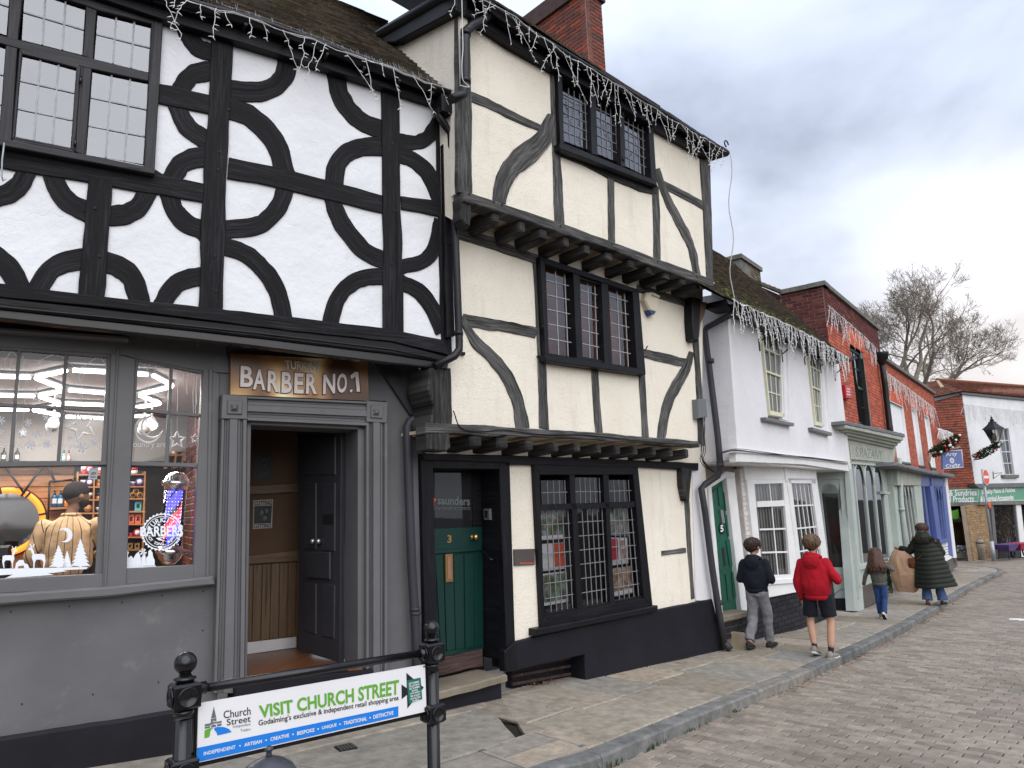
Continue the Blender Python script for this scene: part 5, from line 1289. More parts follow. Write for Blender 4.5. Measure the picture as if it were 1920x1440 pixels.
roof_tiles(B3,U3,a0[0]-.75,a1[0]-.02,a0[1]+.05-.75*(a1[1]-a0[1])/(a1[0]-a0[0]),a1[1]+.05,.22,pit3,len3,M['old_roof_tile'],.165,.10)
m=MB()
for k in range(90):
 p=O3+D3*rnd.uniform(0,5)+S3*abs(rnd.gauss(0,.25));m.ball(p+N3*(.02 if N3.z>0 else-.02),rnd.uniform(.015,.04),6,sz=.6)
m.obj('moss',M['moss'],B3,kind='stuff')
m=MB();m.tube([U3.hit(1378,582,.2),U3.hit(1367,592,.15),F3.hit(1325,614,.10),F3.hit(1321,622,.10),F3.hit(1335,730,.10),F3.hit(1346,820,.10),F3.hit(1351,880,.10),F3.hit(1346,892,.10),G2.hit(1322,908,.12),G2.hit(1315,916,.12),G2.hit(1322,960,.12),G2.hit(1336,1070,.12),G2.hit(1350,1160,.12),G2.hit(1359,1215,.12)],.045,12);m.obj('downpipe',M['grey_paint_dark'],B3)
for pl,x,y,o in((F3,1332,677,.10),(G2,1347,1130,.12),(F3,1350,872,.10)):
 p=pl.hit(x,y,o);m=MB();m.tube([p-up*.03,p+up*.03],.054,12);m.obj('pipe_collar',M['grey_paint_dark'],B3)
q=G2.hit(1362,1217,.12);m=MB();m.tube([G2.hit(1358,1205,.12),q+Vector((*G2.n,0))*.06],.05,10);m.obj('pipe_shoe',M['grey_paint_dark'],B3)
# ground floor: door 5
D5=G2.off(-.16)
s3('wall',D5,[(1300,780),(1420,800),(1430,1150),(1350,1160)],-.05,M['mortar'],-.15,0)
dr=s3('door',D5,[(1334,912),(1346,901),(1360,896),(1389,1143),(1355,1153)],.0,M['green_door_paint'],-.05,.003)
def d5(pts,o1=.016,nm='door_panel',mat=None):slab(dr,nm,D5,pts,.0,o1,mat or M['green_door_paint'],.004)
for pts in([(1335,924),(1342,916),(1344,968),(1339,969)],[(1346,914),(1353,909),(1357,948),(1350,949)],[(1357,908),(1363,906),(1369,956),(1361,958)],[(1340,976),(1347,975),(1351,1012),(1344,1013)],[(1359,966),(1369,964),(1374,1003),(1366,1006)],[(1344,1021),(1352,1019),(1357,1068),(1349,1070)],[(1362,1013),(1375,1010),(1380,1058),(1369,1062)],[(1350,1080),(1358,1078),(1363,1128),(1355,1130)],[(1361,1077),(1369,1075),(1374,1124),(1366,1127)],[(1372,1073),(1380,1071),(1385,1118),(1376,1122)]):d5(pts)
d5([(1351,956),(1356,956),(1360,980),(1355,982)],.03,'door_knocker',M['steel'])
d5([(1354,1028),(1358,1027),(1362,1060),(1357,1062)],.02,'letter_plate',M['ink_black'])
q=D5.hit(1353,991,.02);m=MB();m.lathe(q,[(.075,0),(.08,.008),(.001,.012)],20,0,(Vector((*D5.d,0)),up,Vector((*D5.n,0))));m.obj('number_plate',M['ink_black'],dr)
text_on(dr,'door_number',D5,'5',[(1350.5,985),(1356,984),(1356.5,997),(1351,998)],.034,M['white_paint_clean'],.03,.002)
s3('door_jamb',D5,[(1362,893),(1378,893),(1406,1144),(1391,1148)],.08,WP,-.05,.008,.003,'v')
s3('door_jamb',D5,[(1328,912),(1334,909),(1356,1153),(1349,1156)],.08,WP,-.05,.006,.003,'v')
s3('door_head',D5,[(1330,905),(1362,884),(1378,886),(1378,896),(1362,896),(1334,914)],.08,WP,-.05,.006)
s3('door_step',D5,[(1354,1156),(1406,1145),(1408,1156),(1356,1168)],.28,M['stone_step'],-.05,.015,.006)
zc_=D5.uv(1356,1168,.26)[1];m=MB();ua,ub=D5.uv(1356,1170,.22)[0],D5.uv(1412,1160,.22)[0]
m.box(D5,ua,ub,zc_-.5,zc_-.002,-.05,.22);m.obj('step_core',M['mortar_dark'],B3)
brick_wall(B3,D5,ua,ub,zc_-.24,zc_-.005,.225,M['black_brick'],M['mortar_dark'],.23,.075,'brick',40,wallname='step_riser')
sb=ghit(1384,1217);
c1,c2,c3=ghit(1361,1215),ghit(1400,1218),ghit(1430,1196)
hx=Vector((*D5.d,0));ax=(c2-c1);ax.z=0
zt_=c1.z+.22
cs=[(c1.x,c1.y),(c2.x,c2.y),(c2.x-D5.n[0]*.42,c2.y-D5.n[1]*.42),(c1.x-D5.n[0]*.42,c1.y-D5.n[1]*.42)]
s_=plate('stone_step',cs,lambda x,y:zt_,.40,M['sand_step'],B3,.016,0,.1,.006)
brick_wall(B3,D5,D5.uv(1380,880)[0],D5.uv(1403,880)[0],D5.uv(1395,1140)[1],D5.uv(1395,880)[1],.06,M['white_brick'],M['white_brick'],.225,.075,'brick',120,wallname='pier')
# bay window: two canted faces on a black painted brick base
BL_=Pl(ghit(1480,1185)[:2],vpd(2330));cpt=BL_.hit(1500,1100);BR_=Pl((cpt.x,cpt.y),vpd(2010))
ucr=BL_.uv(1500,1100)[0]
def bay(nm,pl,pts,o1,mat,o0=-.04,bev=.006,rough=.003,grain='u',par=None):return slab(par or B3,nm,pl,pts,o0,o1,mat,bev,rough,grain)
zb0,zb1=BL_.uv(1480,1190)[1]-.3,BL_.uv(1490,1108)[1]
ul=BL_.uv(1404,1110)[0]
brick_wall(B3,BL_,ul,ucr,zb0,zb1,-.03,M['black_brick'],M['black_plinth'],.225,.075,'brick',60,wallname='bay_base')
ur=BR_.uv(1568,1120)[0]
brick_wall(B3,BR_,0,ur,zb0,zb1,-.03,M['black_brick'],M['black_plinth'],.225,.075,'brick',60,wallname='bay_base')
bay('apron',BL_,[(1426,1078),(1493,1078),(1497,1110),(1432,1122)],.02,WP);bay('apron',BL_,[(1424,1088),(1494,1084),(1495,1093),(1426,1098)],.05,WP)
bay('apron',BR_,[(1493,1078),(1552,1066),(1556,1092),(1497,1110)],.02,WP);bay('apron',BR_,[(1494,1084),(1553,1070),(1554,1078),(1495,1093)],.05,WP)
bay('bay_head',BL_,[(1395,868),(1473,874),(1475,900),(1398,900)],.03,WP,-.1);bay('bay_head',BR_,[(1472,874),(1530,880),(1532,900),(1475,902)],.03,WP,-.1)
WB=room(B3,BL_,[(1400,898),(1476,896),(1500,1088),(1428,1092)],-.06,.3,M['room_wall_grey'],'bay_window')
def wb(nm,pl,pts,o1,mat=WP,o0=-.05,bev=.004,grain='v'):return slab(WB,nm,pl,pts,o0,o1,mat,bev,.002,grain)
wb('window_frame',BL_,[(1400,899),(1414,900),(1431,1085),(1421,1088)],.03);wb('window_frame',BL_,[(1468,897),(1476,896),(1500,1088),(1484,1088)],.03)
wb('window_frame',BL_,[(1405,898),(1476,896),(1476,906),(1406,908)],.025);wb('window_frame',BL_,[(1420,940),(1472,938),(1473,949),(1421,951)],.02);wb('window_frame',BL_,[(1431,1079),(1490,1077),(1491,1088),(1432,1090)],.025)
panes(WB,BL_,[(1414,906),(1468,905),(1471,940),(1419,941)],2,1,-.01,.028,WP,M['clear_old_glass'])
panes(WB,BL_,[(1420,950),(1472,948),(1484,1079),(1432,1080)],2,3,-.01,.028,WP,M['clear_old_glass'])
WB2=room(B3,BR_,[(1476,897),(1530,899),(1553,1072),(1500,1088)],-.06,.3,M['room_wall_grey'],'bay_window')
for pts in([(1476,896),(1483,897),(1506,1084),(1500,1090)],[(1521,899),(1532,899),(1556,1072),(1545,1076)],[(1478,896),(1530,898),(1530,907),(1479,906)],[(1499,1079),(1550,1066),(1553,1076),(1500,1090)]):slab(WB2,'window_frame',BR_,pts,-.05,.03,WP,.004)
panes(WB2,BR_,[(1483,906),(1521,907),(1545,1068),(1503,1078)],5,4,-.01,.026,WP,M['clear_old_glass'])
for pl,xs_,ya,yb in((BL_,[(1408,1426),(1472,1490)],903,1084),(BR_,[(1478,1500),(1528,1552)],903,1084)):
 m=MB();n_=40;pr=None
 for k in range(n_+1):
  t=k/n_;a=pl.hit(xs_[0][0]*(1-t)+xs_[1][0]*t,ya,-.09+.02*math.sin(k*1.9));b=pl.hit(xs_[0][1]*(1-t)+xs_[1][1]*t,yb,-.09+.02*math.sin(k*1.9+.4))
  i=(m.vert(a),m.vert(b))
  if pr:m.face((pr[0],pr[1],i[1],i[0]),0,True)
  pr=i
 m.obj('curtain',M['curtain'],WB if pl is BL_ else WB2)
m=MB()
for j in range(3):m.tube(catmull([tuple(U3.hit(x,y+j*1.5+rnd.uniform(-1,1),.09)) for x,y in((1350,848),(1382,842),(1430,848),(1480,853),(1530,858),(1590,866))],4),.005,4)
m.obj('cable',M['cable_black'],B3)
cq=X3+U3.P(0,0,0)*0;CK=Pl((X3.x-U3.n[0]*.6,X3.y-U3.n[1]*.6),U3.d)
ua,ub=CK.uv(1408,510)[0],CK.uv(1425,510)[0];zt_=CK.uv(1408,492)[1]
brick_wall(B3,CK,ua,ub,zt_-1.6,zt_-.08,0,M['old_roof_tile'],M['stone_coping'],.22,.075,'brick',40,wallname='chimney_core',depth=.7)
m=MB();m.box(CK,ua-.06,ub+.06,zt_-.10,zt_+.02,-.76,.06);m.obj('chimney_cap',M['stone_coping'],B3)
m=MB();m.box(CK,ua-.75,ua+.0,zt_-1.6,zt_-.09,-.7,.0);m.box(CK,ua-.8,ua-.0,zt_-.10,zt_+.02,-.76,.06);m.obj('chimney_shoulder',M['stone_coping'],B3)
# building four: red brick shop with sage green front
B4=thing('brick_shop','tall red painted brick building with dark parapet and a sage green arched shop front','building',tuple(G4.P(2,0)))
SP=M['sage_paint'];SW=M['sage_paint_worn']
def s4(name,pts,o1,mat,o0=-.02,bev=.006,par=None,pl=None,rough=0,grain='u'):return slab(par or B4,name,pl or G4,pts,o0,o1,mat,bev,rough,grain)
uA,uB=G4.uv(1552,620)[0],G4.uv(1648,640)[0]
zt4,zb4=G4.uv(1545,538)[1],G4.uv(1600,815)[1]
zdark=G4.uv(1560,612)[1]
wq=[G4.uv(x,y) for x,y in((1592,645),(1617,657),(1633,801),(1624,799))]
wq=[wq[0],wq[1],wq[2],(wq[0][0],wq[2][1])]
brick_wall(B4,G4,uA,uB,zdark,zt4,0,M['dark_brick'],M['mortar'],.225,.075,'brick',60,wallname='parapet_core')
brick_wall(B4,G4,uA,uB,zb4,zdark,0,M['red_brick'],M['mortar_dark'],.225,.075,'brick',120,wallname='wall',holes=[wq],gap=.007,depth=.03)
ax0,ax1=wq[0][0]-.12,wq[1][0]+.18;nb_=12
for k in range(nb_):
 a,b=ax0+(ax1-ax0)*k/nb_,ax0+(ax1-ax0)*(k+1)/nb_;sk=lambda u:(u-(ax0+ax1)/2)*.22
 m=MB();m.prism(G4,[(a+.004,wq[0][1]+.01),(b-.004,wq[0][1]+.01),(b+sk(b)-.004,wq[0][1]+.42),(a+sk(a)+.004,wq[0][1]+.42)],-.01,.014,.003);m.obj('arch_brick',M['bright_brick'],B4)
W7=room(B4,G4,[(1592,645),(1617,657),(1632,801),(1624,799)],-.0,.11,M['room_dark'],'window')
m=MB();m.box(G4,wq[1][0]-.02,wq[1][0]+.01,wq[2][1],wq[0][1],-.12,.002);m.obj('window_reveal',M['mortar'],W7)
uw0,uw1=wq[0][0],wq[1][0];zw0,zw1=wq[2][1],wq[0][1];FG=M['bottle_green_paint']
def w7(u0,u1,z0,z1,o0,o1,nm,mat):m=MB();m.box(G4,u0,u1,z0,z1,o0,o1);m.obj(nm,mat,W7)
for(u0,u1,z0,z1) in((uw0,uw0+.05,zw0,zw1),(uw1-.07,uw1-.02,zw0,zw1),(uw0,uw1,zw1-.07,zw1),(uw0,uw1,zw0,zw0+.08),(uw0,uw1,(zw0+zw1)/2-.03,(zw0+zw1)/2+.03)):w7(u0,u1,z0,z1,-.12,-.07,'window_frame',FG)
w7((uw0+uw1)/2-.01,(uw0+uw1)/2+.01,zw0,zw1,-.11,-.08,'glazing_bar',FG)
for k in(.25,.75):w7(uw0,uw1,zw0+(zw1-zw0)*k-.01,zw0+(zw1-zw0)*k+.01,-.11,-.079,'glazing_bar',FG)
m=MB();m.quad(G4.P(uw0,zw0,-.095),G4.P(uw1,zw0,-.095),G4.P(uw1,zw1,-.095),G4.P(uw0,zw1,-.095));m.obj('pane',M['mid_glass'],W7)
F4=Pl(G4.P(uA,0)[:2],(-G4.n[0],-G4.n[1]));F4.n=(-G4.d[0],-G4.d[1])
ud=F4.uv(1462,552)[0]
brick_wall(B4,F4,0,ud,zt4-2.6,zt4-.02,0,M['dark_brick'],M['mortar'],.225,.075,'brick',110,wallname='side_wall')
zc4=zt4
for pl,a,b in((G4,uA-.08,uB+.05),(F4,-.08,ud)):
 k=a
 while k<b-.05:
  k2=min(k+rnd.uniform(.6,.8),b);m=MB();m.box(pl,k+.003,k2-.003,zc4-.01,zc4+.09,-.28,.07 if pl is G4 else.065);m.obj('coping_stone',M['stone_coping'],B4);k=k2
gq=[F4.uv(x,y,-.0) for x,y in((1400,520),(1420,519),(1462,553),(1462,640),(1380,640))]
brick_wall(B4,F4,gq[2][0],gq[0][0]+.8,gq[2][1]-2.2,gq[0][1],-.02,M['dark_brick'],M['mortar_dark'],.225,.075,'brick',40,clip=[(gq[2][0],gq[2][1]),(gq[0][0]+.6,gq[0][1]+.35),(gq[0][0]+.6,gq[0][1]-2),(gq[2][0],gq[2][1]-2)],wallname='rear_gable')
m=MB();P_a=F4.P(gq[2][0]-.05,gq[2][1]+.02,.02);P_b=F4.P(gq[0][0]+.7,gq[0][1]+.42,.02);dd_=(P_b-P_a);k=14
for i in range(k):
 a=P_a+dd_*(i/k);b=P_a+dd_*((i+.97)/k);nn=Vector((*F4.n,0));m.box8([a+nn*.10,a-nn*.35,b-nn*.35,b+nn*.10,a+nn*.10+up*.09,a-nn*.35+up*.09,b-nn*.35+up*.06,b+nn*.10+up*.06])
m.obj('coping_tile',M['old_roof_tile'],B4,kind='stuff')
RB=thing('fire_alarm_box','small red alarm box on the red brick wall beside the tall green sash window','alarm box',tuple(G4.hit(1590,735,.02)))
slab(RB,'case',G4,[(1585,721),(1596,724),(1598,748),(1588,746)],.0,.14,M['red_box'],.015)
m=MB();[m.prism(G4,[G4.uv(1588,y,.142),G4.uv(1594,y+1.5,.142),G4.uv(1594,y+3,.142),G4.uv(1588,y+1.5,.142)],.139,.1415) for y in(728,733,738)];m.obj('lettering',M['white_paint_clean'],RB)
HQ=G4.off(.10)
m=MB();c_=G4.hit(1652,668,.14)
m.lathe(c_-up*.2,[(.07,-.05),(.10,.05),(.17,.12),(.2,.26),(.2,.3)],8);m.obj('hopper',M['black_plastic'],B4)
m=MB();m.tube([c_-up*.2,G4.hit(1659,720,.12),G4.hit(1668,800,.12),G4.hit(1671,830,.12)],.075,10);m.obj('downpipe',M['bark'] if False else M['black_plastic'],B4)
# sage shop front
CN=[((1584,793),(1694,818),(1694,826),(1585,802),.34),((1586,801),(1690,825),(1689,831),(1587,808),.26),((1588,807),(1684,829),(1683,836),(1589,815),.18),((1590,814),(1680,834),(1679,841),(1591,822),.10)]
for a,b,c,d,o in CN:s4('cornice',[a,b,c,d],o,SW,-.1,.01)
s4('lead_cover',[(1583,789),(1696,813),(1697,820),(1583,795)],.36,M['lead_flashing'],-.1,.01,None,None,.01)
s4('fascia',[(1590,820),(1680,838),(1676,873),(1593,866)],.03,SW,-.1,.004)
s4('name_board',[(1593,834),(1672,845),(1671,868),(1596,861)],.05,SW,.0,.004)
FN=thing('shop_name_lettering','faint ghost of old shop lettering flaking on the sage green fascia board','lettering',tuple(G4.hit(1632,852,.055)))
text_on(FN,'lettering',G4,"S.PAZANY",[(1604,838),(1654,845),(1653,862),(1605,856)],.0505,M['sign_grey'],-.015,.002)
text_on(FN,'lettering',G4,"FRUITERER",[(1614,862),(1648,865),(1648,868),(1614,865.5)],.0505,M['sign_grey'],-.01,.002) if False else None
s4('corner_post',[(1583,870),(1597,868),(1622,1148),(1604,1146)],.05,SP,-.12,.008,None,None,.004,'v')
for x in(1587,1592):s4('post_moulding',[(x,870),(x+2,870),(x+24,1100),(x+21,1100)],.07,SP,.0,.004)
s4('shopfront_head',[(1595,862),(1672,868),(1672,876),(1597,870)],.03,SP,-.08,.004)
WS=room(B4,G4,[(1598,868),(1652,873),(1671,1052),(1617,1066)],-.05,.5,M['room_dark'],'shop_window')
def lancets(par,pl,q,n_,o,mat,gm,bar=.05):
 tl,tr,br,bl=[pl.uv(x,y,o) for x,y in q]
 def Q(s_,t):return((tl[0]*(1-s_)+tr[0]*s_)*(1-t)+(bl[0]*(1-s_)+br[0]*s_)*t,(tl[1]*(1-s_)+tr[1]*s_)*(1-t)+(bl[1]*(1-s_)+br[1]*s_)*t)
 W_=abs(tr[0]-tl[0]);H_=abs(tl[1]-bl[1]);a=bar/W_
 for i in range(n_+1):
  s_=i/n_;m=MB();m.prism(pl,[Q(s_-a/2,0),Q(s_+a/2,0),Q(s_+a/2,1),Q(s_-a/2,1)],o-.03,o+.03,.008);m.obj('mullion',mat,par)
 for i in range(n_):
  m=MB();m.face([m.vert(pl.P(*Q(s_,t),o-.01)) for s_,t in((i/n_,0),((i+1)/n_,0),((i+1)/n_,1),(i/n_,1))][::-1]);m.obj('pane',gm,par)
  hh=min(.24,.9*W_/n_/H_*1.1)
  pts=[Q((i+.5)/n_+(.5/n_)*math.cos(t)*1.0*math.copysign(1,1),hh*(1-math.sin(t)**.8)) for t in[math.pi*k/10 for k in range(11)]]
  m=MB();m.tube([pl.P(p[0],p[1],o+.01) for p in pts],.022,6);m.obj('arch_bar',mat,par)
lancets(WS,G4,[(1598,868),(1650,872),(1668,1050),(1617,1064)],3,-.02,SP,M['mid_glass'])
s4('window_sill',[(1613,1060),(1672,1046),(1673,1054),(1614,1069)],.09,SP,-.05,.008)
s4('stall_riser',[(1612,1066),(1690,1048),(1697,1074),(1617,1103)],.02,SP,-.1,.004)
s4('plinth',[(1617,1100),(1700,1070),(1704,1084),(1620,1144)],.05,M['plaque'],-.1,.008)
s4('shop_door_recess',[(1652,874),(1672,876),(1692,1050),(1672,1052)],-.10,SP,-.2,.003)
s4('pilaster',[(1671,870),(1681,872),(1702,1066),(1692,1070)],.05,SP,-.1,.008,None,None,0,'v')
s4('letter_shelf',[(1660,921),(1669,923),(1669,927),(1660,926)],.08,SP,-.1,.004)
m=MB();m.tube([G4.hit(1686,860,.12),G4.hit(1690,940,.12),G4.hit(1703,1060,.12)],.06,10);m.obj('downpipe',SP,B4)
for y,x in((955,1691),):
 q=G4.hit(x,y,.12);m=MB();m.tube([q-up*.03,q+up*.03],.075,10);m.obj('pipe_collar',SP,B4)
_dl=vpd(-1938);E4=Pl(ghit(1606,1145)[:2],(-_dl[0],-_dl[1]))
def e4(nm,pts,o1,mat,o0=-.04,bev=.005,par=None,rough=0):return slab(par or B4,nm,E4,pts,o0,o1,mat,bev,rough,'v')
zt_=E4.uv(1580,872)[1]
WD=room(B4,E4,[(1527,900),(1582,900),(1594,1070),(1545,1072)],-.03,.6,M['plaque'],'shop_door')
pane1(WD,E4,[(1531,903),(1578,903),(1590,1068),(1550,1068)],-.015,M['dark_glass'])
e4('door_stile',[(1520,888),(1537,890),(1556,1066),(1546,1076)],.02,SP,-.04,.005,WD);e4('door_stile',[(1572,890),(1583,890),(1598,1074),(1588,1066)],.02,SP,-.04,.005,WD)
e4('door_rail',[(1545,1064),(1592,1064),(1597,1078),(1547,1078)],.015,SP,-.04,.005,WD)
arc=[(1537,925)]+[(1554.5+17.5*math.cos(math.pi-math.pi*k/12),925-18*math.sin(math.pi*k/12)) for k in range(13)]+[(1572,925),(1574,896),(1535,896)]
e4('arch_head',arc,.012,SP,-.03,.003,WD)
e4('door_head',[(1515,872),(1586,872),(1586,898),(1518,900)],.03,SP)
e4('door_panel',[(1553,1076),(1600,1076),(1606,1124),(1562,1124)],.0,SP,-.08);e4('panel_rail',[(1552,1081),(1600,1081),(1601,1086),(1553,1086)],.02,SP)
m=MB();m.tube([E4.hit(x,y,.006) for x,y in((1562,1118),(1572,1108),(1579,1104),(1586,1106),(1598,1103))],.004,4);m.obj('crack',M['ink_black'],B4)
e4('plinth',[(1562,1122),(1608,1122),(1612,1147),(1565,1150)],.03,M['navy_plinth'],-.1,.01)
e4('door_post',[(1582,872),(1592,872),(1612,1122),(1600,1122)],.06,SP,-.06)
# building five: red brick terrace with blind white windows
B5=thing('brick_terrace','lower red brick building with three narrow white window reveals beyond the drainpipe','building',tuple(G4.P(10,0)))
def s5(name,pts,o1,mat,o0=-.02,bev=.006,par=None,rough=0):return slab(par or B5,name,G4,pts,o0,o1,mat,bev,rough)
uA5,uB5=uB+.02,G4.uv(1752,760)[0];zt5,zb5=G4.uv(1660,680)[1],G4.uv(1690,880)[1]
WN=[((1668,752),(1692,758),(1704,869),(1690,866)),((1708,766),(1718,771),(1732,875),(1721,872)),((1732,779),(1741,784),(1756,879),(1744,877))]
hl=[]
for q in WN:
 a,b=G4.uv(*q[0]),G4.uv(*q[1]);c=G4.uv(*q[2]);hl.append([(a[0],a[1]),(b[0],a[1]),(b[0],c[1]),(a[0],c[1])])
brick_wall(B5,G4,uA5,uB5,zb5,zt5,0,M['red_brick'],M['mortar'],.225,.075,'brick',60,wallname='wall',holes=hl,gap=.012,depth=.03)
for j,h in enumerate(hl):
 m=MB();u0,u1,z1,z0=h[0][0],h[1][0],h[0][1],h[2][1]
 m=MB();m.box(G4,u0-.02,u1+.02,z0-.03,z0+.02,-.16,.05);ob=m.obj('window',M['stone_coping'],B5)
 m=MB();m.box(G4,u0,u1,z0,z1,-.16,-.14);m.obj('window_back',M['room_dark'],ob)
 m=MB();m.box(G4,u1-.03,u1+.01,z0,z1,-.16,.012);m.box(G4,u0,u1,z1,z1+.02,-.16,.012);m.obj('window_reveal',M['white_paint_clean'],ob)
 m=MB();m.box(G4,u0+.02,u1-.04,z0,z1,-.10,-.06);m.obj('window_frame',M['white_paint_clean'],ob)
 nb_=8
 for k in range(nb_):
  a,b=u0-.1+(u1-u0+.2)*k/nb_,u0-.1+(u1-u0+.2)*(k+1)/nb_;m=MB();m.prism(G4,[(a+.004,z1+.03),(b-.004,z1+.03),(b-.004,z1+.36),(a+.004,z1+.36)],-.01,.016,.003);m.obj('arch_brick',M['bright_brick'],B5)
k=uA5
while k<uB5:
 k2=min(k+rnd.uniform(.7,1.0),uB5+.05);m=MB();m.box(G4,k+.003,k2-.003,zt5,zt5+.10,-.28,.10);m.obj('coping_stone',M['stone_coping'],B5);k=k2
m=MB();m.box(G4,uA5,uB5,zb5-2.0,zt5,-6,-.30);m.obj('wall_core',M['red_brick'],B5)
F5=Pl(G4.P(uB5,0)[:2],(-G4.n[0],-G4.n[1]))
s5('lead_cover',[(1678,866),(1745,882),(1790,890),(1790,896),(1745,889),(1678,873)],.45,M['lead_flashing'],-.1,.02,None,.02)
s5('fascia',[(1681,874),(1728,886),(1727,910),(1684,910)],.16,SW,-.1,.004)
WG=room(B5,G4,[(1686,908),(1714,909),(1732,1040),(1706,1046)],.0,.4,M['room_dark'],'shop_window')
lancets(WG,G4,[(1687,908),(1712,909),(1730,1038),(1706,1044)],4,.04,SP,M['mid_glass'],.05)
s5('pilaster',[(1713,906),(1727,908),(1738,1030),(1730,1044)],.12,SP,-.05,.006)
s5('stall_riser',[(1703,1042),(1745,1030),(1750,1070),(1706,1078)],.06,SP,-.1,.006)
# blue shop
B6=thing('blue_shop_front','narrow bright blue shop front with a white notice under its window','shop front',tuple(G4.hit(1760,980,.1)))
BP=M['blue_paint']
def s6(name,pts,o1,mat,o0=-.05,bev=.006,par=None):return slab(par or B6,name,G4,pts,o0,o1,mat,bev)
s6('fascia',[(1727,888),(1775,893),(1774,914),(1728,912)],.14,BP);s6('name_panel',[(1746,896),(1769,897),(1768,911),(1747,911)],.18,M['white_paint_clean'] if False else M['hang_blue'],.1)
s6('panel',[(1727,910),(1746,912),(1762,1040),(1744,1040)],.08,M['blue_dark_paint'])
for xa in(1731,1740):s6('stile',[(xa,910),(xa+2,910),(xa+18.5,1040),(xa+16,1040)],.11,BP)
s6('pilaster',[(1744,911),(1751,911),(1768,1020),(1760,1024)],.20,BP)
W8=room(B6,G4,[(1751,912),(1769,913),(1778,1016),(1764,1020)],.08,.3,M['room_wall_grey'],'shop_window')
lancets(W8,G4,[(1752,913),(1767,914),(1777,1012),(1764,1016)],3,.12,BP,M['clear_old_glass'],.04)
s6('pilaster',[(1767,912),(1773,912),(1790,1045),(1780,1040)],.18,BP);s6('corner_board',[(1772,895),(1776,895),(1794,1046),(1789,1046)],.20,M['white_paint_clean'])
s6('window_sill',[(1759,1014),(1780,1010),(1782,1016),(1760,1021)],.28,BP)
s6('notice',[(1764,1020),(1780,1016),(1786,1046),(1768,1056)],.16,M['paper'])
for y in(1026,1031,1036,1041):s6('notice_line',[(1769,y),(1780,y-2.5),(1780,y-1.6),(1769,y+.9)],.163,M['sign_grey'],.158,0)
s6('panel',[(1744,1036),(1770,1028),(1790,1046),(1760,1062)],.05,BP)
s6('plinth',[(1748,1066),(1793,1044),(1796,1062),(1752,1090)],.14,M['plaque'],-.1,.01)
for x,y in((1776,1060),(1788,1053)):s6('vent',[(x,y-4),(x+3,y-5),(x+4,y+4),(x+1,y+5)],.145,M['ink_black'],.1,0)
# far corner: white building with tile-hung return and hardware shop
g6=ghit(1838,1047);G6=Pl((g6.x,g6.y),vpd(3000))
B7=thing('corner_building','far white-painted corner building with tile-hung side and a green hardware shop fascia','building',tuple(g6))
def s7(name,pts,o1,mat,o0=-.05,bev=.006,pl=None,par=None,rough=0):return slab(par or B7,name,pl or G6,pts,o0,o1,mat,bev,rough)
n=NM('painted_white_brick',.75,.3);v=n.coord('Object',(1,1,1));n.col(n.ramp(n.noise(v,1.2,7,.65),[(.3,(.60,.61,.62,1)),(.6,(.72,.73,.75,1))]));n.bump(n.noise(n.coord('Object',(4,4,12)),2.0,3),.5,.01);M['painted_white_brick']=n.m
hq=[(1868,803),(1891,803),(1903,892),(1884,892)]
wallh(B7,'wall',G6,[(1804,738),(1990,756),(1990,918),(1830,920)],[hq],0,M['painted_white_brick'],.2)
W9=sashwin(B7,G6,hq,2,2,2,-.10,M['white_paint'],.03,M['mid_glass'],.5,back=.4,rm=M['curtain'])
s7('window_sill',[(1881,890),(1911,890),(1911,896),(1882,896)],.12,M['stone_coping'],-.05,.01,None,W9)
s7('parapet_coping',[(1803,733),(1990,752),(1990,757),(1804,739)],.10,M['lead_flashing'],-.2,.01)
dcr=G6.hit(1806,760)
_dr=vpd(3000);S6d=(-.985,.17);q_=math.hypot(*S6d);S7=Pl((dcr.x,dcr.y),(-S6d[0]/q_,-S6d[1]/q_));S7.n=(S7.d[1],-S7.d[0])
z0_,z1_=S7.uv(1800,916)[1],S7.uv(1800,739)[1];uL_=S7.uv(1746,800)[0]
m=MB();m.box(S7,uL_-2,0,z0_-.05,z1_,-.5,-.03);m.box(S7,uL_-2,S7.uv(1776,990)[0],z0_-3.2,z0_-.05,-.5,-.03);m.box(S7,S7.uv(1822,990)[0],0,z0_-3.2,z0_-.05,-.5,-.03);m.obj('wall',M['mortar_dark'],B7)
g_=.115;k=0;z=z0_;st7=MB();cnt=0;tw=.17
while z<z1_:
 for q in range(0,int(-uL_/tw)+2):
  u=-q*tw-(tw/2 if k%2 else 0);
  a,b=u-tw+.006,min(u,-.005)
  if b-a<.03:continue
  m=st7
  t_=.02+rnd.uniform(0,.008);hgt_=min(g_*1.05,z1_-z)
  m.box8([S7.P(a,z,.03+t_),S7.P(b,z,.03+t_),S7.P(b,z,.0),S7.P(a,z,.0),S7.P(a,z+hgt_,.012),S7.P(b,z+hgt_,.012),S7.P(b,z+hgt_,-.02),S7.P(a,z+hgt_,-.02)])
 z+=g_;k+=1
st7.obj('hung_tile_field',M['hung_tile'],B7,kind='stuff')
s7('parapet_coping',[(1742,748),(1806,733),(1806,739),(1742,755)],.1,M['lead_flashing'],-.2,.01,S7)
ea=S7.hit(1742,747,.15);eb=G6.hit(1805,734,.15);ec=G6.hit(1990,752,.15)
R0=G6.P(G6.inv(eb)[0]-.6,eb.z+1.15,-3.0);
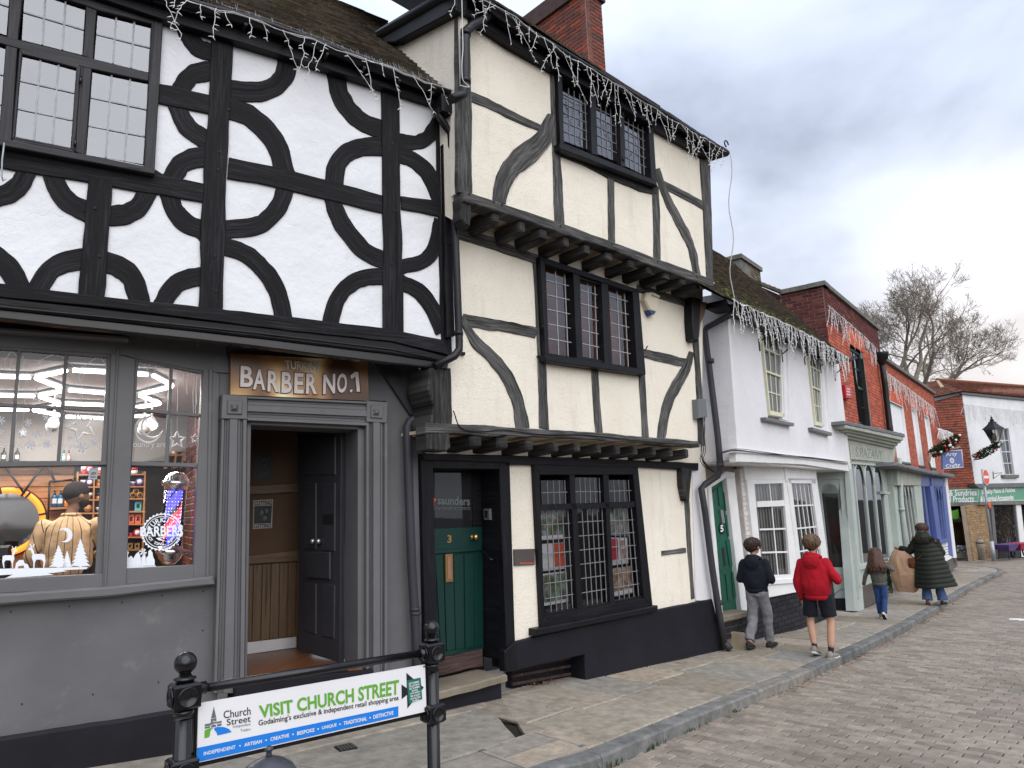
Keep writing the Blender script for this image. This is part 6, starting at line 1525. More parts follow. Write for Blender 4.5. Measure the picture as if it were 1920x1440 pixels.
def patch(name,a,b,c,d,mat,rows,cols,par):
 m=MB();N_=(b-a).cross(d-a).normalized();N_=N_ if N_.z>0 else-N_
 for r in range(rows):
  for q in range(cols):
   s0=(q+(.5 if r%2 else 0))/cols;s1_=s0+.94/cols
   if s1_>1.0:continue
   P=lambda s_,t:(a*(1-s_)+b*s_)*(1-t)+(d*(1-s_)+c*s_)*t
   j=rnd.uniform(0,.02);t0,t1=r/rows,min(1,(r+1.1)/rows)
   p=[P(s0,t0)+N_*(.05+j),P(s1_,t0)+N_*(.05+j),P(s1_,t1)+N_*.01,P(s0,t1)+N_*.01]
   lo=[x-N_*.03 for x in p];m.box8(lo+p)
 m.quad(a,b,c,d);return m.obj(name,mat,par,kind='stuff')
ra=G6.hit(1757,714,-3.2);rb=G6.hit(1990,731,-3.2)
patch('roof_tile',eb,ec,rb,ra,M['red_roof_tile'],12,60,B7)
patch('roof_tile',ea,eb,ra,S7.hit(1738,716,-3.0),M['red_roof_tile'],12,18,B7)
m=MB();m.tube([ra+up*.05,rb+up*.05],.10,8);m.obj('ridge_tile',M['red_roof_tile'],B7)
m=MB();a,b=ra+up*.08,eb+up*.06;nn=Vector((*G6.d,0));
m.prism(G6,[G6.uv(1752,714,-1.5),G6.uv(1757,713,-1.5),G6.uv(1778,739,-1.5),G6.uv(1770,741,-1.5)],-1.52,-1.42,.01);m.obj('hip_flashing',M['orange_paper'] if False else M['soffit_plaster'],B7)
SGm=M['shop_green']
fs1=s7('shop_fascia',[(1770,918),(1837,915),(1837,942),(1771,945)],.10,SGm,-.05,.005,S7)
fs2=s7('shop_fascia',[(1837,914),(1990,908),(1990,938),(1838,942)],.10,SGm,-.05,.005)
s7('fascia_cornice',[(1828,907),(1990,904),(1990,911),(1836,915)],.22,M['lead_flashing'],-.1,.01);s7('fascia_cornice',[(1768,942),(1837,941),(1837,947),(1770,950)],.14,M['stone_coping'],-.1,.01,S7);s7('fascia_cornice',[(1837,941),(1990,937),(1990,945),(1838,947)],.14,M['stone_coping'],-.1,.01)
WL=M['white_paint_clean']
text_on(fs1,'lettering',S7,'Tools & Sundries',[(1748,920),(1831,917),(1831,929),(1748,931)],.102,WL,.012,.01)
text_on(fs1,'lettering',S7,'Pest Control Products',[(1727,932),(1826,929),(1826,941),(1727,943)],.102,WL,.012,.01)
text_on(fs2,'lettering',G6,'Quality Paints & Finishes',[(1842,918),(1903,914),(1903,925),(1842,929)],.102,WL,.012,.01)
text_on(fs2,'lettering',G6,'& Electrical Accessories',[(1838,931),(1900,927),(1900,937),(1838,941)],.102,WL,.012,.01)
def line7(pl,fs,pts):
 for a,b in zip(pts,pts[1:]+pts[:1]):
  m=MB();m.tube([pl.hit(*a,.103),pl.hit(*b,.103)],.012,4);m.obj('fascia_line',WL,fs)
line7(G6,fs2,[(1841,916),(1985,910),(1985,936),(1842,940)]);line7(S7,fs1,[(1774,920),(1834,917),(1834,940),(1775,943)])
m=MB();
pu0,pu1=G6.uv(1818,1000)[0],G6.uv(1860,1000)[0];pz0,pz1=G6.uv(1838,1050)[1],G6.uv(1838,947)[1]
m.box(G6,pu0,pu1,pz0-.2,pz1,-.22,-.03);m.obj('pier_core',M['soffit_plaster'],B7)
z=pz0;i=0
while z<pz1-.05:
 h=rnd.uniform(.06,.13);u=pu0
 while u<pu1-.04:
  wd=min(rnd.uniform(.12,.34),pu1-u);m=MB()
  m.prism(G6,jitter_outline([(u+.006,z+.006),(u+wd-.006,z+.006),(u+wd-.006,min(z+h,pz1)-.006),(u+.006,min(z+h,pz1)-.006)],.015,.1,i*1.7),-.05,rnd.uniform(-.005,.02),.012);m.obj('rubble_stone',M['rubble_stone'],B7);u+=wd;i+=1
 z+=h
room(B7,S7,[(1776,948),(1822,947),(1822,1040),(1790,1040)],.0,1.2,M['threshold_wood'],'shop_window')
rw=room(B7,G6,[(1858,946),(1990,942),(1990,1044),(1866,1046)],.0,1.0,M['room_dark'],'shop_window')
pane1(rw,G6,[(1860,946),(1906,944),(1916,1040),(1868,1042)],.01,M['dark_glass'])
s7('window_post',[(1905,944),(1914,944),(1926,1046),(1916,1046)],.05,M['white_paint'],-.1)
s7('window_post',[(1858,946),(1863,946),(1872,1046),(1866,1046)],.05,M['grey_paint'],-.1)
s7('stall_riser',[(1866,1034),(1990,1030),(1990,1050),(1868,1050)],.04,M['grey_paint_dark'],-.1)
def item(nm,lab,cat,pl,pts,o0,o1,mat,grp=None):
 t=thing(nm,lab,cat,tuple(pl.hit(*pts[0],o1)),grp);slab(t,'body',pl,pts,o0,o1,mat,.01);return t
gb=item('garden_sack','bright green plastic sack hanging in the hardware shop doorway','sack',S7,[(1780,952),(1786,958),(1797,955),(1799,972),(1790,974),(1781,968)],-.1,.05,M['sign_green'])
for k in range(6):
 t=thing('garden_tool','long wooden-handled tool, %s from the left in the hardware shop doorway'%('first','second','third','fourth','fifth','last')[k],'tool',tuple(S7.hit(1795+k*3,1035,-.2)),'tools leaning in the shop doorway')
 m=MB();m.tube([S7.hit(1793+k*4,1036,-.2),S7.hit(1786+k*3,975,-.6)],.016,5);m.obj('handle',M['plank_wood'],t)
 m=MB();a=S7.hit(1786+k*3,975,-.6);m.cbox(a,(.08,0,0),(0,.01,0),(0,0,.1));m.obj('blade',M['galvanised'],t)
for k in range(4):
 t=thing('garden_tool','pale handled tool, %s from the left in the shop window behind the wheelbarrows'%('first','second','third','last')[k],'tool',tuple(G6.hit(1885+k*5,1035,-.25)),'tools in the shop window')
 m=MB();m.tube([G6.hit(1884+k*5,1036,-.25),G6.hit(1893+k*4,985,-.4)],.03,5);m.obj('handle',M['galvanised'],t)
m=MB()
for k in range(160):
 q=G6.hit(rnd.uniform(1864,1908),rnd.uniform(952,1036),rnd.uniform(-.35,-.08));m.ball(q,rnd.uniform(.02,.06),5)
o=m.obj('shop_stock',M['dead_leaf'],None,kind='stuff');o['label']='mixed small goods crowding the hardware shop window'
m=MB()
for k in range(120):
 q=S7.hit(rnd.uniform(1792,1822),rnd.uniform(1024,1040),rnd.uniform(-.3,.1));m.ball(q,rnd.uniform(.03,.07),5)
o=m.obj('netting',M['galvanised'],None,kind='stuff');o['label']='heap of grey netting in the hardware shop doorway'
s7('door_threshold',[(1782,1038),(1834,1037),(1834,1046),(1784,1047)],.1,M['stone_step'],-.3,.01,S7)
def barrow(lab,x,y,mat):
 c=ghit(x,y);t=thing('wheelbarrow',lab,'wheelbarrow',tuple(c),'wheelbarrows outside the hardware shop');d=Vector((*G6.d,0));nn=Vector((*G6.n,0))
 m=MB();z0,z1=c+up*.32,c+up*.62
 lo=[z0+d*a*.28+nn*b*.20 for a,b in((-1,1),(1,1),(1,-1),(-1,-1))];hi=[z1+d*a*.55+nn*b*.34 for a,b in((-1,1),(1,1),(1,-1),(-1,-1))]
 m.box8(lo+hi);m.obj('tray',mat,t)
 for s_ in(-1,1):
  m=MB();m.tube([c+d*.55+up*.25+nn*.1*s_,c-d*.2+up*.34+nn*.2*s_,c-d*.85+up*.58+nn*.26*s_],.018,6);m.obj('handle',M['black_plastic'],t)
  m=MB();m.tube([c-d*.3+up*.36+nn*.2*s_,c-d*.38+nn*.2*s_],.018,6);m.obj('leg',M['black_plastic'],t)
 m=MB();m.tube([c+d*.55+up*.19+(d*math.cos(a)+up*math.sin(a))*.17 for a in[2*math.pi*k/16 for k in range(16)]],.04,6,closed=True);m.obj('wheel',M['rubber'],t)
barrow('purple wheelbarrow outside the hardware shop window',1890,1047,M['purple_paint']);barrow('crimson wheelbarrow behind the purple one outside the hardware shop',1912,1044,M['crimson_paint'])
c=ghit(1842,1050);t=thing('wooden_bollard','short weathered wooden bollard at the corner of the stone pier','bollard',tuple(c))
m=MB();m.loft([[c+up*z+Vector((math.cos(a),math.sin(a),0))*r for a in[2*math.pi*k/10 for k in range(10)]] for z,r in((0,.15),(.8,.15),(.86,.12))]);m.obj('post',M['bark'],t);m=MB();m.lathe(c+up*.70,[(.155,0),(.155,.05)],10);m.obj('band',M['black_plastic'],t)
c=ghit(1864,1052);t=thing('no_entry_sign','round red no-entry sign on a leaning grey pole at the street end','road sign',tuple(c))
NP6=Pl((c.x,c.y),vpd(5000));tp=NP6.hit(1844,905);tp2=NP6.hit(1842,880)
m=MB();m.tube([c,c+(tp-c)*.25],.085,10);m.tube([c+(tp-c)*.25,tp2],.055,10);m.obj('pole',M['galvanised'],t)
SD=Pl((c.x-NP6.n[0]*-.07,c.y-NP6.n[1]*-.07),vpd(2700));cc=SD.uv(1849.5,894.5,0.1);rr_=.34
ax_=(Vector((*SD.d,0)),up,Vector((*SD.n,0)))
m=MB();m.lathe(SD.P(*cc,.08),[(rr_,0),(rr_,.01)],28,0,ax_,False);m.obj('sign_rim',WL,t)
m=MB();m.lathe(SD.P(*cc,.091),[(rr_*.93,0),(rr_*.93,.004)],28,0,ax_,False);m.obj('sign_face',M['red_sign'],t)
m=MB();m.prism(SD,[(cc[0]-rr_*.78,cc[1]-rr_*.16),(cc[0]+rr_*.78,cc[1]-rr_*.16),(cc[0]+rr_*.78,cc[1]+rr_*.16),(cc[0]-rr_*.78,cc[1]+rr_*.16)],.095,.099);m.obj('sign_bar',WL,t)
q=NP6.hit(1855,947,.07);m=MB();m.lathe(q,[(.02,0),(.16,.01),(.14,.03),(.02,.04)],10,0,ax_,False);m.obj('waymark',M['led_orange'] if False else M['orange_paper'],t)
# garlands on brackets, lantern, hanging sign
def garland(lab,pa,pb,sag,r,seed):
 rg=random.Random(seed);t=thing('christmas_garland',lab,'garland',tuple((pa+pb)/2),'christmas garlands on brackets across the street end')
 m=MB();mb2=MB();mb3=MB();n_=520
 for k in range(n_):
  s_=rg.random();p=pa*(1-s_)+pb*s_-up*sag*4*s_*(1-s_);rad=r*(.55+.45*math.sin(math.pi*s_))
  v=Vector((rg.gauss(0,1),rg.gauss(0,1),rg.gauss(0,1))).normalized();a=p+v*rad*rg.uniform(.2,.6);b=p+v*rad*rg.uniform(.9,1.15)+Vector((rg.gauss(0,.02),rg.gauss(0,.02),rg.gauss(0,.02)))
  w_=v.cross(Vector((rg.random(),rg.random(),rg.random()))).normalized()*.028;i=len(m.v)
  for q in(a-w_*.4,(a+b)/2-w_,b,(a+b)/2+w_):m.vert(q)
  m.face((i,i+1,i+2,i+3))
 m.obj('foliage',M['leaf_green'],t,kind='stuff')
 for k in range(12):
  s_=rg.random();p=pa*(1-s_)+pb*s_-up*sag*4*s_*(1-s_);v=Vector((-.2+rg.gauss(0,.3),-1,rg.gauss(0,.6))).normalized();mm=MB();mm.ball(p+v*r*.85,.042,8);mm.obj('bauble',M['red_bauble'] if k%2 else M['white_bauble'],t)
 return t
gl1a,gl1b=G4.hit(1746,862,.35),G4.hit(1746,862,.35)+Vector((1.15,-.35,.70))
def at_depth(px,py,ref):
 r=Vector(ray(px,py));f_=Vector((XC[2],YC[2],UPC[2]));return Vector((0,0,CAMZ))+r*((ref-Vector((0,0,CAMZ))).dot(f_)/r.dot(f_))
rf=G4.hit(1746,862,.3)
garland('dark green garland with red and white baubles above the hanging blue sign',at_depth(1746,852,rf),at_depth(1796,820,rf),.03,.22,3)
rl=G6.hit(1850,850,1.0)
g2a,g2b=at_depth(1827,856,G6.hit(1827,856,.3)),at_depth(1874,832,rl)
garland('dark green garland with baubles below the street lantern on the white corner building',g2a,g2b,.06,.22,5)
t=thing('bracket_arm','curved iron bracket with power wires on the brick corner','bracket',tuple(rf)) if False else None
HS=thing('hanging_sign','blue hanging shop sign reading Arty Crafty with a white flower','sign',tuple(at_depth(1786,862,rf)))
fdir=vpd(6000);HSP=Pl((at_depth(1786,862,rf).x,at_depth(1786,862,rf).y),fdir)
slab(HS,'sign_board',HSP,[(1767,850),(1772,845),(1803,843),(1807,877),(1768,880)],-.03,.03,M['hang_blue'],.01)
for a,b in(((1772,846),(1803,844)),((1803,844),(1806,876)),((1806,876),(1769,879))):
 m=MB();m.tube([HSP.hit(*a,.032),HSP.hit(*b,.032)],.012,4);m.obj('sign_border',M['sign_grey'] if False else WL,HS)
text_on(HS,'lettering',HSP,'Arty',[(1773,849),(1794,847),(1794,856),(1773,858)],.032,WL,.0,.01,.1)
text_on(HS,'lettering',HSP,'Crafty',[(1773,871),(1800,868),(1800,876),(1773,879)],.032,WL,.0,.01,.1)
fc=HSP.uv(1785,863.5,.035);m=MB()
for k in range(12):
 a=2*math.pi*k/12;m.prism(HSP,[(fc[0]+math.cos(a)*.02,fc[1]+math.sin(a)*.02),(fc[0]+math.cos(a-.18)*.08,fc[1]+math.sin(a-.18)*.08),(fc[0]+math.cos(a)*.10,fc[1]+math.sin(a)*.10),(fc[0]+math.cos(a+.18)*.08,fc[1]+math.sin(a+.18)*.08)],.031,.036)
m.obj('flower',WL,HS,kind='stuff')
m=MB();m.tube([G4.hit(1748,885,.3),G4.hit(1742,868,.35),at_depth(1746,852,rf),at_depth(1800,838,rf)],.03,6);m.obj('bracket',M['bark'],HS)
LP=thing('street_lantern','black four-sided street lantern with finial on the white corner building','street lamp',tuple(at_depth(1864,830,rl)))
lc=at_depth(1866,829,rl);sc_=(at_depth(1878,805,rl)-at_depth(1848,805,rl)).length/30
d_=Vector((1,0,0));e_2=Vector((0,1,0));ro=[Vector((math.cos(R(45+20+90*k)),math.sin(R(45+20+90*k)),0)) for k in range(4)]
def sq(z,r):return[lc+up*z*sc_+v*r*sc_ for v in ro]
for k in range(4):
 m=MB();m.tube([sq(0,6)[k],sq(24,15)[k]],.6*sc_,5);m.obj('corner_bar',M['black_plastic'],LP)
 m=MB();m.quad(sq(0,6)[k],sq(0,6)[(k+1)%4],sq(24,15)[(k+1)%4],sq(24,15)[k]);m.obj('pane',M['lamp_glass'],LP)
m=MB();m.loft([sq(24,18),sq(26,17),sq(31,11),sq(35,7),sq(38,6),sq(40,3)],0,False);m.obj('lamp_cap',M['black_plastic'],LP)
m=MB();m.lathe(lc+up*40*sc_,[(3*sc_,0),(4*sc_,2*sc_),(1.5*sc_,4*sc_),(2.4*sc_,6*sc_),(.8*sc_,8*sc_),(.2*sc_,12*sc_)],10);m.obj('finial',M['black_plastic'],LP)
m=MB();m.loft([sq(-2,7),sq(0,7)],0,False);m.obj('lamp_base',M['black_plastic'],LP);m=MB();m.lathe(lc+up*3*sc_,[(3*sc_,0),(4*sc_,8*sc_),(1*sc_,14*sc_)],10);m.obj('lamp_mantle',M['curtain'],LP)
m=MB();m.tube(catmull([tuple(G6.hit(1827,862,.02)),tuple(at_depth(1845,858,G6.hit(1845,858,.5))),tuple(at_depth(1864,842,rl)),tuple(lc-up*1*sc_)],5),.03,6);m.obj('bracket',M['black_plastic'],LP)
t=thing('sign_bracket','empty scrolled iron bracket on the white wall right of the road sign','bracket',tuple(G6.hit(1863,890,.02)))
m=MB();m.tube([G6.hit(1862,884,.02),G6.hit(1863,898,.02)],.015,5);m.tube([G6.hit(1862,888,.03),G6.hit(1879,886,.4)],.012,5);m.tube([G6.hit(1863,897,.03),G6.hit(1878,887,.38)],.010,5);m.obj('arm',M['black_plastic'],t)
# bare plane tree behind the roofs
TR=thing('bare_tree','large leafless tree spreading over the red roofs against the grey sky','tree',tuple(ghit(1735,1000)*0+Vector((0,0,0))))
tg=random.Random(11);TD=46.0
f_=Vector((XC[2],YC[2],UPC[2]))
def tp_(px,py,dep=0):
 r=Vector(ray(px,py));return Vector((0,0,CAMZ))+r*((TD+dep)/r.dot(f_))
tb_=MB();lim=MB();tw_=MB();ncount=[0]
pxm=TD/F
def grow(p,d,L_,r,lev):
 n_=5 if lev<3 else 3;path=[p];rad=[r];dd=d.copy()
 for i in range(n_):
  dd=(dd+Vector((tg.gauss(0,.16),tg.gauss(0,.16),tg.gauss(.05,.12)))).normalized();p=p+dd*L_/n_;path.append(p);rad.append(max(.0085,r*(1-.38*(i+1)/n_)))
 (lim if lev<3 else tw_).tube(path,rad,6 if lev<2 else(4 if lev<4 else 3),sm=True,caps=False);ncount[0]+=1
 if lev>=7:return
 kids=3 if tg.random()<.78 else 2
 for k in range(kids):
  s_=tg.uniform(.35,1.0) if k else 1.0;i=min(n_-1,int(s_*n_));q=path[i]+(path[min(i+1,n_)]-path[i])*(s_*n_-i if s_<1 else 1)
  side=Vector((tg.gauss(0,1),tg.gauss(0,1),tg.gauss(0.1,.7))).normalized();nd=(dd*(1.0 if k==0 else.75)+side*(.28 if k==0 else.72)).normalized()
  grow(q,nd,L_*tg.uniform(.58,.80),rad[-1]*(.95 if k==0 else.72),lev+1)
base=tp_(1735,780)
for(bx,by,ex,ey,dp,L_,r) in((1662,705,1650,620,1,2.0,.085),(1690,712,1682,600,-1,2.5,.12),(1710,722,1706,600,0,2.7,.15),(1717,722,1738,600,2,2.8,.15),(1728,730,1790,630,-2,2.9,.15),(1745,735,1830,650,1,2.6,.12),(1760,735,1850,690,0,2.2,.10),(1700,715,1630,655,2,2.1,.09),(1735,735,1770,620,1,2.6,.12),(1775,738,1870,715,1,1.8,.07)):
 a=tp_(bx,by);b=tp_(ex,ey,dp);tb_.tube([base-up*6,base*.5+a*.5-up*.6,a],[r*1.8,r*1.4,r*1.15],8)
 grow(a,(b-a).normalized(),L_,r,0)
tb_.obj('trunk',M['bark'],TR,kind=None);lim.obj('limbs',M['bark'],TR,kind='stuff');tw_.obj('twigs',M['bark'],TR,kind='stuff')
print('limbs',ncount[0])
# inside the barber shop
BK=G1.off(-3.5);zc1=3.0;zfl=zf
def chit(px,py,z):
 r=ray(px,py);t=(z-CAMZ)/r[2];return Vector((r[0]*t,r[1]*t,z))
IN=thing('barber_shop_interior','lit interior of the barber shop with pale walls, plank panelling and a low ceiling','room',tuple(G1.P(-.8,zfl,-2)))
uw0_,uw1_=-4.2,.40
m=MB();m.box(BK,uw0_,uw1_,zfl,zc1+.1,-.1,0);m.obj('wall',M['room_wall_grey'],IN)
m=MB();m.box(G1,uw0_,uw1_,zc1,zc1+.08,-3.5,-.10);m.obj('ceiling',M['ceiling_grey'],IN)
m=MB();m.box(G1,uw0_,.02,zfl-.05,zfl,-3.5,-.10);m.obj('floor',M['laminate'],IN)
m=MB();m.box(G1,uw0_-.1,uw0_,zfl,zc1,-3.5,-.1);m.obj('wall',M['room_wall_grey'],IN)
m=MB();m.box(G1,uw0_,.0,zfl,1.33,-.14,-.10);m.obj('wall',M['room_wall_grey'],IN)
m=MB();m.box(G1,uw0_,.0,G1.uv(100,664)[1]-.02,zc1+.1,-.16,-.09);m.obj('window_header',M['room_dark'],IN)
ra_,rb_=G1.P(.0,0,-.16),G1.P(.22,0,-3.5);rd=(rb_-ra_);rl_=rd.length;rd=rd/rl_
RW=Pl((ra_.x,ra_.y),(rd.x,rd.y));RW.n=(-rd.y,rd.x)
if RW.n[0]*(-1)+RW.n[1]*0<0:RW.n=(rd.y,-rd.x)
brick_wall(IN,RW,0,rl_,zfl,zc1,-.02,M['chimney_brick'],M['white_brick'],.22,.075,'brick',300,wallname='brick_wall',gap=.014)
m=MB();m.box(RW,.75,1.25,zfl,2.35,-.02,.03);m.box(RW,.70,1.30,2.35,2.45,-.02,.05);m.obj('door_casing',M['white_paint_clean'],IN)
for z in(1.6,1.95,2.3):m=MB();m.box(RW,.80,1.2,z,z+.05,-.0,.05);m.obj('shutter_bar',M['white_paint_clean'],IN)
zt_=BK.uv(60,872)[1];z=zfl;PLN=M['warm_wood']
while z<zt_-.01:
 h=.135;m=MB();zz=min(z+h,zt_);m.prism(BK,[(uw0_,z+.003),(BK.uv(138,900)[0],z+.003),(BK.uv(138,900)[0],zz-.003),(uw0_,zz-.003)],0,.02,.004,uvoff=(z*7,z*3));m.obj('wall_plank',PLN,IN);z+=h
m=MB();m.box(BK,uw0_,uw1_-.1,zt_,zt_+.035,0,.16);m.obj('wall_ledge',M['dark_oak'],IN)
m=MB();m.box(BK,BK.uv(138,900)[0],uw1_,zfl,zt_,0,.015);m.obj('dark_panel',M['room_dark'],IN)
LED=[((-60,704),(65,708)),((65,708),(128,694)),((128,694),(205,698)),((65,708),(120,730)),((122,731),(205,738)),((-40,741),(72,743)),((72,743),(120,732)),((72,743),(116,758)),((116,757),(200,760)),((-30,768),(60,769)),((60,769),(116,760)),((60,769),(118,780)),((118,781),(200,785)),((205,698),(285,703)),((285,703),(325,724)),((325,724),(260,741)),((260,741),(302,757)),((302,757),(250,765)),((205,738),(260,741)),((200,782),(285,780)),((-160,700),(-60,704)),((-60,704),(-40,741))]
LT=thing('ceiling_light','hexagonal pattern of bright white LED tubes on the barber shop ceiling','ceiling light',tuple(chit(100,735,zc1)))
for a,b in LED:
 A,B=chit(*a,zc1-.05),chit(*b,zc1-.05);dd_=(B-A);L_=dd_.length;A2,B2_=A+dd_*(.03/L_),B-dd_*(.03/L_)
 m=MB();m.tube([A2,B2_],.017,6);m.obj('led_tube',M['led_white'],LT)
 m=MB();m.tube([A+up*.03,B+up*.03],.018,4);m.obj('light_channel',M['galvanised'],LT)
for k,(x,y) in enumerate(((20,735),(150,735),(280,730),(90,775))):
 q=chit(x,y,zc1-.09);ld=bpy.data.lights.new('led_glow','AREA');ld.shape='RECTANGLE';ld.size=.9;ld.size_y=.06;ld.energy=11;ld.color=(1,.95,.88);lo=bpy.data.objects.new('led_glow',ld);COL.objects.link(lo);lo.parent=LT;lo.location=q-LT.location;lo.rotation_euler=(0,0,.5)
for i,(x,y) in enumerate(((100,797),(270,803),(284,795))):
 t=thing('spotlight',('white spotlight behind the hanging star in the left window','white spotlight left of a pair behind the hanging moon','lit white spotlight right of a pair behind the hanging moon')[i],'spotlight',tuple(G1.hit(x,y,-1.8)),'ceiling spotlights in the barber shop')
 c=G1.hit(x,y,-1.8);m=MB();ax=(Vector((*G1.d,0)),(up*.8+Vector((*G1.n,0))*.6).normalized(),(up*-.6+Vector((*G1.n,0))*.8).normalized())
 m.lathe(c,[(.02,-.12),(.045,-.09),(.05,0),(.065,.03),(.06,.035)],14,0,ax);m.obj('housing',M['white_paint_clean'],t)
 m=MB();m.tube([c+up*.05,Vector((c.x,c.y,zc1))],.012,6);m.obj('stem',M['white_paint_clean'],t)
 m=MB();m.lathe(c,[(.05,.036),(.001,.038)],14,0,ax);m.obj('lamp',M['lamp_warm'] if i==2 else M['curtain'],t)
mc=BK.uv(10,978,.08);mr=abs(BK.uv(86,978,.08)[0]-mc[0])
MR=thing('round_mirror','large round mirror with a glowing orange rim on the plank wall','mirror',tuple(BK.P(*mc,.08)))
m=MB();ax=(Vector((*BK.d,0)),up,Vector((*BK.n,0)));C0=BK.P(*mc,.03);nn=48
m.loft([[C0+ax[0]*math.cos(2*math.pi*k/nn)*r+ax[1]*math.sin(2*math.pi*k/nn)*r+ax[2]*o for k in range(nn)] for r,o in((mr,0),(mr,.06),(mr*.83,.05),(mr*.83,0))],caps=False);m.obj('lit_rim',M['led_orange'],MR)
m=MB();m.lathe(C0+ax[2]*.02,[(mr*.85,0),(mr*.85,.005),(.001,.006)],48,0,ax,False);m.obj('mirror_glass',M['mirror_dark'],MR)
m=MB();m.tube([C0+ax[0]*math.cos(2*math.pi*k/nn)*mr*1.01+ax[1]*math.sin(2*math.pi*k/nn)*mr*1.01+ax[2]*.05 for k in range(nn)],.012,5,closed=True);m.obj('rim_band',M['black_plastic'],MR)
for k in(0,1,2,6,7):
 a=2*math.pi*k/8+.2;m=MB();m.cbox(C0+(ax[0]*math.cos(a)+ax[1]*math.sin(a))*mr*.915+ax[2]*.055,(ax[0]*math.cos(a)+ax[1]*math.sin(a))*mr*.09,(ax[1]*math.cos(a)-ax[0]*math.sin(a))*.012,ax[2]*.01);m.obj('rim_clip',M['black_plastic'],MR)
for pa,pb in(((8,872),(46,926)),((84,868),(40,930)),((88,872),(104,905))):
 m=MB();m.tube([BK.hit(*pa,.12),BK.hit(*pb,.12)],.013,5);m.obj('hanging_strap',M['black_plastic'],MR)
WSH=thing('wall_shelf','small black metal and wood wall shelf beside the round mirror','shelf',tuple(BK.hit(112,940,.1)))
for a,b in(((93,903),(136,900)),((93,903),(90,975)),((136,900),(134,975))):m=MB();m.tube([BK.hit(*a,.2),BK.hit(*b,.2)],.012,4);m.obj('frame',M['black_plastic'],WSH)
for y in(952,976):slab(WSH,'shelf_board',BK,[(92,y),(136,y-2),(136,y+2),(92,y+4)],.02,.2,M['warm_wood'],.003)
def bottle(lab,pl,x,yb,o,wpx,hpx,mat,cap,grp='bottles in the barber shop'):
 c=pl.hit(x,yb,o);r=abs(pl.uv(x+wpx/2,yb,o)[0]-pl.uv(x,yb,o)[0]);h=abs(pl.uv(x,yb-hpx,o)[1]-c.z);t=thing('bottle',lab,'bottle',tuple(c),grp)
 m=MB();m.lathe(c,[(r*.92,0),(r,h*.03),(r,h*.62),(r*.85,h*.70),(r*.35,h*.75)],14);m.obj('body',mat,t)
 m=MB();m.lathe(c+up*h*.75,[(r*.42,0),(r*.42,h*.1),(r*.2,h*.11),(r*.2,h*.2),(r*.45,h*.21),(r*.4,h*.25)],10);m.obj('pump',cap,t)
 m=MB();nn=Vector((*pl.n,0));dv=Vector((*pl.d,0));q=[c+nn*math.cos(a)*r*1.02+dv*math.sin(a)*r*1.02 for a in(-.8,-.4,0,.4,.8)]
 for a,b in zip(q,q[1:]):m.quad(a+up*h*.2,b+up*h*.2,b+up*h*.5,a+up*h*.5)
 m.obj('label',M['paper'],t);return t
mk_plain('bottle_blue',(.02,.12,.28,1),.25);mk_plain('bottle_orange',(.8,.22,.02,1),.3);mk_plain('bottle_dark',(.05,.045,.045,1),.25);mk_plain('bottle_teal',(.18,.45,.42,1),.2);mk_plain('bottle_pink',(.6,.25,.28,1),.2)
mk_plain('jar_red',(.45,.03,.06,1),.3);mk_plain('jar_purple',(.10,.05,.25,1),.3);mk_plain('jar_amber',(.45,.20,.05,1),.3);mk_plain('jar_black',(.015,.015,.017,1),.3);mk_plain('box_teal',(.08,.42,.48,1),.5);mk_plain('box_orange',(.75,.13,.05,1),.5)
bottle('blue pump bottle, left of two on the small wall shelf',BK,101,950,.12,12,30,M['bottle_blue'],M['jar_black'])
bottle('blue pump bottle, right of two on the small wall shelf',BK,112,950,.12,12,30,M['bottle_blue'],M['jar_black'])
bottle('orange bottle at the right end of the small wall shelf',BK,124,950,.12,9,38,M['bottle_orange'],M['jar_black'])
bottle('dark pump bottle at the left window edge on the wall ledge',BK,6,866,.1,10,26,M['bottle_dark'],M['jar_black'])
bottle('dark pump bottle standing alone on the wall ledge',BK,31,866,.1,10,26,M['bottle_dark'],M['jar_black'])
bottle('teal pump bottle on the wall ledge',BK,119,866,.1,8,22,M['bottle_teal'],M['jar_black'])
bottle('pink pump bottle on the wall ledge',BK,128,866,.1,8,22,M['bottle_pink'],M['jar_black'])
def rack(lab,pl,xs_,ys_,o,d_):
 t=thing('display_rack',lab,'rack',tuple(pl.hit(xs_[0],ys_[-1],o)),'wooden racks of hair products')
 for x in xs_:slab(t,'upright',pl,[(x-1.6,ys_[0]-4),(x+1.6,ys_[0]-4),(x+1.6-4,ys_[-1]+10),(x-1.6-4,ys_[-1]+10)],o-d_,o,M['warm_wood'],.003,0,'v')
 for y in ys_:slab(t,'shelf_board',pl,[(xs_[0]-2,y),(xs_[-1]+1,y),(xs_[-1]+1,y+3),(xs_[0]-2,y+3)],o-d_,o-.003,M['warm_wood'],.002)
 slab(t,'back_board',pl,[(xs_[0],ys_[0]-5),(xs_[-1],ys_[0]-5),(xs_[-1],ys_[-1]),(xs_[0],ys_[-1])],o-d_-.01,o-d_,M['jar_black'],0)
 return t
def tub(lab,pl,x,yb,o,wpx,hpx,mat,lid=None,grp='tubs of hair product on the racks'):
 c=pl.hit(x,yb,o);r=abs(pl.uv(x+wpx/2,yb,o)[0]-pl.uv(x,yb,o)[0]);h=abs(pl.uv(x,yb-hpx,o)[1]-c.z);t=thing('product_tub',lab,'tub',tuple(c),grp)
 m=MB();m.lathe(c,[(r*.95,0),(r,h*.05),(r,h*.55)],14);m.obj('body',mat,t);m=MB();m.lathe(c+up*h*.55,[(r*1.04,0),(r*1.04,h*.42),(r*.95,h*.45)],14);m.obj('lid',lid or mat,t)
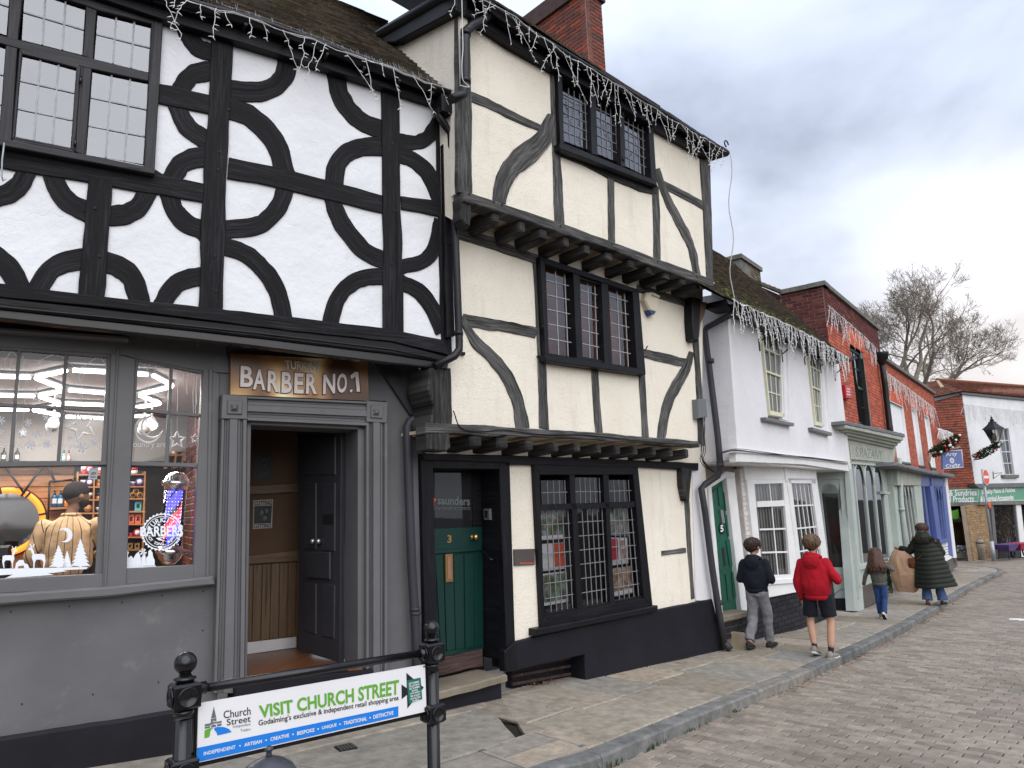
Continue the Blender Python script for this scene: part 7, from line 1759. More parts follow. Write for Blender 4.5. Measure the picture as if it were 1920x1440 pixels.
def disc(lab,pl,x,y,o,rpx,mat,lab2):
 c=pl.hit(x,y,o);r=abs(pl.uv(x+rpx,y,o)[0]-pl.uv(x,y,o)[0]);t=thing('product_tin',lab,'tin',tuple(c),'round tins stood on edge on the racks');ax=(Vector((*pl.d,0)),up,Vector((*pl.n,0)))
 m=MB();m.lathe(c,[(r,-.03),(r,0),(r*.94,.006)],20,0,ax);m.obj('body',mat,t);m=MB();m.lathe(c+ax[2]*.006,[(r*.62,0),(r*.62,.003)],16,0,ax);m.obj('label',lab2,t)
def carton(lab,pl,x,yb,o,wpx,hpx,mat):
 a=pl.uv(x-wpx/2,yb,o);b=pl.uv(x+wpx/2,yb-hpx,o);t=thing('carton',lab,'carton',tuple(pl.hit(x,yb,o)),'cartons on the racks');m=MB();m.box(pl,a[0],b[0],a[1],b[1],o-.06,o);m.obj('box',mat,t)
 m=MB();m.box(pl,a[0]+(b[0]-a[0])*.25,a[0]+(b[0]-a[0])*.75,a[1]+(b[1]-a[1])*.3,a[1]+(b[1]-a[1])*.75,o-.01,o+.002);m.obj('label',M['jar_black'],t)
RK=G1.off(-2.3)
rack('wooden rack of round tubs behind the man in the brown overshirt',RK,(146,177,200),(889,912,936,961,986,1010,1035),.0,.2)
rack('tall narrow wooden rack of tubs and boxes left of the barber pole',RK,(241,272),(888,911,934,958,982,1006,1030),.0,.2)
JR,JP,JA,JB=M['jar_red'],M['jar_purple'],M['jar_amber'],M['jar_black'];PW=M['paper']
tub('red and white tub on the top shelf behind the man',RK,157,889,-.08,12,14,JR,PW);disc('red round tin on the top shelf behind the man',RK,168,880,-.03,8,JR,PW);tub('red tub at the right of the top shelf behind the man',RK,186,889,-.08,12,12,JR,PW)
tub('white lidded purple tub on the second shelf behind the man',RK,155,912,-.08,12,12,JP,PW);disc('purple round tin on the second shelf behind the man',RK,168,904,-.03,8,JP,PW);tub('amber tub on the second shelf behind the man',RK,185,912,-.08,10,13,JA)
tub('black tub on the third shelf behind the man',RK,168,936,-.08,11,12,JB,PW);tub('amber and black tub on the third shelf behind the man',RK,184,936,-.08,10,11,JA,JB);disc('copper round tin on the fourth shelf behind the man',RK,165,953,-.03,8,M['copper'],JA);tub('black tub on the fourth shelf behind the man',RK,184,961,-.08,10,10,JB,PW)
carton('orange carton on the fifth shelf behind the man',RK,184,986,-.05,11,18,M['box_orange'])
tub('red lidded white tub on the top shelf of the narrow rack',RK,252,888,-.08,12,11,PW,JR);tub('white lidded tub on the second shelf of the narrow rack',RK,249,911,-.08,11,8,JP,PW);disc('purple round tin on the second shelf of the narrow rack',RK,262,903,-.03,8,JP,PW)
disc('dark amber tin on top of two on the narrow rack',RK,255,921,-.04,6,JA,JB);disc('dark amber tin at the left of the narrow rack third shelf',RK,249,928,-.03,6,JA,JB);disc('dark amber tin at the right of the narrow rack third shelf',RK,262,928,-.03,6,JA,JB)
carton('teal carton on the narrow rack',RK,259,958,-.05,13,18,M['box_teal']);carton('orange carton, left of two on the narrow rack',RK,246,982,-.05,12,18,M['box_orange']);carton('orange carton, right of two on the narrow rack',RK,259,982,-.05,12,18,M['box_orange'])
tub('flat red tub on the narrow rack',RK,245,1006,-.08,12,7,JR);disc('red round tin on the narrow rack',RK,258,999,-.03,8,JR,PW);carton('gold carton, left of two low on the narrow rack',RK,244,1030,-.05,10,12,M['brass']);carton('gold carton, right of two low on the narrow rack',RK,257,1030,-.05,10,12,M['brass'])
rack('wooden cubby shelf against the brick wall above the pole',G1.off(-2.6),(317,331,345),(852,868),.0,.2);disc('amber tin on top of the cubby shelf',G1.off(-2.6),326,849,-.03,5,JA,PW)
t=thing('barber_chair','black leather barber chair headrest by the round mirror','chair',tuple(G1.P(-1.55,zfl,-2.4)))
H2=G1.off(-2.2);slab(t,'headrest',H2,[(-14,1024),(20,1022),(22,1042),(14,1050),(-14,1050)],-.1,.0,M['black_plastic'],.03);slab(t,'backrest',H2,[(-30,1052),(20,1050),(14,1120),(-30,1120)],-.12,0,M['black_plastic'],.04)
m=MB();c=G1.P(-1.6,zfl,-2.4);m.lathe(c,[(.28,0),(.28,.03),(.06,.05),(.05,.45)],16);m.obj('pedestal',M['steel'],t);m=MB();m.cbox(c+up*.5,Vector((*G1.d,0))*.28,Vector((*G1.n,0))*.28,up*.06);m.obj('seat',M['black_plastic'],t)
TG=thing('hanging_tag','small grey tag sticker with dark print on the shop window above the man','sticker',tuple(G1.hit(174,890,-.045)))
slab(TG,'tag',G1,[(168,878),(184,876),(182,899),(165,898)],-.052,-.046,M['sign_grey'] if False else M['galvanised'],.001)
text_on(TG,'lettering',G1,'OBTN',[(170,886),(180,885),(180,890),(170,890)],-.045,M['ink_black'],.02,.001);text_on(TG,'lettering',G1,'Stb',[(169,892),(179,891),(179,896),(169,896)],-.045,M['ink_black'],.0,.001)
# barber pole
BPp=G1.off(-.26);bx_=324
PO3=thing('barber_pole','chrome capped barber pole with blue and red lights in the right shop window','barber pole',tuple(BPp.hit(320,1060)))
ca,cb=BPp.hit(332,884),BPp.hit(316,1060);axz=(ca-cb).normalized();axx=Vector((*BPp.d,0));axx=(axx-axz*axx.dot(axz)).normalized();axy=axz.cross(axx);AX=(axx,axy,axz);HL=(ca-cb).length;rr_=abs(BPp.uv(344,960)[0]-BPp.uv(300,960)[0])/2
m=MB();m.lathe(cb,[(.001,0),(rr_*.55,HL*.015),(rr_*.95,HL*.07),(rr_*1.08,HL*.11),(rr_*1.22,HL*.125),(rr_*1.22,HL*.165),(rr_*1.05,HL*.175),(rr_*1.05,HL*.20)],28,0,AX);m.obj('end_cap',M['chrome'],PO3)
m=MB();m.lathe(cb,[(rr_*1.0,HL*.80),(rr_*1.0,HL*.835),(rr_*1.2,HL*.845),(rr_*1.24,HL*.885),(rr_*1.05,HL*.90),(rr_*.95,HL*.94),(rr_*.6,HL*.985),(.001,HL)],28,0,AX);m.obj('end_cap',M['chrome'],PO3)
m=MB();m.lathe(cb,[(rr_*.62,HL*.2),(rr_*.62,HL*.8)],24,0,AX);m.obj('core',M['ink_black'],PO3)
m=MB();m.lathe(cb,[(rr_*.98,HL*.2),(rr_*.98,HL*.8)],28,0,AX);m.obj('glass_tube',M['shop_glass'],PO3)
for nm_,mt,ph in(('light_band',M['led_blue'],0),('light_band',M['led_red'],2.6),('light_band',M['led_blue'],4.0)):
 m=MB();n_=60;pr=None
 for k in range(n_+1):
  t_=k/n_;a=ph+t_*2*math.pi*1.1;h0=HL*(.2+.6*t_);pts=[]
  for j,dh in enumerate((0,.16)):
   hh=min(HL*.795,max(HL*.205,h0+HL*dh));v_=(axx*math.cos(a)+axy*math.sin(a))*rr_*.64;pts.append(m.vert(cb+axz*hh+v_));
  if pr:m.face((pr[0],pts[0],pts[1],pr[1]))
  pr=pts
 m.obj(nm_,mt,PO3)
m=MB()
for i in range(17):
 for j in range(16):
  a=2*math.pi*j/16;m.ball(cb+axz*HL*(.215+.035*i)+(axx*math.cos(a)+axy*math.sin(a))*rr_*.66,rnd.choice((.001,.0016,.0024,.0036)),5)
m.obj('light_dots',M['led_dot'],PO3,kind='stuff')
for h in(.13,.87):m=MB();m.tube([cb+axz*HL*h,cb+axz*HL*h-Vector((*G1.n,0))*0+axx*rr_*2.2],.02,6);m.obj('wall_bracket',M['chrome'],PO3)
# white window stickers and hanging stars
DW=M['decal_white'];OD=-.046
def sticker(nm,lab,polys,cat='window sticker',grp='white window stickers',o=OD,mat=None):
 t=thing(nm,lab,cat,tuple(G1.hit(*polys[0][0],o)),grp)
 for i,p in enumerate(polys):slab(t,'shape' if i else 'silhouette',G1,p,o-.002,o,mat or DW,0)
 return t
def fir(cx,top,bot,w_):
 h=bot-top;n_=7;L_,R_=[],[]
 for i in range(n_):
  y=top+h*.10+h*.84*i/(n_-1);ww=w_*(.16+.84*i/(n_-1));L_+=[(cx-ww,y+h*.03),(cx-ww*.62,y+h*.02)];R_+=[(cx+ww,y+h*.03),(cx+ww*.62,y+h*.02)]
 return[(cx,top)]+R_+[(cx+w_*.12,bot-h*.02),(cx+w_*.12,bot),(cx-w_*.12,bot),(cx-w_*.12,bot-h*.02)]+L_[::-1]
sticker('fir_tree_sticker','white fir tree window sticker, middle-sized, left of the group of three',[fir(110,1022,1064,18)])
sticker('fir_tree_sticker','smallest white fir tree window sticker, between the two bigger ones',[fir(126,1032,1064,10)])
sticker('fir_tree_sticker','tallest white fir tree window sticker, right of the group of three',[fir(151,1010,1063,19)])
def deer(x,y,s_,fl=1):
 q=lambda a,b:(x+a*s_*fl,y+b*s_)
 return[[q(-12,-14),q(8,-14),q(13,-12),q(14,0),q(11,14),q(9,14),q(10,2),q(6,-3),q(-4,-3),q(-7,3),q(-8,14),q(-10,14),q(-10,2),q(-13,-6)],[q(-13,-15),q(-15,-22),q(-20,-22),q(-19,-26),q(-13,-27),q(-9,-20),q(-8,-13)],[q(-14,-27),q(-18,-34),q(-16,-34),q(-12,-28)],[q(-12,-27),q(-9,-34),q(-7,-34),q(-10,-27)]]
sticker('reindeer_sticker','white reindeer window sticker nearest the fir trees',deer(72,1052,.95));sticker('reindeer_sticker','white reindeer window sticker by the left window edge',deer(16,1053,.85,-1))
sticker('rabbit_sticker','white low animal window sticker between the reindeer',[[(28,1066),(30,1056),(36,1050),(44,1050),(46,1056),(52,1058),(55,1066),(46,1066),(44,1060),(34,1062),(33,1066)]])
sticker('snow_bank_sticker','long white snow bank window sticker under the reindeer and trees',[[(-60,1068),(20,1066),(80,1065),(165,1063),(162,1067),(118,1069),(126,1071),(90,1075),(100,1078),(40,1082),(10,1084),(25,1077),(-60,1082)]])
def crescent(cx,cy,r,th,k=.72,n_=16):
 out_=[(cx+r*math.cos(a),cy+r*math.sin(a)) for a in[th+(-2.2+4.4*i/n_) for i in range(n_+1)]]
 in_=[(cx-r*.42*math.cos(th)+r*k*1.08*math.cos(a),cy-r*.42*math.sin(th)+r*k*1.08*math.sin(a)) for a in[th+(2.05-4.1*i/n_) for i in range(n_+1)]]
 return out_+in_
sticker('moon_sticker','white crescent moon window sticker over the man in the overshirt',[crescent(122,1003,14,-.2)])
def flake(cx,cy,r):
 ps=[]
 for k in range(3):
  a=math.pi*k/3+.26;dx,dy=math.cos(a),math.sin(a);nx_,ny_=-dy*.09*r*1.6,dx*.09*r*1.6;ps.append([(cx-dx*r+nx_,cy-dy*r+ny_),(cx+dx*r+nx_,cy+dy*r+ny_),(cx+dx*r-nx_,cy+dy*r-ny_),(cx-dx*r-nx_,cy-dy*r-ny_)])
 for k in range(6):
  a=math.pi*k/3+.26;bx,by=cx+math.cos(a)*r*.66,cy+math.sin(a)*r*.66
  for s_ in(-.8,.8):ex,ey=bx+math.cos(a+s_)*r*.36,by+math.sin(a+s_)*r*.36;w_=.08*r;ps.append([(bx-w_,by),(bx+w_,by),(ex+w_,ey),(ex-w_,ey)])
 return ps
FL_=[(53,792,7,'above the small hanging star'),(2,788,8,'at the left window edge, upper'),(2,812,7,'at the left window edge, lower'),(87,782,7,'just under the LED tubes'),(69,815,8,'right of the small hanging star'),(92,810,8,'in the middle of the left window'),(58,834,9,'over the word people'),(88,832,8,'over the word who'),(154,839,10,'below the lettering, the largest'),(132,821,6,'under the large hanging star'),(177,829,7,'near the right edge of the left window'),(268,1035,7,'above the village silhouette')]
for x,y,r,wh in FL_:sticker('snowflake_sticker','white snowflake window sticker '+wh,flake(x,y,r),'window sticker','snowflake stickers on the shop windows')
def star_pts(cx,cy,r,k=.42,rot=-math.pi/2,sx=1):return[(cx+sx*(r if i%2==0 else r*k)*math.cos(rot+math.pi*i/5),cy+(r if i%2==0 else r*k)*math.sin(rot+math.pi*i/5)) for i in range(10)]
def hang_star(lab,cx,cy,r,o,top,fat=.8,rot=-math.pi/2):
 t=thing('hanging_star',lab,'decoration',tuple(G1.hit(cx,cy,o)),'decorations hung inside the shop window')
 m=MB();m.tube([G1.hit(x,y,o) for x,y in star_pts(cx,cy,r,.45,rot)],.009*fat,5,closed=True,sm=False);m.obj('star_frame',M['white_paint_clean'],t)
 m=MB();m.tube([G1.hit(*top,o),G1.hit(cx,cy-r,o)],.0022,4);m.obj('cord',M['cable_white'],t);return t
t=hang_star('small solid silver star hung in the left shop window',43,811,11,-.12,(50,700));slab(t,'star_fill',G1,star_pts(43,811,10,.45),-.125,-.118,M['steel'],.002)
hang_star('large open white star tilted in the left shop window',153,800,28,-.12,(152,700),1.3,-math.pi/2-.35);hang_star('open white star hung in the right shop window',332,825,16,-.12,(334,690),1.0)
hang_star('tiny lit star hung beside the LED tubes',68,744,9,-.2,(70,700),.6);hang_star('slim white star at the right edge of the right window',366,822,9,-.12,(368,700),.6)
t=thing('hanging_moon','open white crescent moon hung in the right shop window','decoration',tuple(G1.hit(275,812,-.12)),'decorations hung inside the shop window')
m=MB();m.tube([G1.hit(x,y,-.12) for x,y in crescent(278,806,24,2.5,.8)],.009,5,closed=True);m.obj('moon_frame',M['white_paint_clean'],t);m=MB();m.tube([G1.hit(277,690,-.12),G1.hit(276,784,-.12)],.0022,4);m.obj('cord',M['cable_white'],t)
sw=thing('window_light_string','thin white cable swags held by suckers along the shop window heads','string lights',tuple(G1.hit(100,665,-.06)))
def swag(pts):m=MB();m.tube(catmull([tuple(G1.hit(x,y,-.06)) for x,y in pts],5),.0022,4);m.obj('cable',M['cable_white'],sw)
swag([(-20,662),(5,678),(22,660),(40,680),(48,690)]);swag([(40,666),(52,680),(74,676),(106,664),(126,678),(150,690),(184,670),(198,684)]);swag([(262,690),(280,680),(292,688),(286,700),(275,692),(284,680)]);swag([(300,700),(320,702),(334,690),(348,704),(368,696),(378,706)])
for x,y,l in((22,672,20),(46,675,18),(75,678,8),(150,690,30),(352,700,40),(370,700,60),(364,700,80),(10,672,24),(345,698,24)):swag([(x,y),(x-2,y+l*.5),(x-1,y+l)])
for x,y in((22,659),(108,665),(185,670),(282,681),(334,689),(370,696)):m=MB();q=G1.hit(x,y,-.058);m.lathe(q,[(.014,0),(.010,.006),(.004,.012)],10,0,(Vector((*G1.d,0)),up,Vector((*G1.n,0))));m.obj('sucker',M['curtain'],sw)
LTg=thing('window_lettering','thin pale lettering across both shop windows about people who know how to','lettering',tuple(G1.hit(100,832,OD)))
for body,q in(('the people who',[(-22,828),(103,828),(103,841),(-22,841)]),('know how to',[(112,828),(190,829),(190,841),(112,841)]),('country are',[(243,829),(312,830),(312,842),(243,842)])):text_on(LTg,'lettering',G1,body,q,OD,DW,-.006,.001)
BD=thing('shop_badge','round white saw-edged badge reading TURKISH BARBERS HOT TOWEL SHAVE on the right window','window sticker',tuple(G1.hit(304,996,OD)))
bc=G1.uv(304,997,OD);br_=abs(G1.uv(340,997,OD)[0]-bc[0]);axb=(Vector((*G1.d,0)),up,Vector((*G1.n,0)))
def ringp(r0,r1,n_,saw=0):
 m=MB();a_=[]
 for k in range(n_):
  t_=2*math.pi*k/n_;ro_=r1*(1+(saw if k%2 else 0));a_.append((m.vert(G1.P(bc[0]+math.cos(t_)*r0,bc[1]+math.sin(t_)*r0,OD)),m.vert(G1.P(bc[0]+math.cos(t_)*ro_,bc[1]+math.sin(t_)*ro_,OD))))
 for k in range(n_):p,q=a_[k],a_[(k+1)%n_];m.face((p[0],p[1],q[1],q[0]))
 return m
ringp(br_*.95,br_*.99,64,.09).obj('badge_rim',DW,BD);ringp(br_*.84,br_*.875,48).obj('badge_ring',DW,BD)
def arc_text(body,r,a0,a1,h,inward=False):
 vs_n=len(body)
 for i,ch in enumerate(body):
  if ch==' ':continue
  a=a0+(a1-a0)*i/(vs_n-1);vs,fs=text_mesh(ch,.02);x0=min(v.x for v in vs);x1=max(v.x for v in vs);sc=h/.72
  m=MB();ca,sa=math.cos(a),math.sin(a)
  for v in vs:
   lx,ly=(v.x-(x0+x1)/2)*sc,(v.y-.35)*sc
   if inward:lx,ly=-lx,-ly
   tx,tz=sa,-ca
   m.vert(G1.P(bc[0]+ca*(r+ly)+tx*lx,bc[1]+sa*(r+ly)+tz*lx,OD+.0005))
  for f in fs:m.face(f)
  m.obj('lettering',DW,BD)
arc_text('TURKISH',br_*.66,R(160),R(20),br_*.26);arc_text('HOT TOWEL SHAVE',br_*.68,R(200),R(340),br_*.15,True)
text_on(BD,'lettering',G1,'BARBERS',[(263,988),(343,984),(343,1006),(263,1006)],OD+.001,DW,.03,.001)
slab(BD,'razor',G1,[(292,1009),(316,1005),(300,1010),(312,1015),(298,1013)],OD-.001,OD,DW,0);slab(BD,'star',G1,star_pts(298,984,4),OD-.001,OD,DW,0)
vb=1062
sticker('village_sticker','white village silhouette with lamp post in the lower left of the right window',[[(236,vb),(292,vb-2),(292,vb+2),(236,vb+4)],[(240,vb),(240,1046),(246,1042),(250,1047),(254,1040),(260,1034),(264,1046),(265,vb)],[(265,vb),(265,1045),(267,1044),(268,1036),(270,1028),(272,1036),(273,1044),(274,vb)],[(274,vb),(274,1046),(278,1042),(278,1034),(282,1030),(286,1036),(287,1044),(290,1050),(290,vb)],[(238,vb),(238,1040),(236,1036),(239,1032),(242,1036),(240,1040),(240,vb)]])
# icicle light strings (unlit white plastic)
def icicles(lab,pl,o,path,step,lens,seed,par_grp='white icicle light strings along the eaves',bulb=.011,wire=.0028,n_=None,kind=None,jitter=.02):
 rg=random.Random(seed);P3=[pl.hit(x,y,o) for x,y in path]
 t=thing('icicle_lights',lab,'string lights',tuple(P3[0]),par_grp)
 nn=Vector((*pl.n,0));dv=Vector((*pl.d,0))
 seg=[0]
 for a,b in zip(P3,P3[1:]):seg.append(seg[-1]+(b-a).length)
 def at(s_):
  for i in range(len(P3)-1):
   if s_<=seg[i+1] or i==len(P3)-2:
    k=(s_-seg[i])/max(1e-6,seg[i+1]-seg[i]);return P3[i]*(1-k)+P3[i+1]*k
 cp=[];s_=0
 while s_<=seg[-1]:cp.append(at(s_)-up*abs(.02*math.sin(s_*5))+up*rg.uniform(-.008,.008)+nn*rg.uniform(-.01,.01));s_+=.11
 for dz in(0,.006):
  m=MB();m.tube([p+up*dz*rg.uniform(-2,2)+nn*dz for p in cp],wire*1.25,4);m.obj('cable',M['cable_white'],t)
 s_=rg.uniform(0,step);cnt=0;mass=MB()
 while s_<seg[-1]:
  p=at(s_)-up*.01+nn*rg.uniform(0,.015);L_=rg.choice(lens)*rg.uniform(.75,1.15);k=max(3,int(L_/.035));pts=[p];drift=rg.gauss(0,.05)
  single=cnt<300
  m=MB() if single else mass
  q=p
  for i in range(k):
   q=q-up*L_/k+dv*(rg.gauss(drift*.3,.008))+nn*rg.gauss(0,.005);pts.append(q)
   if rg.random()<.55:
    sd=(dv*rg.choice((-1,1))*rg.uniform(.6,1)-up*rg.uniform(.1,.7)+nn*rg.uniform(-.4,.6)).normalized();m.tube([q,q+sd*.012,q+sd*.016,q+sd*(.016+bulb*2.4)],[wire*.8,wire*.8,bulb*.42,bulb*.16],5)
  m.tube(pts,wire,4);
  m.tube([pts[-1],pts[-1]-up*.012+dv*rg.gauss(0,.006),pts[-1]-up*.03+dv*rg.gauss(0,.012)],[wire,bulb*.42,bulb*.15],5)
  if single:m.obj('light_strand',M['cable_white'],t)
  s_+=step*rg.uniform(.45,1.6);cnt+=1
 if mass.v:mass.obj('light_strands',M['cable_white'],t,kind='stuff')
 return t
icicles('sparse white icicle lights hanging from the gutter of the black and white timbered house',U1,.25,[(300,-22),(380,8),(470,33),(540,58),(620,85),(700,113),(770,141),(835,166),(862,172)],.13,(.12,.2,.28,.34,.4),1)
icicles('white icicle lights along the high eaves of the cream jettied house',T2,.28,[(855,-32),(905,-4),(960,27),(1050,92),(1130,142),(1230,205),(1300,247),(1364,284)],.105,(.2,.3,.38,.45),2)
icicles('thick white icicle lights over the two sash windows of the white house',U3,.36,[(1373,560),(1420,582),(1480,609),(1540,640),(1591,670)],.075,(.2,.3,.4,.5),3,wire=.0045,bulb=.014)
icicles('dense white icicle lights across the tall red brick shop under its parapet',G4,.06,[(1553,572),(1590,604),(1620,630),(1645,655)],.10,(.3,.45,.6),4,wire=.0048,bulb=.014)
icicles('dense white icicle lights across the lower brick terrace',G4,.06,[(1649,680),(1665,700),(1700,725),(1753,766)],.11,(.3,.5,.7),5,wire=.0055,bulb=.016)
icicles('faint white icicle lights along the top of the far white corner building',G6,.06,[(1806,757),(1860,764),(1925,771)],.10,(.4,.6,.8),6,wire=.006,bulb=.016)
icicles('small bunch of icicle lights beyond the end of the brick terrace',G4,.2,[(1757,802),(1770,806),(1786,812)],.09,(.4,.6),7,wire=.010,bulb=.02)
t=thing('hanging_cable','thin white cable dropping from the high eaves corner to the white house gutter','cable',tuple(T2.hit(1366,282,.3)))
a,b=T2.hit(1368,282,.3),U3.hit(1373,572,.32)
m=MB();m.tube([a*(1-k/16)+b*(k/16)+Vector((.03*math.sin(k*.9),0,0))-up*.35*math.sin(math.pi*k/16)*.2 for k in range(17)],.007,5);m.obj('cable',M['curtain'],t)
m=MB();c=T2.hit(1362,270,.3);m.tube([c+Vector((*T2.d,0))*.05*math.cos(q*.5)+up*.05*math.sin(q*.5) for q in range(10)],.010,5);m.obj('hook',M['black_plastic'],t)
t=thing('hanging_cable','thin pale cable running down beside the high drainpipe of the cream house','cable',tuple(T2.hit(866,30,.2)))
m=MB();m.tube(catmull([tuple(T2.hit(x,y,.2)) for x,y in((866,0),(867,50),(868,90),(866,120),(868,150),(880,162),(874,163),(862,160))],4),.004,5);m.obj('cable',M['cable_white'],t)
# pedestrian barrier with the Church Street banner
def sight_at_z(px,py,z):
 r=ray(px,py);k=(z-CAMZ)/r[2];return Vector((r[0]*k,r[1]*k,z))
bl_,br2=sight_at_z(348,1243,1.03),sight_at_z(809,1178,1.0)
bd=(br2-bl_);bd.z=0;bd.normalize();BP=Pl((bl_.x,bl_.y),(bd.x,bd.y))
BA=thing('street_barrier','black iron street barrier with ball finials and a white VISIT CHURCH STREET banner','barrier',(bl_.x,bl_.y,zg(bl_.x,bl_.y)))
def post(c,ball_px,blk_px,blk2_px,rb):
 x0=c;gz=zg(c.x,c.y);ax=(Vector((bd.x,bd.y,0)),Vector((-bd.y,bd.x,0)),up)
 z=lambda py:BP.uv(ball_px[0],py)[1]
 def lat(prof,n_=24):m=MB();m.lathe(Vector((c.x,c.y,0)),prof,n_);return m
 zc=c.z
 p=lat([(rb*.45,gz-.05),(rb*.95,gz-.04),(rb*.95,gz+.02),(rb*.8,gz+.04),(rb*.80,zc-.26)]);P_=p.obj('post',M['black_gloss'],BA)
 lat([(rb*.5,zc-rb*1.9),(rb*.78,zc-rb*1.75),(rb*.8,zc-rb*1.5),(rb*.98,zc-rb*1.42),(rb*.98,zc-rb*1.3),(rb*.62,zc-rb*1.2),(rb*.5,zc-rb*.9)]).obj('finial_neck',M['black_gloss'],P_)
 m=MB();m.lathe(Vector((c.x,c.y,zc-rb*1.95)),[(rb*.85,-.075),(rb*.95,0)],24);m.ball(Vector((c.x,c.y,zc)),rb,24);m.obj('finial',M['black_gloss'],P_)
 for z0,z1 in blk_px:
  h=rb*1.16;m=MB();m.loft([[Vector((c.x,c.y,zz))+ax[0]*sx*k*h+ax[1]*sy*k*h for sx,sy in((-1,-1),(1,-1),(1,1),(-1,1))] for zz,k in((z0-.012,.8),(z0,1),(z1,1),(z1+.012,.8))],0,False);m.obj('post_block',M['black_gloss'],P_)
  for dv_,sd in((ax[1]*-1,ax[0]),(ax[0]*-1,ax[1]),(ax[0],ax[1])):
   q=Vector((c.x,c.y,(z0+z1)/2))+dv_*h;m=MB();m.lathe(q,[(rb*.88,0),(rb*.88,.006),(rb*.78,.009),(rb*.74,.003),(.001,.004)],24,0,(sd,up,dv_));m.obj('post_boss',M['black_gloss'],P_)
 for zz in(blk_px[0][0]-.03,):lat([(rb*.84,zz-.012),(rb*.92,zz),(rb*.84,zz+.012)]).obj('post_collar',M['black_gloss'],P_)
 return P_
rb=.053
def zl(py,x=348):return BP.uv(x,py)[1]
post(bl_,(348,1243),[(zl(1322),zl(1284)),(zl(1462),zl(1424))],None,rb)
post(br2,(809,1178),[(zl(1238,810),zl(1208,810)),(zl(1350,812),zl(1322,812))],None,rb*.93)
pa,pb=BP.hit(372,1291),BP.hit(795,1225)
m=MB();m.tube([pa-Vector((bd.x,bd.y,0))*.03,pb+Vector((bd.x,bd.y,0))*.03],.023,16);m.obj('top_rail',M['black_gloss'],BA)
for p,s_ in((pa,1),(pb,-1)):m=MB();m.tube([p-Vector((bd.x,bd.y,0))*.03*s_,p+Vector((bd.x,bd.y,0))*.035*s_],.030,16);m.obj('rail_socket',M['black_gloss'],BA)
slab(BA,'bottom_rail',BP,[(362,1428),(800,1330),(800,1341),(362,1441)],-.04,-.006,M['black_gloss'],.004)
for q in([(366,1296),(376,1294),(372,1432),(362,1434)],[(795,1228),(803,1226),(806,1336),(797,1338)]):slab(BA,'side_bar',BP,q,-.04,-.006,M['black_gloss'],.004)
SP_=slab(BA,'sign_panel',BP,[(372,1319),(797,1246),(800,1334),(369,1431)],-.005,.004,M['sign_white'],.001)
def sgn(nm,pts,mat,o=.0055):slab(SP_,nm,BP,pts,.003,o,M[mat],0)
def sgt(body,q,mat,bold=.0,o=.0058):text_on(SP_,'lettering',BP,body,q,o,M[mat],bold,.0006)
sgn('blue_band',[(369.6,1402.5),(747,1324),(747,1343.5),(368.8,1429.5)],'sign_blue')
sgt('VISIT CHURCH STREET',[(485,1323),(748,1274),(748,1302),(487,1347)],'sign_green',.028)
sgt("Godalming's exclusive & independent retail shopping area",[(484.5,1350),(747.5,1303),(747.5,1315),(485,1364)],'ink_black',.010)
wds=['INDEPENDENT','ARTISAN','CREATIVE','BESPOKE','UNIQUE','TRADITIONAL','DISTINCTIVE']
xw=[(382,441.5),(458,491),(507,542),(557,589.5),(603.5,631),(644,688),(700,737.5)]
bt=lambda x:1410+(x-382)*(1332.5-1410)/(737.5-382);bb_=lambda x:1416.5+(x-382)*(1340-1416.5)/(737.5-382)
for wd_,(a,b) in zip(wds,xw):sgt(wd_,[(a,bt(a)),(b,bt(b)),(b,bb_(b)),(a,bb_(a))],'sign_white',.02,.0062)
for x in(450,499,549.5,596.5,637.5,694):y=(bt(x)+bb_(x))/2;sgn('dot',[(x-1.2,y-1),(x+.0,y-1.6),(x+1.2,y-1),(x+1.2,y+1),(x,y+1.6),(x-1.2,y+1)],'sign_white',.0064)
sgt('Church',[(419,1333),(470,1325),(470,1340),(419.5,1347.5)],'ink_black',.004);sgt('Street',[(425,1348.5),(470,1340.5),(470,1353),(425.5,1360.5)],'ink_black',.004)
sgt('Independent',[(437,1360),(470,1354.5),(470,1361.5),(437,1366.5)],'sign_grey',-.012);sgt('Traders',[(451,1367),(470,1364),(470,1369),(451,1372.5)],'sign_grey',-.012)
sgn('church_spire',[(401,1325),(405.6,1345.5),(395.8,1347)],'sign_grey');sgn('church_tower',[(395.6,1348),(405.8,1346.5),(406,1353),(401,1351),(395.4,1357)],'sign_grey')
sgn('church_nave',[(384,1358),(394.5,1356),(400.6,1353.5),(406,1353.8),(415.5,1351.3),(415.5,1355),(406.5,1356.8),(400.8,1356.5),(394,1360.5),(384,1361.8)],'sign_grey')
sgn('church_wall',[(384,1363),(394,1361.2),(394,1364.5),(384,1366.5)],'sign_grey');sgn('church_wall',[(396,1361),(400.7,1357.8),(405,1359.6),(405,1362.6),(396,1364.2)],'sign_grey');sgn('church_wall',[(407,1358.5),(415.5,1356.5),(415.5,1360.5),(407,1362)],'sign_grey')
sgn('green_field',[(383.8,1369.5),(390,1366.5),(397,1364.6),(400,1364.8),(396,1368),(394,1373),(393.8,1378),(392,1382),(383.4,1384.5)],'sign_green')
sgn('blue_river',[(401,1367),(404,1363.8),(411,1362.8),(420,1363.2),(429,1366.5),(434.5,1372.5),(424,1375.3),(407.5,1379),(406.5,1374)],'sign_blue')
sgn('black_arrow',[(762,1261.5),(794.6,1289),(764,1328.5)],'ink_black');sgn('black_arrow',[(753,1283.5),(764,1291),(765,1301.5),(753.3,1310.8)],'ink_black',.0056)
sgn('sticker',[(763,1276),(788.6,1270.4),(791.8,1310.6),(766.6,1320)],'sticker_green',.0066)
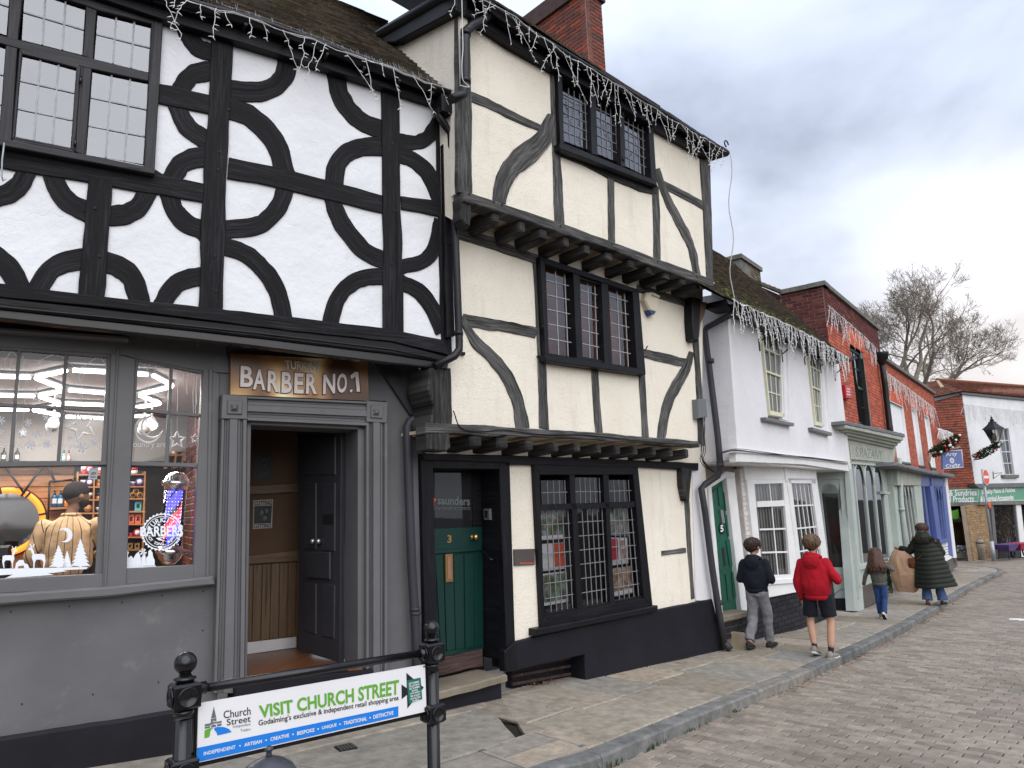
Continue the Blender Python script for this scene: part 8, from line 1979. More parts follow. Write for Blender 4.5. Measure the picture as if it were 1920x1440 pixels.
for i,ln in enumerate(('DET KOMMER','EN GATNING','DET KOMMER','EN DAG','NAR BAJEN','TAR GULDET','OCH ALLTING','AR BRA!')):
 y0=1279.5+i*4.75;hw={'EN DAG':5.5,'AR BRA!':6.5}.get(ln,9.5);cx=776.4+i*.42
 sgt(ln,[(cx-hw,y0+hw*.24-1.2),(cx+hw,y0-hw*.24-1.2),(cx+hw,y0-hw*.24+2.4),(cx-hw,y0+hw*.24+2.4)],'sign_white',.02,.0072)
for x,y in((375,1323),(795,1250),(797,1331),(372,1424)):
 q=BP.hit(x,y,.004);m=MB();m.lathe(q,[(.006,0),(.005,.002),(.001,.003)],8,0,(Vector((*BP.d,0)),up,Vector((*BP.n,0))));m.obj('screw',M['black_gloss'],SP_)
 # bollard nearest the camera
bc_=sight_at_z(504,1420,.86);gz=zg(bc_.x,bc_.y)
BO=thing('bollard','dark iron bollard whose domed top shows at the bottom edge below the banner','bollard',(bc_.x,bc_.y,gz))
m=MB();c=Vector((bc_.x,bc_.y,0));m.lathe(c,[(.10,gz-.05),(.10,gz+.1),(.085,gz+.14),(.08,.62),(.095,.65),(.10,.68),(.10,.74),(.115,.76),(.115,.775)],28);m.obj('shaft',M['iron_hood'],BO)
m=MB();m.lathe(c,[(.112,.776),(.105,.80),(.085,.83),(.055,.850),(.02,.862),(.012,.864)],28);m.obj('dome',M['iron_hood'],BO)
m=MB();m.lathe(c,[(.011,.862),(.011,.872),(.009,.878),(.014,.882),(.015,.892),(.008,.898)],14);m.obj('knob',M['iron_hood'],BO)
# cover plate and grating set in the pavement
MH=thing('access_cover','rectangular pavement access cover filled with two stone slabs near the kerb','manhole cover',tuple(ghit(1005,1405)))
q4=[ghit(x,y) for x,y in((897,1409),(1004,1373),(1102,1402),(985,1442))]
def lerp4(s_,t_):return(q4[0]*(1-s_)+q4[1]*s_)*(1-t_)+(q4[3]*(1-s_)+q4[2]*s_)*t_
def cover(nm,s0,s1,t0,t1,z0,z1,mat):
 m=MB();p=[lerp4(a,b) for a,b in((s0,t0),(s0,t1),(s1,t1),(s1,t0))]
 lo=[Vector((v.x,v.y,zg(v.x,v.y)+z0)) for v in p];hi=[Vector((v.x,v.y,zg(v.x,v.y)+z1)) for v in p];m.box8(lo+hi);o=m.obj(nm,M[mat],MH);fix_normals(o);return o
for s0,s1,t0,t1 in((0,1,0,.03),(0,1,.97,1),(0,.04,.03,.97),(.96,1,.03,.97)):cover('cover_frame',s0,s1,t0,t1,-.02,.0095,'mortar')
cover('cover_slab',.05,.95,.045,.49,-.02,.007,'flagstone');cover('cover_slab',.05,.95,.51,.955,-.02,.008,'flagstone');cover('cover_bed',.04,.96,.03,.97,-.02,.003,'joint_dirt')
for s_,t_ in((.03,.05),(.97,.93)):cover('lifting_socket',max(0,s_-.04),min(1,s_+.04),t_-.04,t_+.04,-.01,.012,'lead_flashing')
GR=thing('drain_grating','small dark square drain grating in the pavement below the barrier','drain',tuple(ghit(650,1400)))
c=ghit(648,1402);dd1,dd2=Vector((*G1.d,0)),Vector((*G1.n,0));zz=lambda p:zg(p.x,p.y)+.006
m=MB();m.cbox(Vector((c.x,c.y,zz(c)-.008)),dd1*.07,dd2*.07,up*.009);m.obj('frame',M['ink_black'],GR)
for k in range(5):p=c+dd1*(-.05+.025*k);m=MB();m.cbox(Vector((p.x,p.y,zz(c)+.003)),dd1*.008,dd2*.062,up*.004);m.obj('bar',M['plaque'],GR)
pm=ghit(1900,1163,-ROAD_DROP);t=MB()
for k in range(16):
 p=pm+Vector((rnd.gauss(.3,.2),rnd.gauss(0,.09),0));t.cbox(Vector((p.x,p.y,zg(p.x,p.y)-ROAD_DROP+.006)),(rnd.uniform(.03,.14),-.03,0),(.02,rnd.uniform(.02,.05),0),(0,0,.002))
o=t.obj('worn_road_marking',M['white_paint'],ROAD,kind='stuff')
# people
def fabric(key,c,rough=.9,var=.18,bump=.35,dark=None):
 n=NM(key,rough,.2);v=n.coord('Object',(1,1,1));n.col(n.ramp(n.noise(v,5,6,.6),[(.3,gamma(c,1-var)),(.7,gamma(c,1+var))]));n.bump(n.noise(v,14,5,.6,.8),bump,.02);n.bump(n.noise(v,300,2),.15,.001);M[key]=n.m
fabric('skin',(.50,.29,.21,1),.55,.08,.05);fabric('skin_dark',(.20,.11,.075,1),.55,.08,.05)
fabric('cloth_navy',(.010,.012,.020,1));fabric('cloth_red',(.34,.008,.018,1));fabric('cloth_grey_jogger',(.20,.20,.215,1));fabric('cloth_black',(.012,.013,.019,1))
fabric('cloth_hoodie_grey',(.095,.095,.082,1));fabric('denim_blue',(.025,.055,.16,1));fabric('denim_pale',(.075,.12,.26,1));fabric('coat_green',(.018,.022,.017,1),.6,.2,.3);fabric('fur_brown',(.055,.038,.026,1),.95,.5,.6)
fabric('shoe_grey',(.22,.20,.17,1));fabric('shoe_black',(.03,.028,.027,1));fabric('sole_white',(.55,.52,.48,1));fabric('sole_dark',(.03,.03,.03,1));fabric('sock_black',(.02,.022,.028,1));fabric('leather_brown',(.14,.045,.022,1),.5)
fabric('dog_black',(.02,.019,.018,1));fabric('dog_white',(.5,.48,.45,1))
def hairmat(key,a,b):
 n=NM(key,.5,.4);v=n.coord('Object',(70,70,9));n.col(n.ramp(n.noise(v,1.5,4,.6),[(.3,a),(.7,b)]));n.bump(n.noise(v,1.5,4),.8,.01);M[key]=n.m
hairmat('hair_dark',(.016,.010,.008,1),(.055,.034,.024,1));hairmat('hair_brown',(.055,.032,.018,1),(.16,.10,.058,1));hairmat('hair_long',(.035,.016,.011,1),(.11,.055,.034,1));fabric('hair_black',(.012,.010,.010,1),.9)
n=NM('overshirt',.9,.2);v=n.coord('Object',(1,1,1));sx=n.n('ShaderNodeSeparateXYZ');n.l(n.coord('UV',(1,1,1)),sx.inputs[0])
wv=n.math('FRACT',n.math('MULTIPLY',sx.outputs[0],11.0));ln_=n.ramp(wv,[(.0,(0,0,0,1)),(.05,(0,0,0,1)),(.09,(1,1,1,1)),(.95,(1,1,1,1)),(1,(0,0,0,1))])
cb_=n.ramp(n.noise(v,7,5),[(.3,(.34,.22,.12,1)),(.7,(.52,.37,.23,1))]);n.col(n.mix(ln_,(.06,.04,.03,1),cb_));n.bump(ln_,.4,.02);n.bump(n.noise(v,12,4),.4,.02);M['overshirt']=n.m
def remesh(mb,voxel,name,mat,par,smooth=3,fold=0.0,ffreq=6.0,seed=0,fz=1.0):
 o=mb.obj(name,mat,None,base=Vector((0,0,0)));md=o.modifiers.new('skin','REMESH');md.mode='VOXEL';md.voxel_size=voxel
 dg=bpy.context.evaluated_depsgraph_get();me=bpy.data.meshes.new_from_object(o.evaluated_get(dg));old=o.data
 bm=bmesh.new();bm.from_mesh(me)
 for _ in range(smooth):bmesh.ops.smooth_vert(bm,verts=bm.verts,factor=.5,use_axis_x=True,use_axis_y=True,use_axis_z=True)
 bm.normal_update()
 if fold:
  for v_ in bm.verts:
   c=v_.co;d=mnoise.noise(Vector((c.x*ffreq+seed,c.y*ffreq,c.z*ffreq*fz)))+.5*mnoise.noise(Vector((c.x*ffreq*2.3,c.y*ffreq*2.3+seed,c.z*ffreq*2.3*fz)));v_.co=c+v_.normal*d*fold
 for f in bm.faces:f.smooth=True
 bm.to_mesh(me);bm.free()
 me.materials.clear();me.materials.append(mat if not isinstance(mat,list) else mat[0]);o.modifiers.clear();o.data=me;bpy.data.meshes.remove(old);o.parent=par
 return o
def bone(mb,a,b,ra,rb,n=12,mid=None):
 a,b=Vector(a),Vector(b);k=6;pts=[a+(b-a)*i/k for i in range(k+1)]
 rr=[ra+(rb-ra)*i/k+((mid or 0)*math.sin(math.pi*i/k)) for i in range(k+1)]
 mb.tube(pts,rr,n);mb.ball(a,ra,n);mb.ball(b,rb,n)
def rings(mb,spec,n=20):
 mb.loft([[Vector((x+rx*math.cos(2*math.pi*k/n),y+ry*math.sin(2*math.pi*k/n),z)) for k in range(n)] for x,y,z,rx,ry in spec])
def hand(mb,wrist,d,side,sc,curl=.5,thumb=1):
 wrist=Vector(wrist);d=Vector(d).normalized();s_=(Vector(side)-d*Vector(side).dot(d)).normalized();nrm=d.cross(s_)
 L_=.085*sc;bone(mb,wrist,wrist+d*L_*.5,.024*sc,.032*sc,10);
 mb.loft([[wrist+d*t*L_+s_*math.cos(2*math.pi*k/10)*w_*sc+nrm*math.sin(2*math.pi*k/10)*.013*sc for k in range(10)] for t,w_ in((.1,.026),(.5,.038),(1.0,.038))])
 for i,fl in enumerate((.062,.072,.068,.052)):
  p=wrist+d*L_*.95+s_*(.028-.019*i)*sc;dd=d.copy();
  for j,fr in enumerate((.45,.32,.23)):
   dd=(dd*math.cos(curl*(.6+.3*j))-nrm*math.sin(curl*(.6+.3*j))).normalized();q=p+dd*fl*fr*sc;bone(mb,p,q,(.0092-.001*j)*sc,(.0086-.001*j)*sc,7);p=q
 p=wrist+d*L_*.25+s_*thumb*.028*sc;dd=(d*.6+s_*thumb*.8-nrm*.25).normalized()
 for fr in(.034,.028):q=p+dd*fr*sc;bone(mb,p,q,.0105*sc,.009*sc,7);p=q;dd=(dd+d*.5-nrm*.3).normalized()
def xf(o_list,pos,h,turn=0.0):
 pass
class Fig:
 def __init__(s,name,label,pos,heading,H,grp=None):
  s.t=thing(name,label,'person',tuple(pos),grp);s.t.rotation_euler=(0,0,math.atan2(heading[1],heading[0])-math.pi/2);s.H=H
def head(mb,c,r,yaw=0.0,pitch=0.0):
 c=Vector(c);rm=Matrix.Rotation(yaw,3,'Z')@Matrix.Rotation(pitch,3,'X')
 def E(p,sx,sy,sz):
  n_=14;m_=8
  mb.loft([[c+rm@Vector((p[0]*r+math.cos(2*math.pi*k/n_)*math.sin(math.pi*i/m_)*sx*r,p[1]*r+math.sin(2*math.pi*k/n_)*math.sin(math.pi*i/m_)*sy*r,p[2]*r-math.cos(math.pi*i/m_)*sz*r)) for k in range(n_)] for i in[.08]+list(range(1,m_))+[m_-.08]])
 E((0,-.08,.12),.78,.95,.88);E((0,.2,-.38),.56,.62,.62);E((0,.34,-.66),.34,.34,.24);E((0,.84,-.12),.13,.2,.2);E((0,.78,-.48),.26,.12,.07)
 for s_ in(-1,1):E((s_*.78,-.02,-.08),.10,.2,.26);E((s_*.3,.72,.08),.14,.1,.07)
 return rm
def hair_cap(c,r,mat,par,yaw=0.0,pitch=0.0,fringe=.3,tuft=.05,low=-.62,seed=0,front=.55,thick=1.0,nn=30,locks=160):
 c=Vector(c);rm=Matrix.Rotation(yaw,3,'Z')@Matrix.Rotation(pitch,3,'X');m=MB();rows_=12;prev=None
 rgs=[]
 for i in range(rows_+1):
  ring=[]
  for k in range(nn):
   a=2*math.pi*k/nn;back=(1-math.sin(a))/2
   edge=low*back+front*(1-back)*.55+.05*math.sin(k*2.7+seed)
   zz=1.10-(1.10-edge)*(i/rows_)**1.0
   th_=math.acos(max(-1,min(1,(zz-.12)/1.0)));sr=math.sin(max(.12,th_))
   bul=(1.0+tuft*mnoise.noise(Vector((math.cos(a)*3+seed,math.sin(a)*3,zz*3)))+.03*mnoise.noise(Vector((k*1.3,zz*9,seed))))*thick
   x,y=math.cos(a)*.88*sr*bul,math.sin(a)*1.04*sr*bul-.08
   if zz<.1:k2=(.1-zz)*.28;x*=1-k2;y=y*(1-k2*.9)
   ring.append(c+rm@Vector((x*r,y*r,zz*r)))
  rgs.append(ring)
 m.loft(rgs[::-1]);
 rg=random.Random(seed)
 for _ in range(locks):
  a=rg.uniform(0,2*math.pi);z0=rg.uniform(-.3,1.0);back=(1-math.sin(a))/2;edge=low*back+front*(1-back)*.55;z1=max(edge-.06,z0-rg.uniform(.25,.5));pts=[]
  for j in range(4):
   zz=z0+(z1-z0)*j/3;sr=math.sqrt(max(.04,1-min(1,abs(zz-.12))**2));bl2=(1.03+.03*rg.random())*thick;a2=a+.12*j*math.sin(seed+a*3);x,y=math.cos(a2)*.88*sr*bl2,math.sin(a2)*1.04*sr*bl2-.08
   if zz<.1:k2=(.1-zz)*.28;x*=1-k2;y*=1-k2*.9
   pts.append(c+rm@Vector((x*r,y*r,zz*r)))
  m.tube(pts,[r*.05,r*.075,r*.06,r*.012],5)
 return m.obj('hair',mat,par,base=Vector((0,0,0)))
def local(o,par):o.parent=par;o.location=(0,0,0);return o
def shoe(par,ank,yaw,pitch,L_,matu,mats,name='shoe'):
 ank=Vector(ank);rm=Matrix.Rotation(yaw,3,'Z')@Matrix.Rotation(pitch,3,'X');h=ank.z if False else.075*L_/.25
 def ring(y,w_,zt,zb,n_=14):return[ank+rm@Vector((math.cos(2*math.pi*k/n_)*w_,y,(zt+zb)/2+math.sin(2*math.pi*k/n_)*(zt-zb)/2-h)) for k in range(n_)]
 m=MB();s_=L_;m.loft([ring(-.30*s_,.07*s_,.20*s_,.05*s_),ring(-.26*s_,.125*s_,.34*s_,.03*s_),ring(-.1*s_,.14*s_,.36*s_,.03*s_),ring(.06*s_,.15*s_,.30*s_,.03*s_),ring(.3*s_,.165*s_,.22*s_,.03*s_),ring(.52*s_,.16*s_,.17*s_,.03*s_),ring(.66*s_,.10*s_,.12*s_,.04*s_),ring(.70*s_,.03*s_,.09*s_,.05*s_)])
 o=local(m.obj(name,matu,None,base=Vector((0,0,0))),par)
 m=MB();m.loft([ring(-.32*s_,.06*s_,.09*s_,.0),ring(-.27*s_,.14*s_,.10*s_,-.01*s_),ring(0,.145*s_,.085*s_,-.012*s_),ring(.3*s_,.175*s_,.07*s_,-.012*s_),ring(.55*s_,.165*s_,.07*s_,-.01*s_),ring(.70*s_,.10*s_,.07*s_,.0),ring(.73*s_,.03*s_,.06*s_,.01*s_)])
 s2_=m.obj('sole',mats,None,base=Vector((0,0,0)));s2_.parent=o
 return o
def build(fig,P,skin='skin'):
 H=fig.H;b=MB();hr=H*.073*P.get('hk',1)
 rm=head(b,P['head'],hr*1.05,P.get('yaw',0),P.get('pitch',0))
 bone(b,P['neck'],Vector(P['head'])+Vector((0,-.1*hr,-.4*hr)),.042*H/1.5,.040*H/1.5)
 sh,hp=P['shoulders'],P['hips'];
 rings(b,[(hp[0],hp[1],hp[2]-.05,.085*H/1.5,.07*H/1.5),(hp[0],hp[1],hp[2]+.05,.125*H/1.5,.085*H/1.5),((hp[0]+sh[0])/2,(hp[1]+sh[1])/2,(hp[2]+sh[2])/2,.105*H/1.5,.075*H/1.5),(sh[0],sh[1],sh[2]-.08,.135*H/1.5,.08*H/1.5),(sh[0],sh[1],sh[2],.10*H/1.5,.06*H/1.5)])
 for s_ in('L','R'):
  bone(b,P['hip'+s_],P['knee'+s_],.066*H/1.5,.046*H/1.5);bone(b,P['knee'+s_],P['ank'+s_],.046*H/1.5,.030*H/1.5,mid=.010)
  bone(b,P['ank'+s_],Vector(P['ank'+s_])+Vector((0,.08,-.02)),.030*H/1.5,.024*H/1.5)
  bone(b,P['sho'+s_],P['elb'+s_],.042*H/1.5,.034*H/1.5);bone(b,P['elb'+s_],P['wri'+s_],.034*H/1.5,.023*H/1.5)
  hd=P.get('hd'+s_,tuple(Vector(P['wri'+s_])-Vector(P['elb'+s_])));hand(b,P['wri'+s_],hd,P.get('hs'+s_,(0,1,0)),H/1.7,P.get('curl',.5))
 return remesh(b,.0085,'body',M[skin],fig.t,2)
def hoodie(fig,P,mat,hem,w=1.0,hood=True,name='hoodie',seed=0,cuff=True,fold=.010,drape=1.0):
 H=fig.H;k=H/1.5;b=MB();sh,hp=P['shoulders'],P['hips']
 lean=lambda z:((hp[0]+(sh[0]-hp[0])*(z-hp[2])/(sh[2]-hp[2])),(hp[1]+(sh[1]-hp[1])*(z-hp[2])/(sh[2]-hp[2])))
 sp=[]
 for z,rx_,ry_ in((hem,.150,.112),(hem+.04,.158,.118),(hem+.10,.172,.128),(hp[2]+.6*(sh[2]-hp[2]),.170,.122),(sh[2]-.10,.172,.112),(sh[2]-.03,.140,.095),(sh[2]+.02,.085,.075),(sh[2]+.045,.058,.058)):
  x,y=lean(z);sp.append((x,y,z,rx_*k*w,ry_*k*w))
 rings(b,sp,24)
 for s_ in('L','R'):
  bone(b,P['sho'+s_],P['elb'+s_],.060*k*w,.053*k*w);bone(b,P['elb'+s_],Vector(P['elb'+s_])+(Vector(P['wri'+s_])-Vector(P['elb'+s_]))*.9,.053*k*w,.043*k*w)
 o=remesh(b,.011,name,mat,fig.t,14,fold*k*1.25,9,seed,.55)
 for s_ in('L','R'):
  if cuff:
   a=Vector(P['elb'+s_]);w_=Vector(P['wri'+s_]);d=(w_-a).normalized();m=MB();m.tube([w_-d*.035,w_-d*.02,w_+d*.012],[.043*k,.038*k,.036*k],14);c=m.obj('cuff',mat,None,base=Vector((0,0,0)));c.parent=o
 m=MB();x,y=lean(hem);rings(m,[(x,y,hem-.045,.136*k*w,.10*k*w),(x,y,hem-.02,.148*k*w,.11*k*w),(x,y,hem+.012,.150*k*w,.113*k*w)],24);c=m.obj('hem_band',mat,None,base=Vector((0,0,0)));c.parent=o
 if hood:
  m=MB();nk=Vector(P['neck']);
  m.tube([nk+Vector((math.cos(a)*.088*k,math.sin(a)*.08*k-.01,-.02+.035*math.sin(a)*-1)) for a in[2*math.pi*q/18 for q in range(18)]],.032*k,10,closed=True)
  m.loft([[nk+Vector((math.cos(2*math.pi*q/14)*rx_*k,yy*k+math.sin(2*math.pi*q/14)*ry_*k,zz*k)) for q in range(14)] for zz,yy,rx_,ry_ in((-.19,-.10,.015,.010),(-.17,-.104,.05,.022),(-.12,-.112,.085,.034),(-.06,-.108,.104,.043),(-.01,-.092,.104,.046),(.02,-.07,.085,.04),(.025,-.05,.05,.025))])
  h_=remesh(m,.010,'hood',mat,fig.t,2,.008*k,11,seed+3)
 return o
def trousers(fig,P,mat,top,end='ank',w=1.0,name='trousers',seed=1,fold=.012,flare=None,cut=1.0):
 H=fig.H;k=H/1.5;b=MB();hp=P['hips']
 rings(b,[(hp[0],hp[1],top,.128*k*w,.095*k*w),(hp[0],hp[1],hp[2],.138*k*w,.108*k*w),(hp[0],hp[1],hp[2]-.07,.12*k*w,.095*k*w)],22)
 for s_ in('L','R'):
  kn=Vector(P['knee'+s_]);h=Vector(P['hip'+s_]);an=Vector(P['ank'+s_])
  if end=='knee':
   q=h+(kn-h)*cut;bone(b,h,h+(kn-h)*(cut*.5),.080*k*w,.074*k*w);m_=[h+(q-h)*i/5 for i in range(6)];b.tube(m_,[.078*k*w+.002*i*k for i in range(6)],16)
  else:
   bone(b,h,kn,.088*k*w,.070*k*w);e_=an+(kn-an)*.06;b.tube([kn+(e_-kn)*i/6 for i in range(7)],[(.070+((flare or.062)-.070)*i/6+.004*math.sin(i*2.2))*k*w for i in range(7)],16)
 return remesh(b,.011,name,mat,fig.t,3,fold*k,10,seed,.6)
kdir=lambda p:(.66,.75)
# boy in navy
pA=ghit(1429,1217);fA=Fig('person','boy in a navy hoodie and grey joggers walking away past the green door',pA,(.60,.80),1.50)
PA=dict(head=(.0,.02,1.385),neck=(0,0,1.24),shoulders=(0,0,1.20),hips=(-.0,.0,.78),shoL=(-.148,0,1.155),shoR=(.148,0,1.155),elbL=(-.225,-.02,.93),elbR=(.225,-.01,.93),wriL=(-.12,.17,.95),wriR=(.13,.18,.96),hsL=(1,0,0),hsR=(-1,0,0),hipL=(-.075,0,.77),hipR=(.075,0,.77),kneeL=(-.10,.04,.42),kneeR=(.08,.12,.42),ankL=(-.11,-.16,.11),ankR=(.05,.20,.07),yaw=-.35,pitch=.0)
build(fA,PA);hoodie(fA,PA,M['cloth_navy'],.80,1.05,seed=1);trousers(fA,PA,M['cloth_grey_jogger'],.84,'ank',1.02,seed=4,fold=.016);hair_cap(PA['head'],.118,M['hair_dark'],fA.t,-.35,0,seed=2,low=-.72)
shoe(fA.t,PA['ankL'],.1,-.12,.28,M['shoe_black'],M['sole_dark']);shoe(fA.t,PA['ankR'],-.1,.1,.28,M['shoe_black'],M['sole_dark'])
# boy in red
pB=ghit(1544,1231);fB=Fig('person','boy in a bright red hoodie, black shorts and dark socks walking away',pB,(.62,.785),1.54)
PB=dict(head=(.0,.03,1.43),neck=(0,0,1.28),shoulders=(0,0,1.235),hips=(.0,.0,.80),shoL=(-.155,0,1.185),shoR=(.155,0,1.185),elbL=(-.225,-.03,.94),elbR=(.285,-.02,.97),wriL=(-.20,.02,.715),wriR=(.16,.17,.99),hsL=(0,1,0),hsR=(-1,0,0),curl=.7,hipL=(-.085,0,.79),hipR=(.085,0,.79),kneeL=(-.125,.03,.43),kneeR=(.125,.05,.43),ankL=(-.085,-.04,.115),ankR=(.105,-.02,.07),yaw=-.1,pitch=.15)
build(fB,PB);hoodie(fB,PB,M['cloth_red'],.76,1.10,seed=7);trousers(fB,PB,M['cloth_black'],.80,'knee',1.05,'shorts',9,.010,cut=.80);hair_cap(PB['head'],.121,M['hair_brown'],fB.t,-.1,.15,seed=5,low=-.70)
for s_,rm_ in(('L',-.28),('R',.0)):
 a=Vector(PB['ank'+s_]);kn=Vector(PB['knee'+s_]);d=(kn-a).normalized();m=MB();m.tube([a-d*.04,a+d*.02,a+d*.10,a+d*.115],[.036,.034,.041,.042],14);local(m.obj('sock',M['sock_black'],None,base=Vector((0,0,0))),fB.t);shoe(fB.t,a,.05 if s_=='L' else-.12,rm_,.29,M['shoe_grey'],M['sole_white'])
 # girl
pC=ghit(1657,1160);fC=Fig('person','small girl with long brown hair in a grey hoodie and blue jeans',pC,(.62,.785),1.26)
PC=dict(head=(-.01,.02,1.14),neck=(0,0,1.01),shoulders=(0,0,.975),hips=(.0,0,.63),shoL=(-.135,0,.94),shoR=(.135,0,.94),elbL=(-.215,-.02,.76),elbR=(.24,.03,.86),wriL=(-.27,.02,.60),wriR=(.15,.14,.96),hsL=(0,1,0),hsR=(-1,0,0),hipL=(-.06,0,.63),hipR=(.06,0,.63),kneeL=(-.06,.04,.34),kneeR=(.05,.01,.34),ankL=(-.055,.06,.06),ankR=(.045,-.13,.10),hk=1.12,yaw=-.4)
build(fC,PC);hoodie(fC,PC,M['cloth_hoodie_grey'],.63,.98,seed=12);trousers(fC,PC,M['denim_blue'],.66,'ank',.88,'jeans',14,.008,.066)
hair_cap(PC['head'],.112,M['hair_long'],fC.t,-.4,0,seed=8,low=-.9)
m=MB();rg=random.Random(4);hc=Vector(PC['head'])
for k in range(90):
 a=rg.uniform(-2.6,-.4) if rg.random()<.8 else rg.uniform(-3.4,.3);r0=.105;z1=rg.uniform(-.34,-.24);pts=[hc+Vector((math.cos(a)*.09,math.sin(a)*.10,.06)),hc+Vector((math.cos(a)*.115,math.sin(a)*.12-.01,-.04)),hc+Vector((math.cos(a)*.135,math.sin(a)*.12-.035,-.16)),hc+Vector((math.cos(a)*.165+rg.gauss(0,.012),math.sin(a)*.11-.055,z1))]
 m.tube(catmull([tuple(p) for p in pts],3),[.018]*6+[.018,.016,.012,.004],5)
local(m.obj('long_hair',M['hair_long'],None,base=Vector((0,0,0))),fC.t)
shoe(fC.t,PC['ankL'],.1,.0,.20,M['shoe_grey'],M['sole_white']);shoe(fC.t,PC['ankR'],-.05,-.75,.20,M['sole_white'],M['sole_dark'])
# woman in the long padded coat
pD=ghit(1752,1134);fD=Fig('person','woman in a long dark green padded coat with fur-trimmed hood and flared jeans',pD,(.66,.75),1.68)
PD=dict(head=(-.06,.06,1.535),neck=(-.03,.02,1.40),shoulders=(-.02,0,1.34),hips=(.0,0,.90),shoL=(-.19,0,1.29),shoR=(.17,0,1.29),elbL=(-.34,.02,1.11),elbR=(.24,.10,1.06),wriL=(-.54,.10,1.15),wriR=(.12,.30,1.05),hdL=(-1,.2,.05),hsL=(0,0,-1),hsR=(-1,0,0),hipL=(-.09,0,.90),hipR=(.09,0,.90),kneeL=(-.10,-.02,.48),kneeR=(.12,.02,.48),ankL=(-.10,-.10,.08),ankR=(.16,.02,.08),yaw=.25,pitch=-.1,curl=.35)
build(fD,PD);trousers(fD,PD,M['denim_pale'],.92,'ank',.95,'jeans',21,.012,.095)
m=MB();nseg=44;rgs=[];nb=11;z0,z1=.37,1.36;ny=88
for i in range(ny+1):
 t=i/ny;z=z0+(z1-z0)*t
 W_=.40*(1-t)**1.15*.46+.205;D_=.30*(1-t)**1.1*.55+.150
 if t>.90:q=(t-.90)/.10;W_*=1-.5*q*q;D_*=1-.42*q*q
 pf=.018*abs(math.sin(math.pi*nb*t))**.55;cx=.085*(1-t)-.015;cy=-.02*(1-t)
 rgs.append([Vector((cx+(W_+pf)*math.cos(2*math.pi*k/nseg)*(1+.035*math.sin(3*2*math.pi*k/nseg+1)*(1-t)),cy+(D_+pf)*math.sin(2*math.pi*k/nseg)+.012*(1-t)*math.sin(5*2*math.pi*k/nseg),z+.012*math.sin(4*math.pi*k/nseg+2)+.02*(1-t)*math.cos(2*math.pi*k/nseg))) for k in range(nseg)])
m.loft(rgs,caps=False);ct=local(m.obj('padded_coat',M['coat_green'],None,base=Vector((0,0,0))),fD.t)
for s_ in('L','R'):
 m=MB();a,e,w_=Vector(PD['sho'+s_]),Vector(PD['elb'+s_]),Vector(PD['wri'+s_]);pts=[a+(e-a)*i/12 for i in range(12)]+[e+(w_-e)*i/12*.95 for i in range(13)]
 pts=[Vector(p) for p in catmull([tuple(a+(e-a)*-.1),tuple(a),tuple((a+e)/2),tuple(e),tuple((e+w_)/2),tuple(w_)],8)];rr=[(.098-.045*i/len(pts))+.012*abs(math.sin(i*.62))**.6 for i in range(len(pts))]
 m.tube(pts,rr,18);c=m.obj('sleeve',M['coat_green'],None,base=Vector((0,0,0)));c.parent=ct
m=MB();nk=Vector(PD['neck'])+Vector((0,-.01,.0))
rgs=[(-.16,-.13,.10,.04),(-.10,-.145,.155,.085),(-.02,-.13,.165,.10),(.05,-.10,.14,.09),(.10,-.09,.11,.05),(.12,-.08,.04,.02)]
m.loft([[nk+Vector((math.cos(2*math.pi*q/22)*a,y_+math.sin(2*math.pi*q/22)*b+.0,z_+.010*math.sin(q*1.6))) for q in range(22)] for z_,y_,a,b in rgs]);local(m.obj('hood',M['coat_green'],None,base=Vector((0,0,0))),fD.t)
hair_cap(Vector(PD['head'])+Vector((0,.02,.03)),.125,M['hair_long'],fD.t,.25,0,seed=15,low=-.5,thick=1.12)
m=MB();rg=random.Random(9)
for k in range(520):
 a=rg.uniform(0,2*math.pi);p=nk+Vector((math.cos(a)*.175,math.sin(a)*.13-.07,-.07+.05*math.sin(a)*-1+rg.gauss(0,.02)));v_=Vector((math.cos(a)+rg.gauss(0,.5),math.sin(a)+rg.gauss(0,.5),rg.gauss(0,.6))).normalized();m.tube([p,p+v_*.03,p+v_*.055-up*.01],[.007,.006,.001],4)
local(m.obj('fur_trim',M['fur_brown'],None,base=Vector((0,0,0)),kind='stuff'),fD.t)
m=MB();m.tube(catmull([(.10,.08,1.36),(.14,-.10,1.28),(.02,-.185,1.12),(-.14,-.19,.98),(-.24,-.10,.90)],6),.011,6);local(m.obj('bag_strap',M['leather_brown'],None,base=Vector((0,0,0))),fD.t)
shoe(fD.t,PD['ankL'],.1,-.15,.24,M['leather_brown'],M['sole_dark']);shoe(fD.t,PD['ankR'],-.2,.0,.24,M['shoe_black'],M['sole_dark'])
hb=fD.t.matrix_basis
def wd(p):a=fD.t.rotation_euler.z;return Vector((pD.x+p[0]*math.cos(a)-p[1]*math.sin(a),pD.y+p[0]*math.sin(a)+p[1]*math.cos(a),pD.z+p[2]))
t=thing('handbag','small brown leather handbag at the hip of the woman in the long coat','handbag',tuple(wd((-.30,-.12,.86))))
rz_=Matrix.Rotation(fD.t.rotation_euler.z,3,'Z');m=MB();c=wd((-.29,-.10,.86));m.loft([[c+rz_@Vector((x*s_,y*s2_,z_)) for x,y in((-.07,-.03),(0,-.045),(.07,-.03),(.07,.03),(0,.045),(-.07,.03))] for z_,s_,s2_ in((-.10,.9,.8),(-.08,1.05,1.1),(0,1.08,1.15),(.08,1,.9),(.10,.9,.5))]);m.obj('pouch',M['leather_brown'],t);m=MB();m.cbox(c+rz_@Vector((0,-.05,.04)),rz_@Vector((.068,0,0)),(0,0,.05),rz_@Vector((0,.008,0)));m.obj('flap',M['leather_brown'],t)
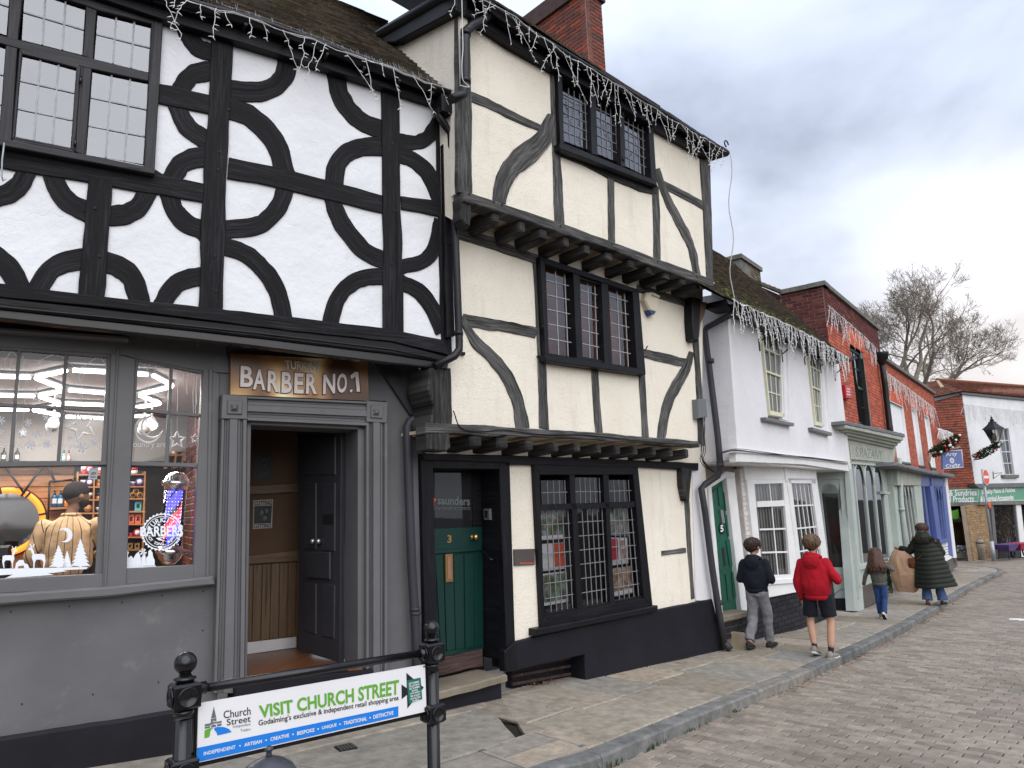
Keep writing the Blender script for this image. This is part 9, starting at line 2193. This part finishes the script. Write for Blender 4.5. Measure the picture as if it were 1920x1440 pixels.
bw=wd((-.50,.02,.66));PG=thing('paper_wrapped_wreath','big brown paper wrap around a green wreath carried beside the padded coat','wrapped wreath',tuple(bw))
m=MB();rgs=[]
for i in range(13):
 t_=i/12;z_=-.42+.86*t_;w_=.33*math.sin(math.pi*(.12+.80*t_))**.6;d_=.15*math.sin(math.pi*(.1+.8*t_))**.7
 rgs.append([bw+rz_@Vector((.05*math.sin(t_*4)+w_*math.cos(2*math.pi*k/26)*(1+.05*mnoise.noise(Vector((k*.9,t_*5,1)))),d_*math.sin(2*math.pi*k/26)*(1+.16*mnoise.noise(Vector((k*.7,t_*6,2)))),z_+.03*mnoise.noise(Vector((k*.5,t_*3,3))))) for k in range(26)])
m.loft(rgs,sm=False);m.obj('paper_wrap',M['paper_bag'],PG)
m=MB();rg=random.Random(3)
for k in range(260):
 zz=rg.uniform(-.42,.22);c=bw+rz_@Vector((-.30+.05*abs(zz),.03,zz));v_=rz_@Vector((-abs(rg.gauss(.8,.3)),rg.gauss(0,.6),rg.gauss(0,.7)));v_.normalize();e=c+v_*rg.uniform(.06,.17);s_=v_.cross(Vector((rg.random(),rg.random(),rg.random()))).normalized()*.012;i=len(m.v)
 for q in(c-s_*.4,(c+e)/2-s_,e,(c+e)/2+s_):m.vert(q)
 m.face((i,i+1,i+2,i+3))
m.obj('wreath_leaves',M['leaf_green'],PG,kind='stuff')
# small dog walking behind the wrap
pd_=ghit(1702,1106);DG=thing('dog','small black dog with white paws half hidden behind the paper-wrapped wreath','dog',tuple(pd_));DG.rotation_euler=(0,0,math.atan2(.75,.66)-math.pi/2)
b=MB()
b.loft([[Vector((math.cos(2*math.pi*k/14)*w_,y_,z_+math.sin(2*math.pi*k/14)*h_)) for k in range(14)] for y_,z_,w_,h_ in((-.26,.30,.03,.04),(-.22,.30,.075,.085),(-.08,.29,.08,.085),(.08,.28,.09,.11),(.2,.31,.075,.10),(.26,.36,.05,.06))])
bone(b,(0,.22,.35),(0,.33,.47),.06,.05);b.ball((0,.38,.50),.065,12,sy=1.1);bone(b,(0,.42,.48),(0,.50,.465),.035,.025)
for s_ in(-1,1):
 bone(b,(s_*.045,.36,.55),(s_*.06,.34,.46),.022,.014,8);bone(b,(s_*.055,.18,.24),(s_*.055,.17,.13),.035,.022,8);bone(b,(s_*.055,.17,.13),(s_*.055,.18,.03),.022,.018,8);bone(b,(s_*.055,.18,.025),(s_*.055,.22,.02),.024,.02,8)
 bone(b,(s_*.055,-.20,.27),(s_*.06,-.14,.17),.055,.032,8);bone(b,(s_*.06,-.14,.17),(s_*.06,-.24,.11),.028,.018,8);bone(b,(s_*.06,-.24,.11),(s_*.06,-.22,.03),.018,.017,8);bone(b,(s_*.06,-.22,.025),(s_*.06,-.18,.02),.024,.02,8)
bone(b,(0,-.26,.33),(0,-.36,.45),.02,.012,8)
remesh(b,.008,'body',M['dog_black'],DG,2)
for x,y in((-.055,.20),(.055,.20),(-.06,-.2),(.06,-.2)):
 m=MB();m.ball((x,y,.03),.034,10,sy=1.35,sz=.85);local(m.obj('paw',M['dog_white'],None,base=Vector((0,0,0))),DG)
 # the man in the shop, his back to the window
cM=G1.P(*G1.uv(131,1000,-1.55),-1.55);fM=Fig('person','bearded man in a brown striped overshirt and black cap standing inside the barber shop',(cM.x,cM.y,zfl),(-.30,.95),1.80)
HM=1.80;zt_m=G1.uv(143,905,-1.55)[1]-zfl;kz=zt_m/1.83
PM=dict(head=(.03,.03,1.70*kz),neck=(0,0,1.53*kz),shoulders=(0,0,1.47*kz),hips=(0,0,.95),shoL=(-.215,0,1.41*kz),shoR=(.215,0,1.41*kz),elbL=(-.30,-.02,1.12*kz),elbR=(.30,.05,1.12*kz),wriL=(-.26,.14,.92*kz),wriR=(.16,.26,1.10*kz),hsR=(-1,0,0),hipL=(-.1,0,.93),hipR=(.1,0,.93),kneeL=(-.11,.02,.5),kneeR=(.11,.02,.5),ankL=(-.11,0,.08),ankR=(.11,0,.08),yaw=-.9,hk=.84)
build(fM,PM,'skin_dark');trousers(fM,PM,M['cloth_black'],.98,'ank',.95)
o=hoodie(fM,PM,M['overshirt'],.86,.98,False,'overshirt',31,True,.006)
ul=o.data.uv_layers.new(name='UVMap') if not o.data.uv_layers else o.data.uv_layers[0]
for lp in o.data.loops:
 co=o.data.vertices[lp.vertex_index].co;ul.data[lp.index].uv=(math.atan2(co.x,-co.y)*.22 if abs(co.x)<.19 else co.x+co.z*.3,co.z)
m=MB();nk=Vector(PM['neck']);m.tube([nk+Vector((math.cos(a)*.066,math.sin(a)*.066,-.015)) for a in[2*math.pi*q/16 for q in range(16)]],.018,8,closed=True);local(m.obj('collar',M['overshirt'],None,base=Vector((0,0,0))),fM.t)
hair_cap(PM['head'],.122,M['hair_black'],fM.t,-.9,0,seed=22,low=-.30,tuft=.0,thick=.90,locks=0)
m=MB();rm=Matrix.Rotation(-.9,3,'Z');hc=Vector(PM['head'])
m.loft([[hc+rm@Vector((math.cos(2*math.pi*q/14)*a*.118,(y_+math.sin(2*math.pi*q/14)*b)*.118,z_*.118)) for q in range(14)] for z_,y_,a,b in((-.95,.35,.2,.2),(-.8,.3,.50,.52),(-.5,.26,.62,.66),(-.32,.24,.60,.64))]);local(m.obj('beard',M['hair_black'],None,base=Vector((0,0,0))),fM.t)
shoe(fM.t,PM['ankL'],0,0,.28,M['shoe_black'],M['sole_dark']);shoe(fM.t,PM['ankR'],0,0,.28,M['shoe_black'],M['sole_dark'])
# parts keep only a name; things carry their label
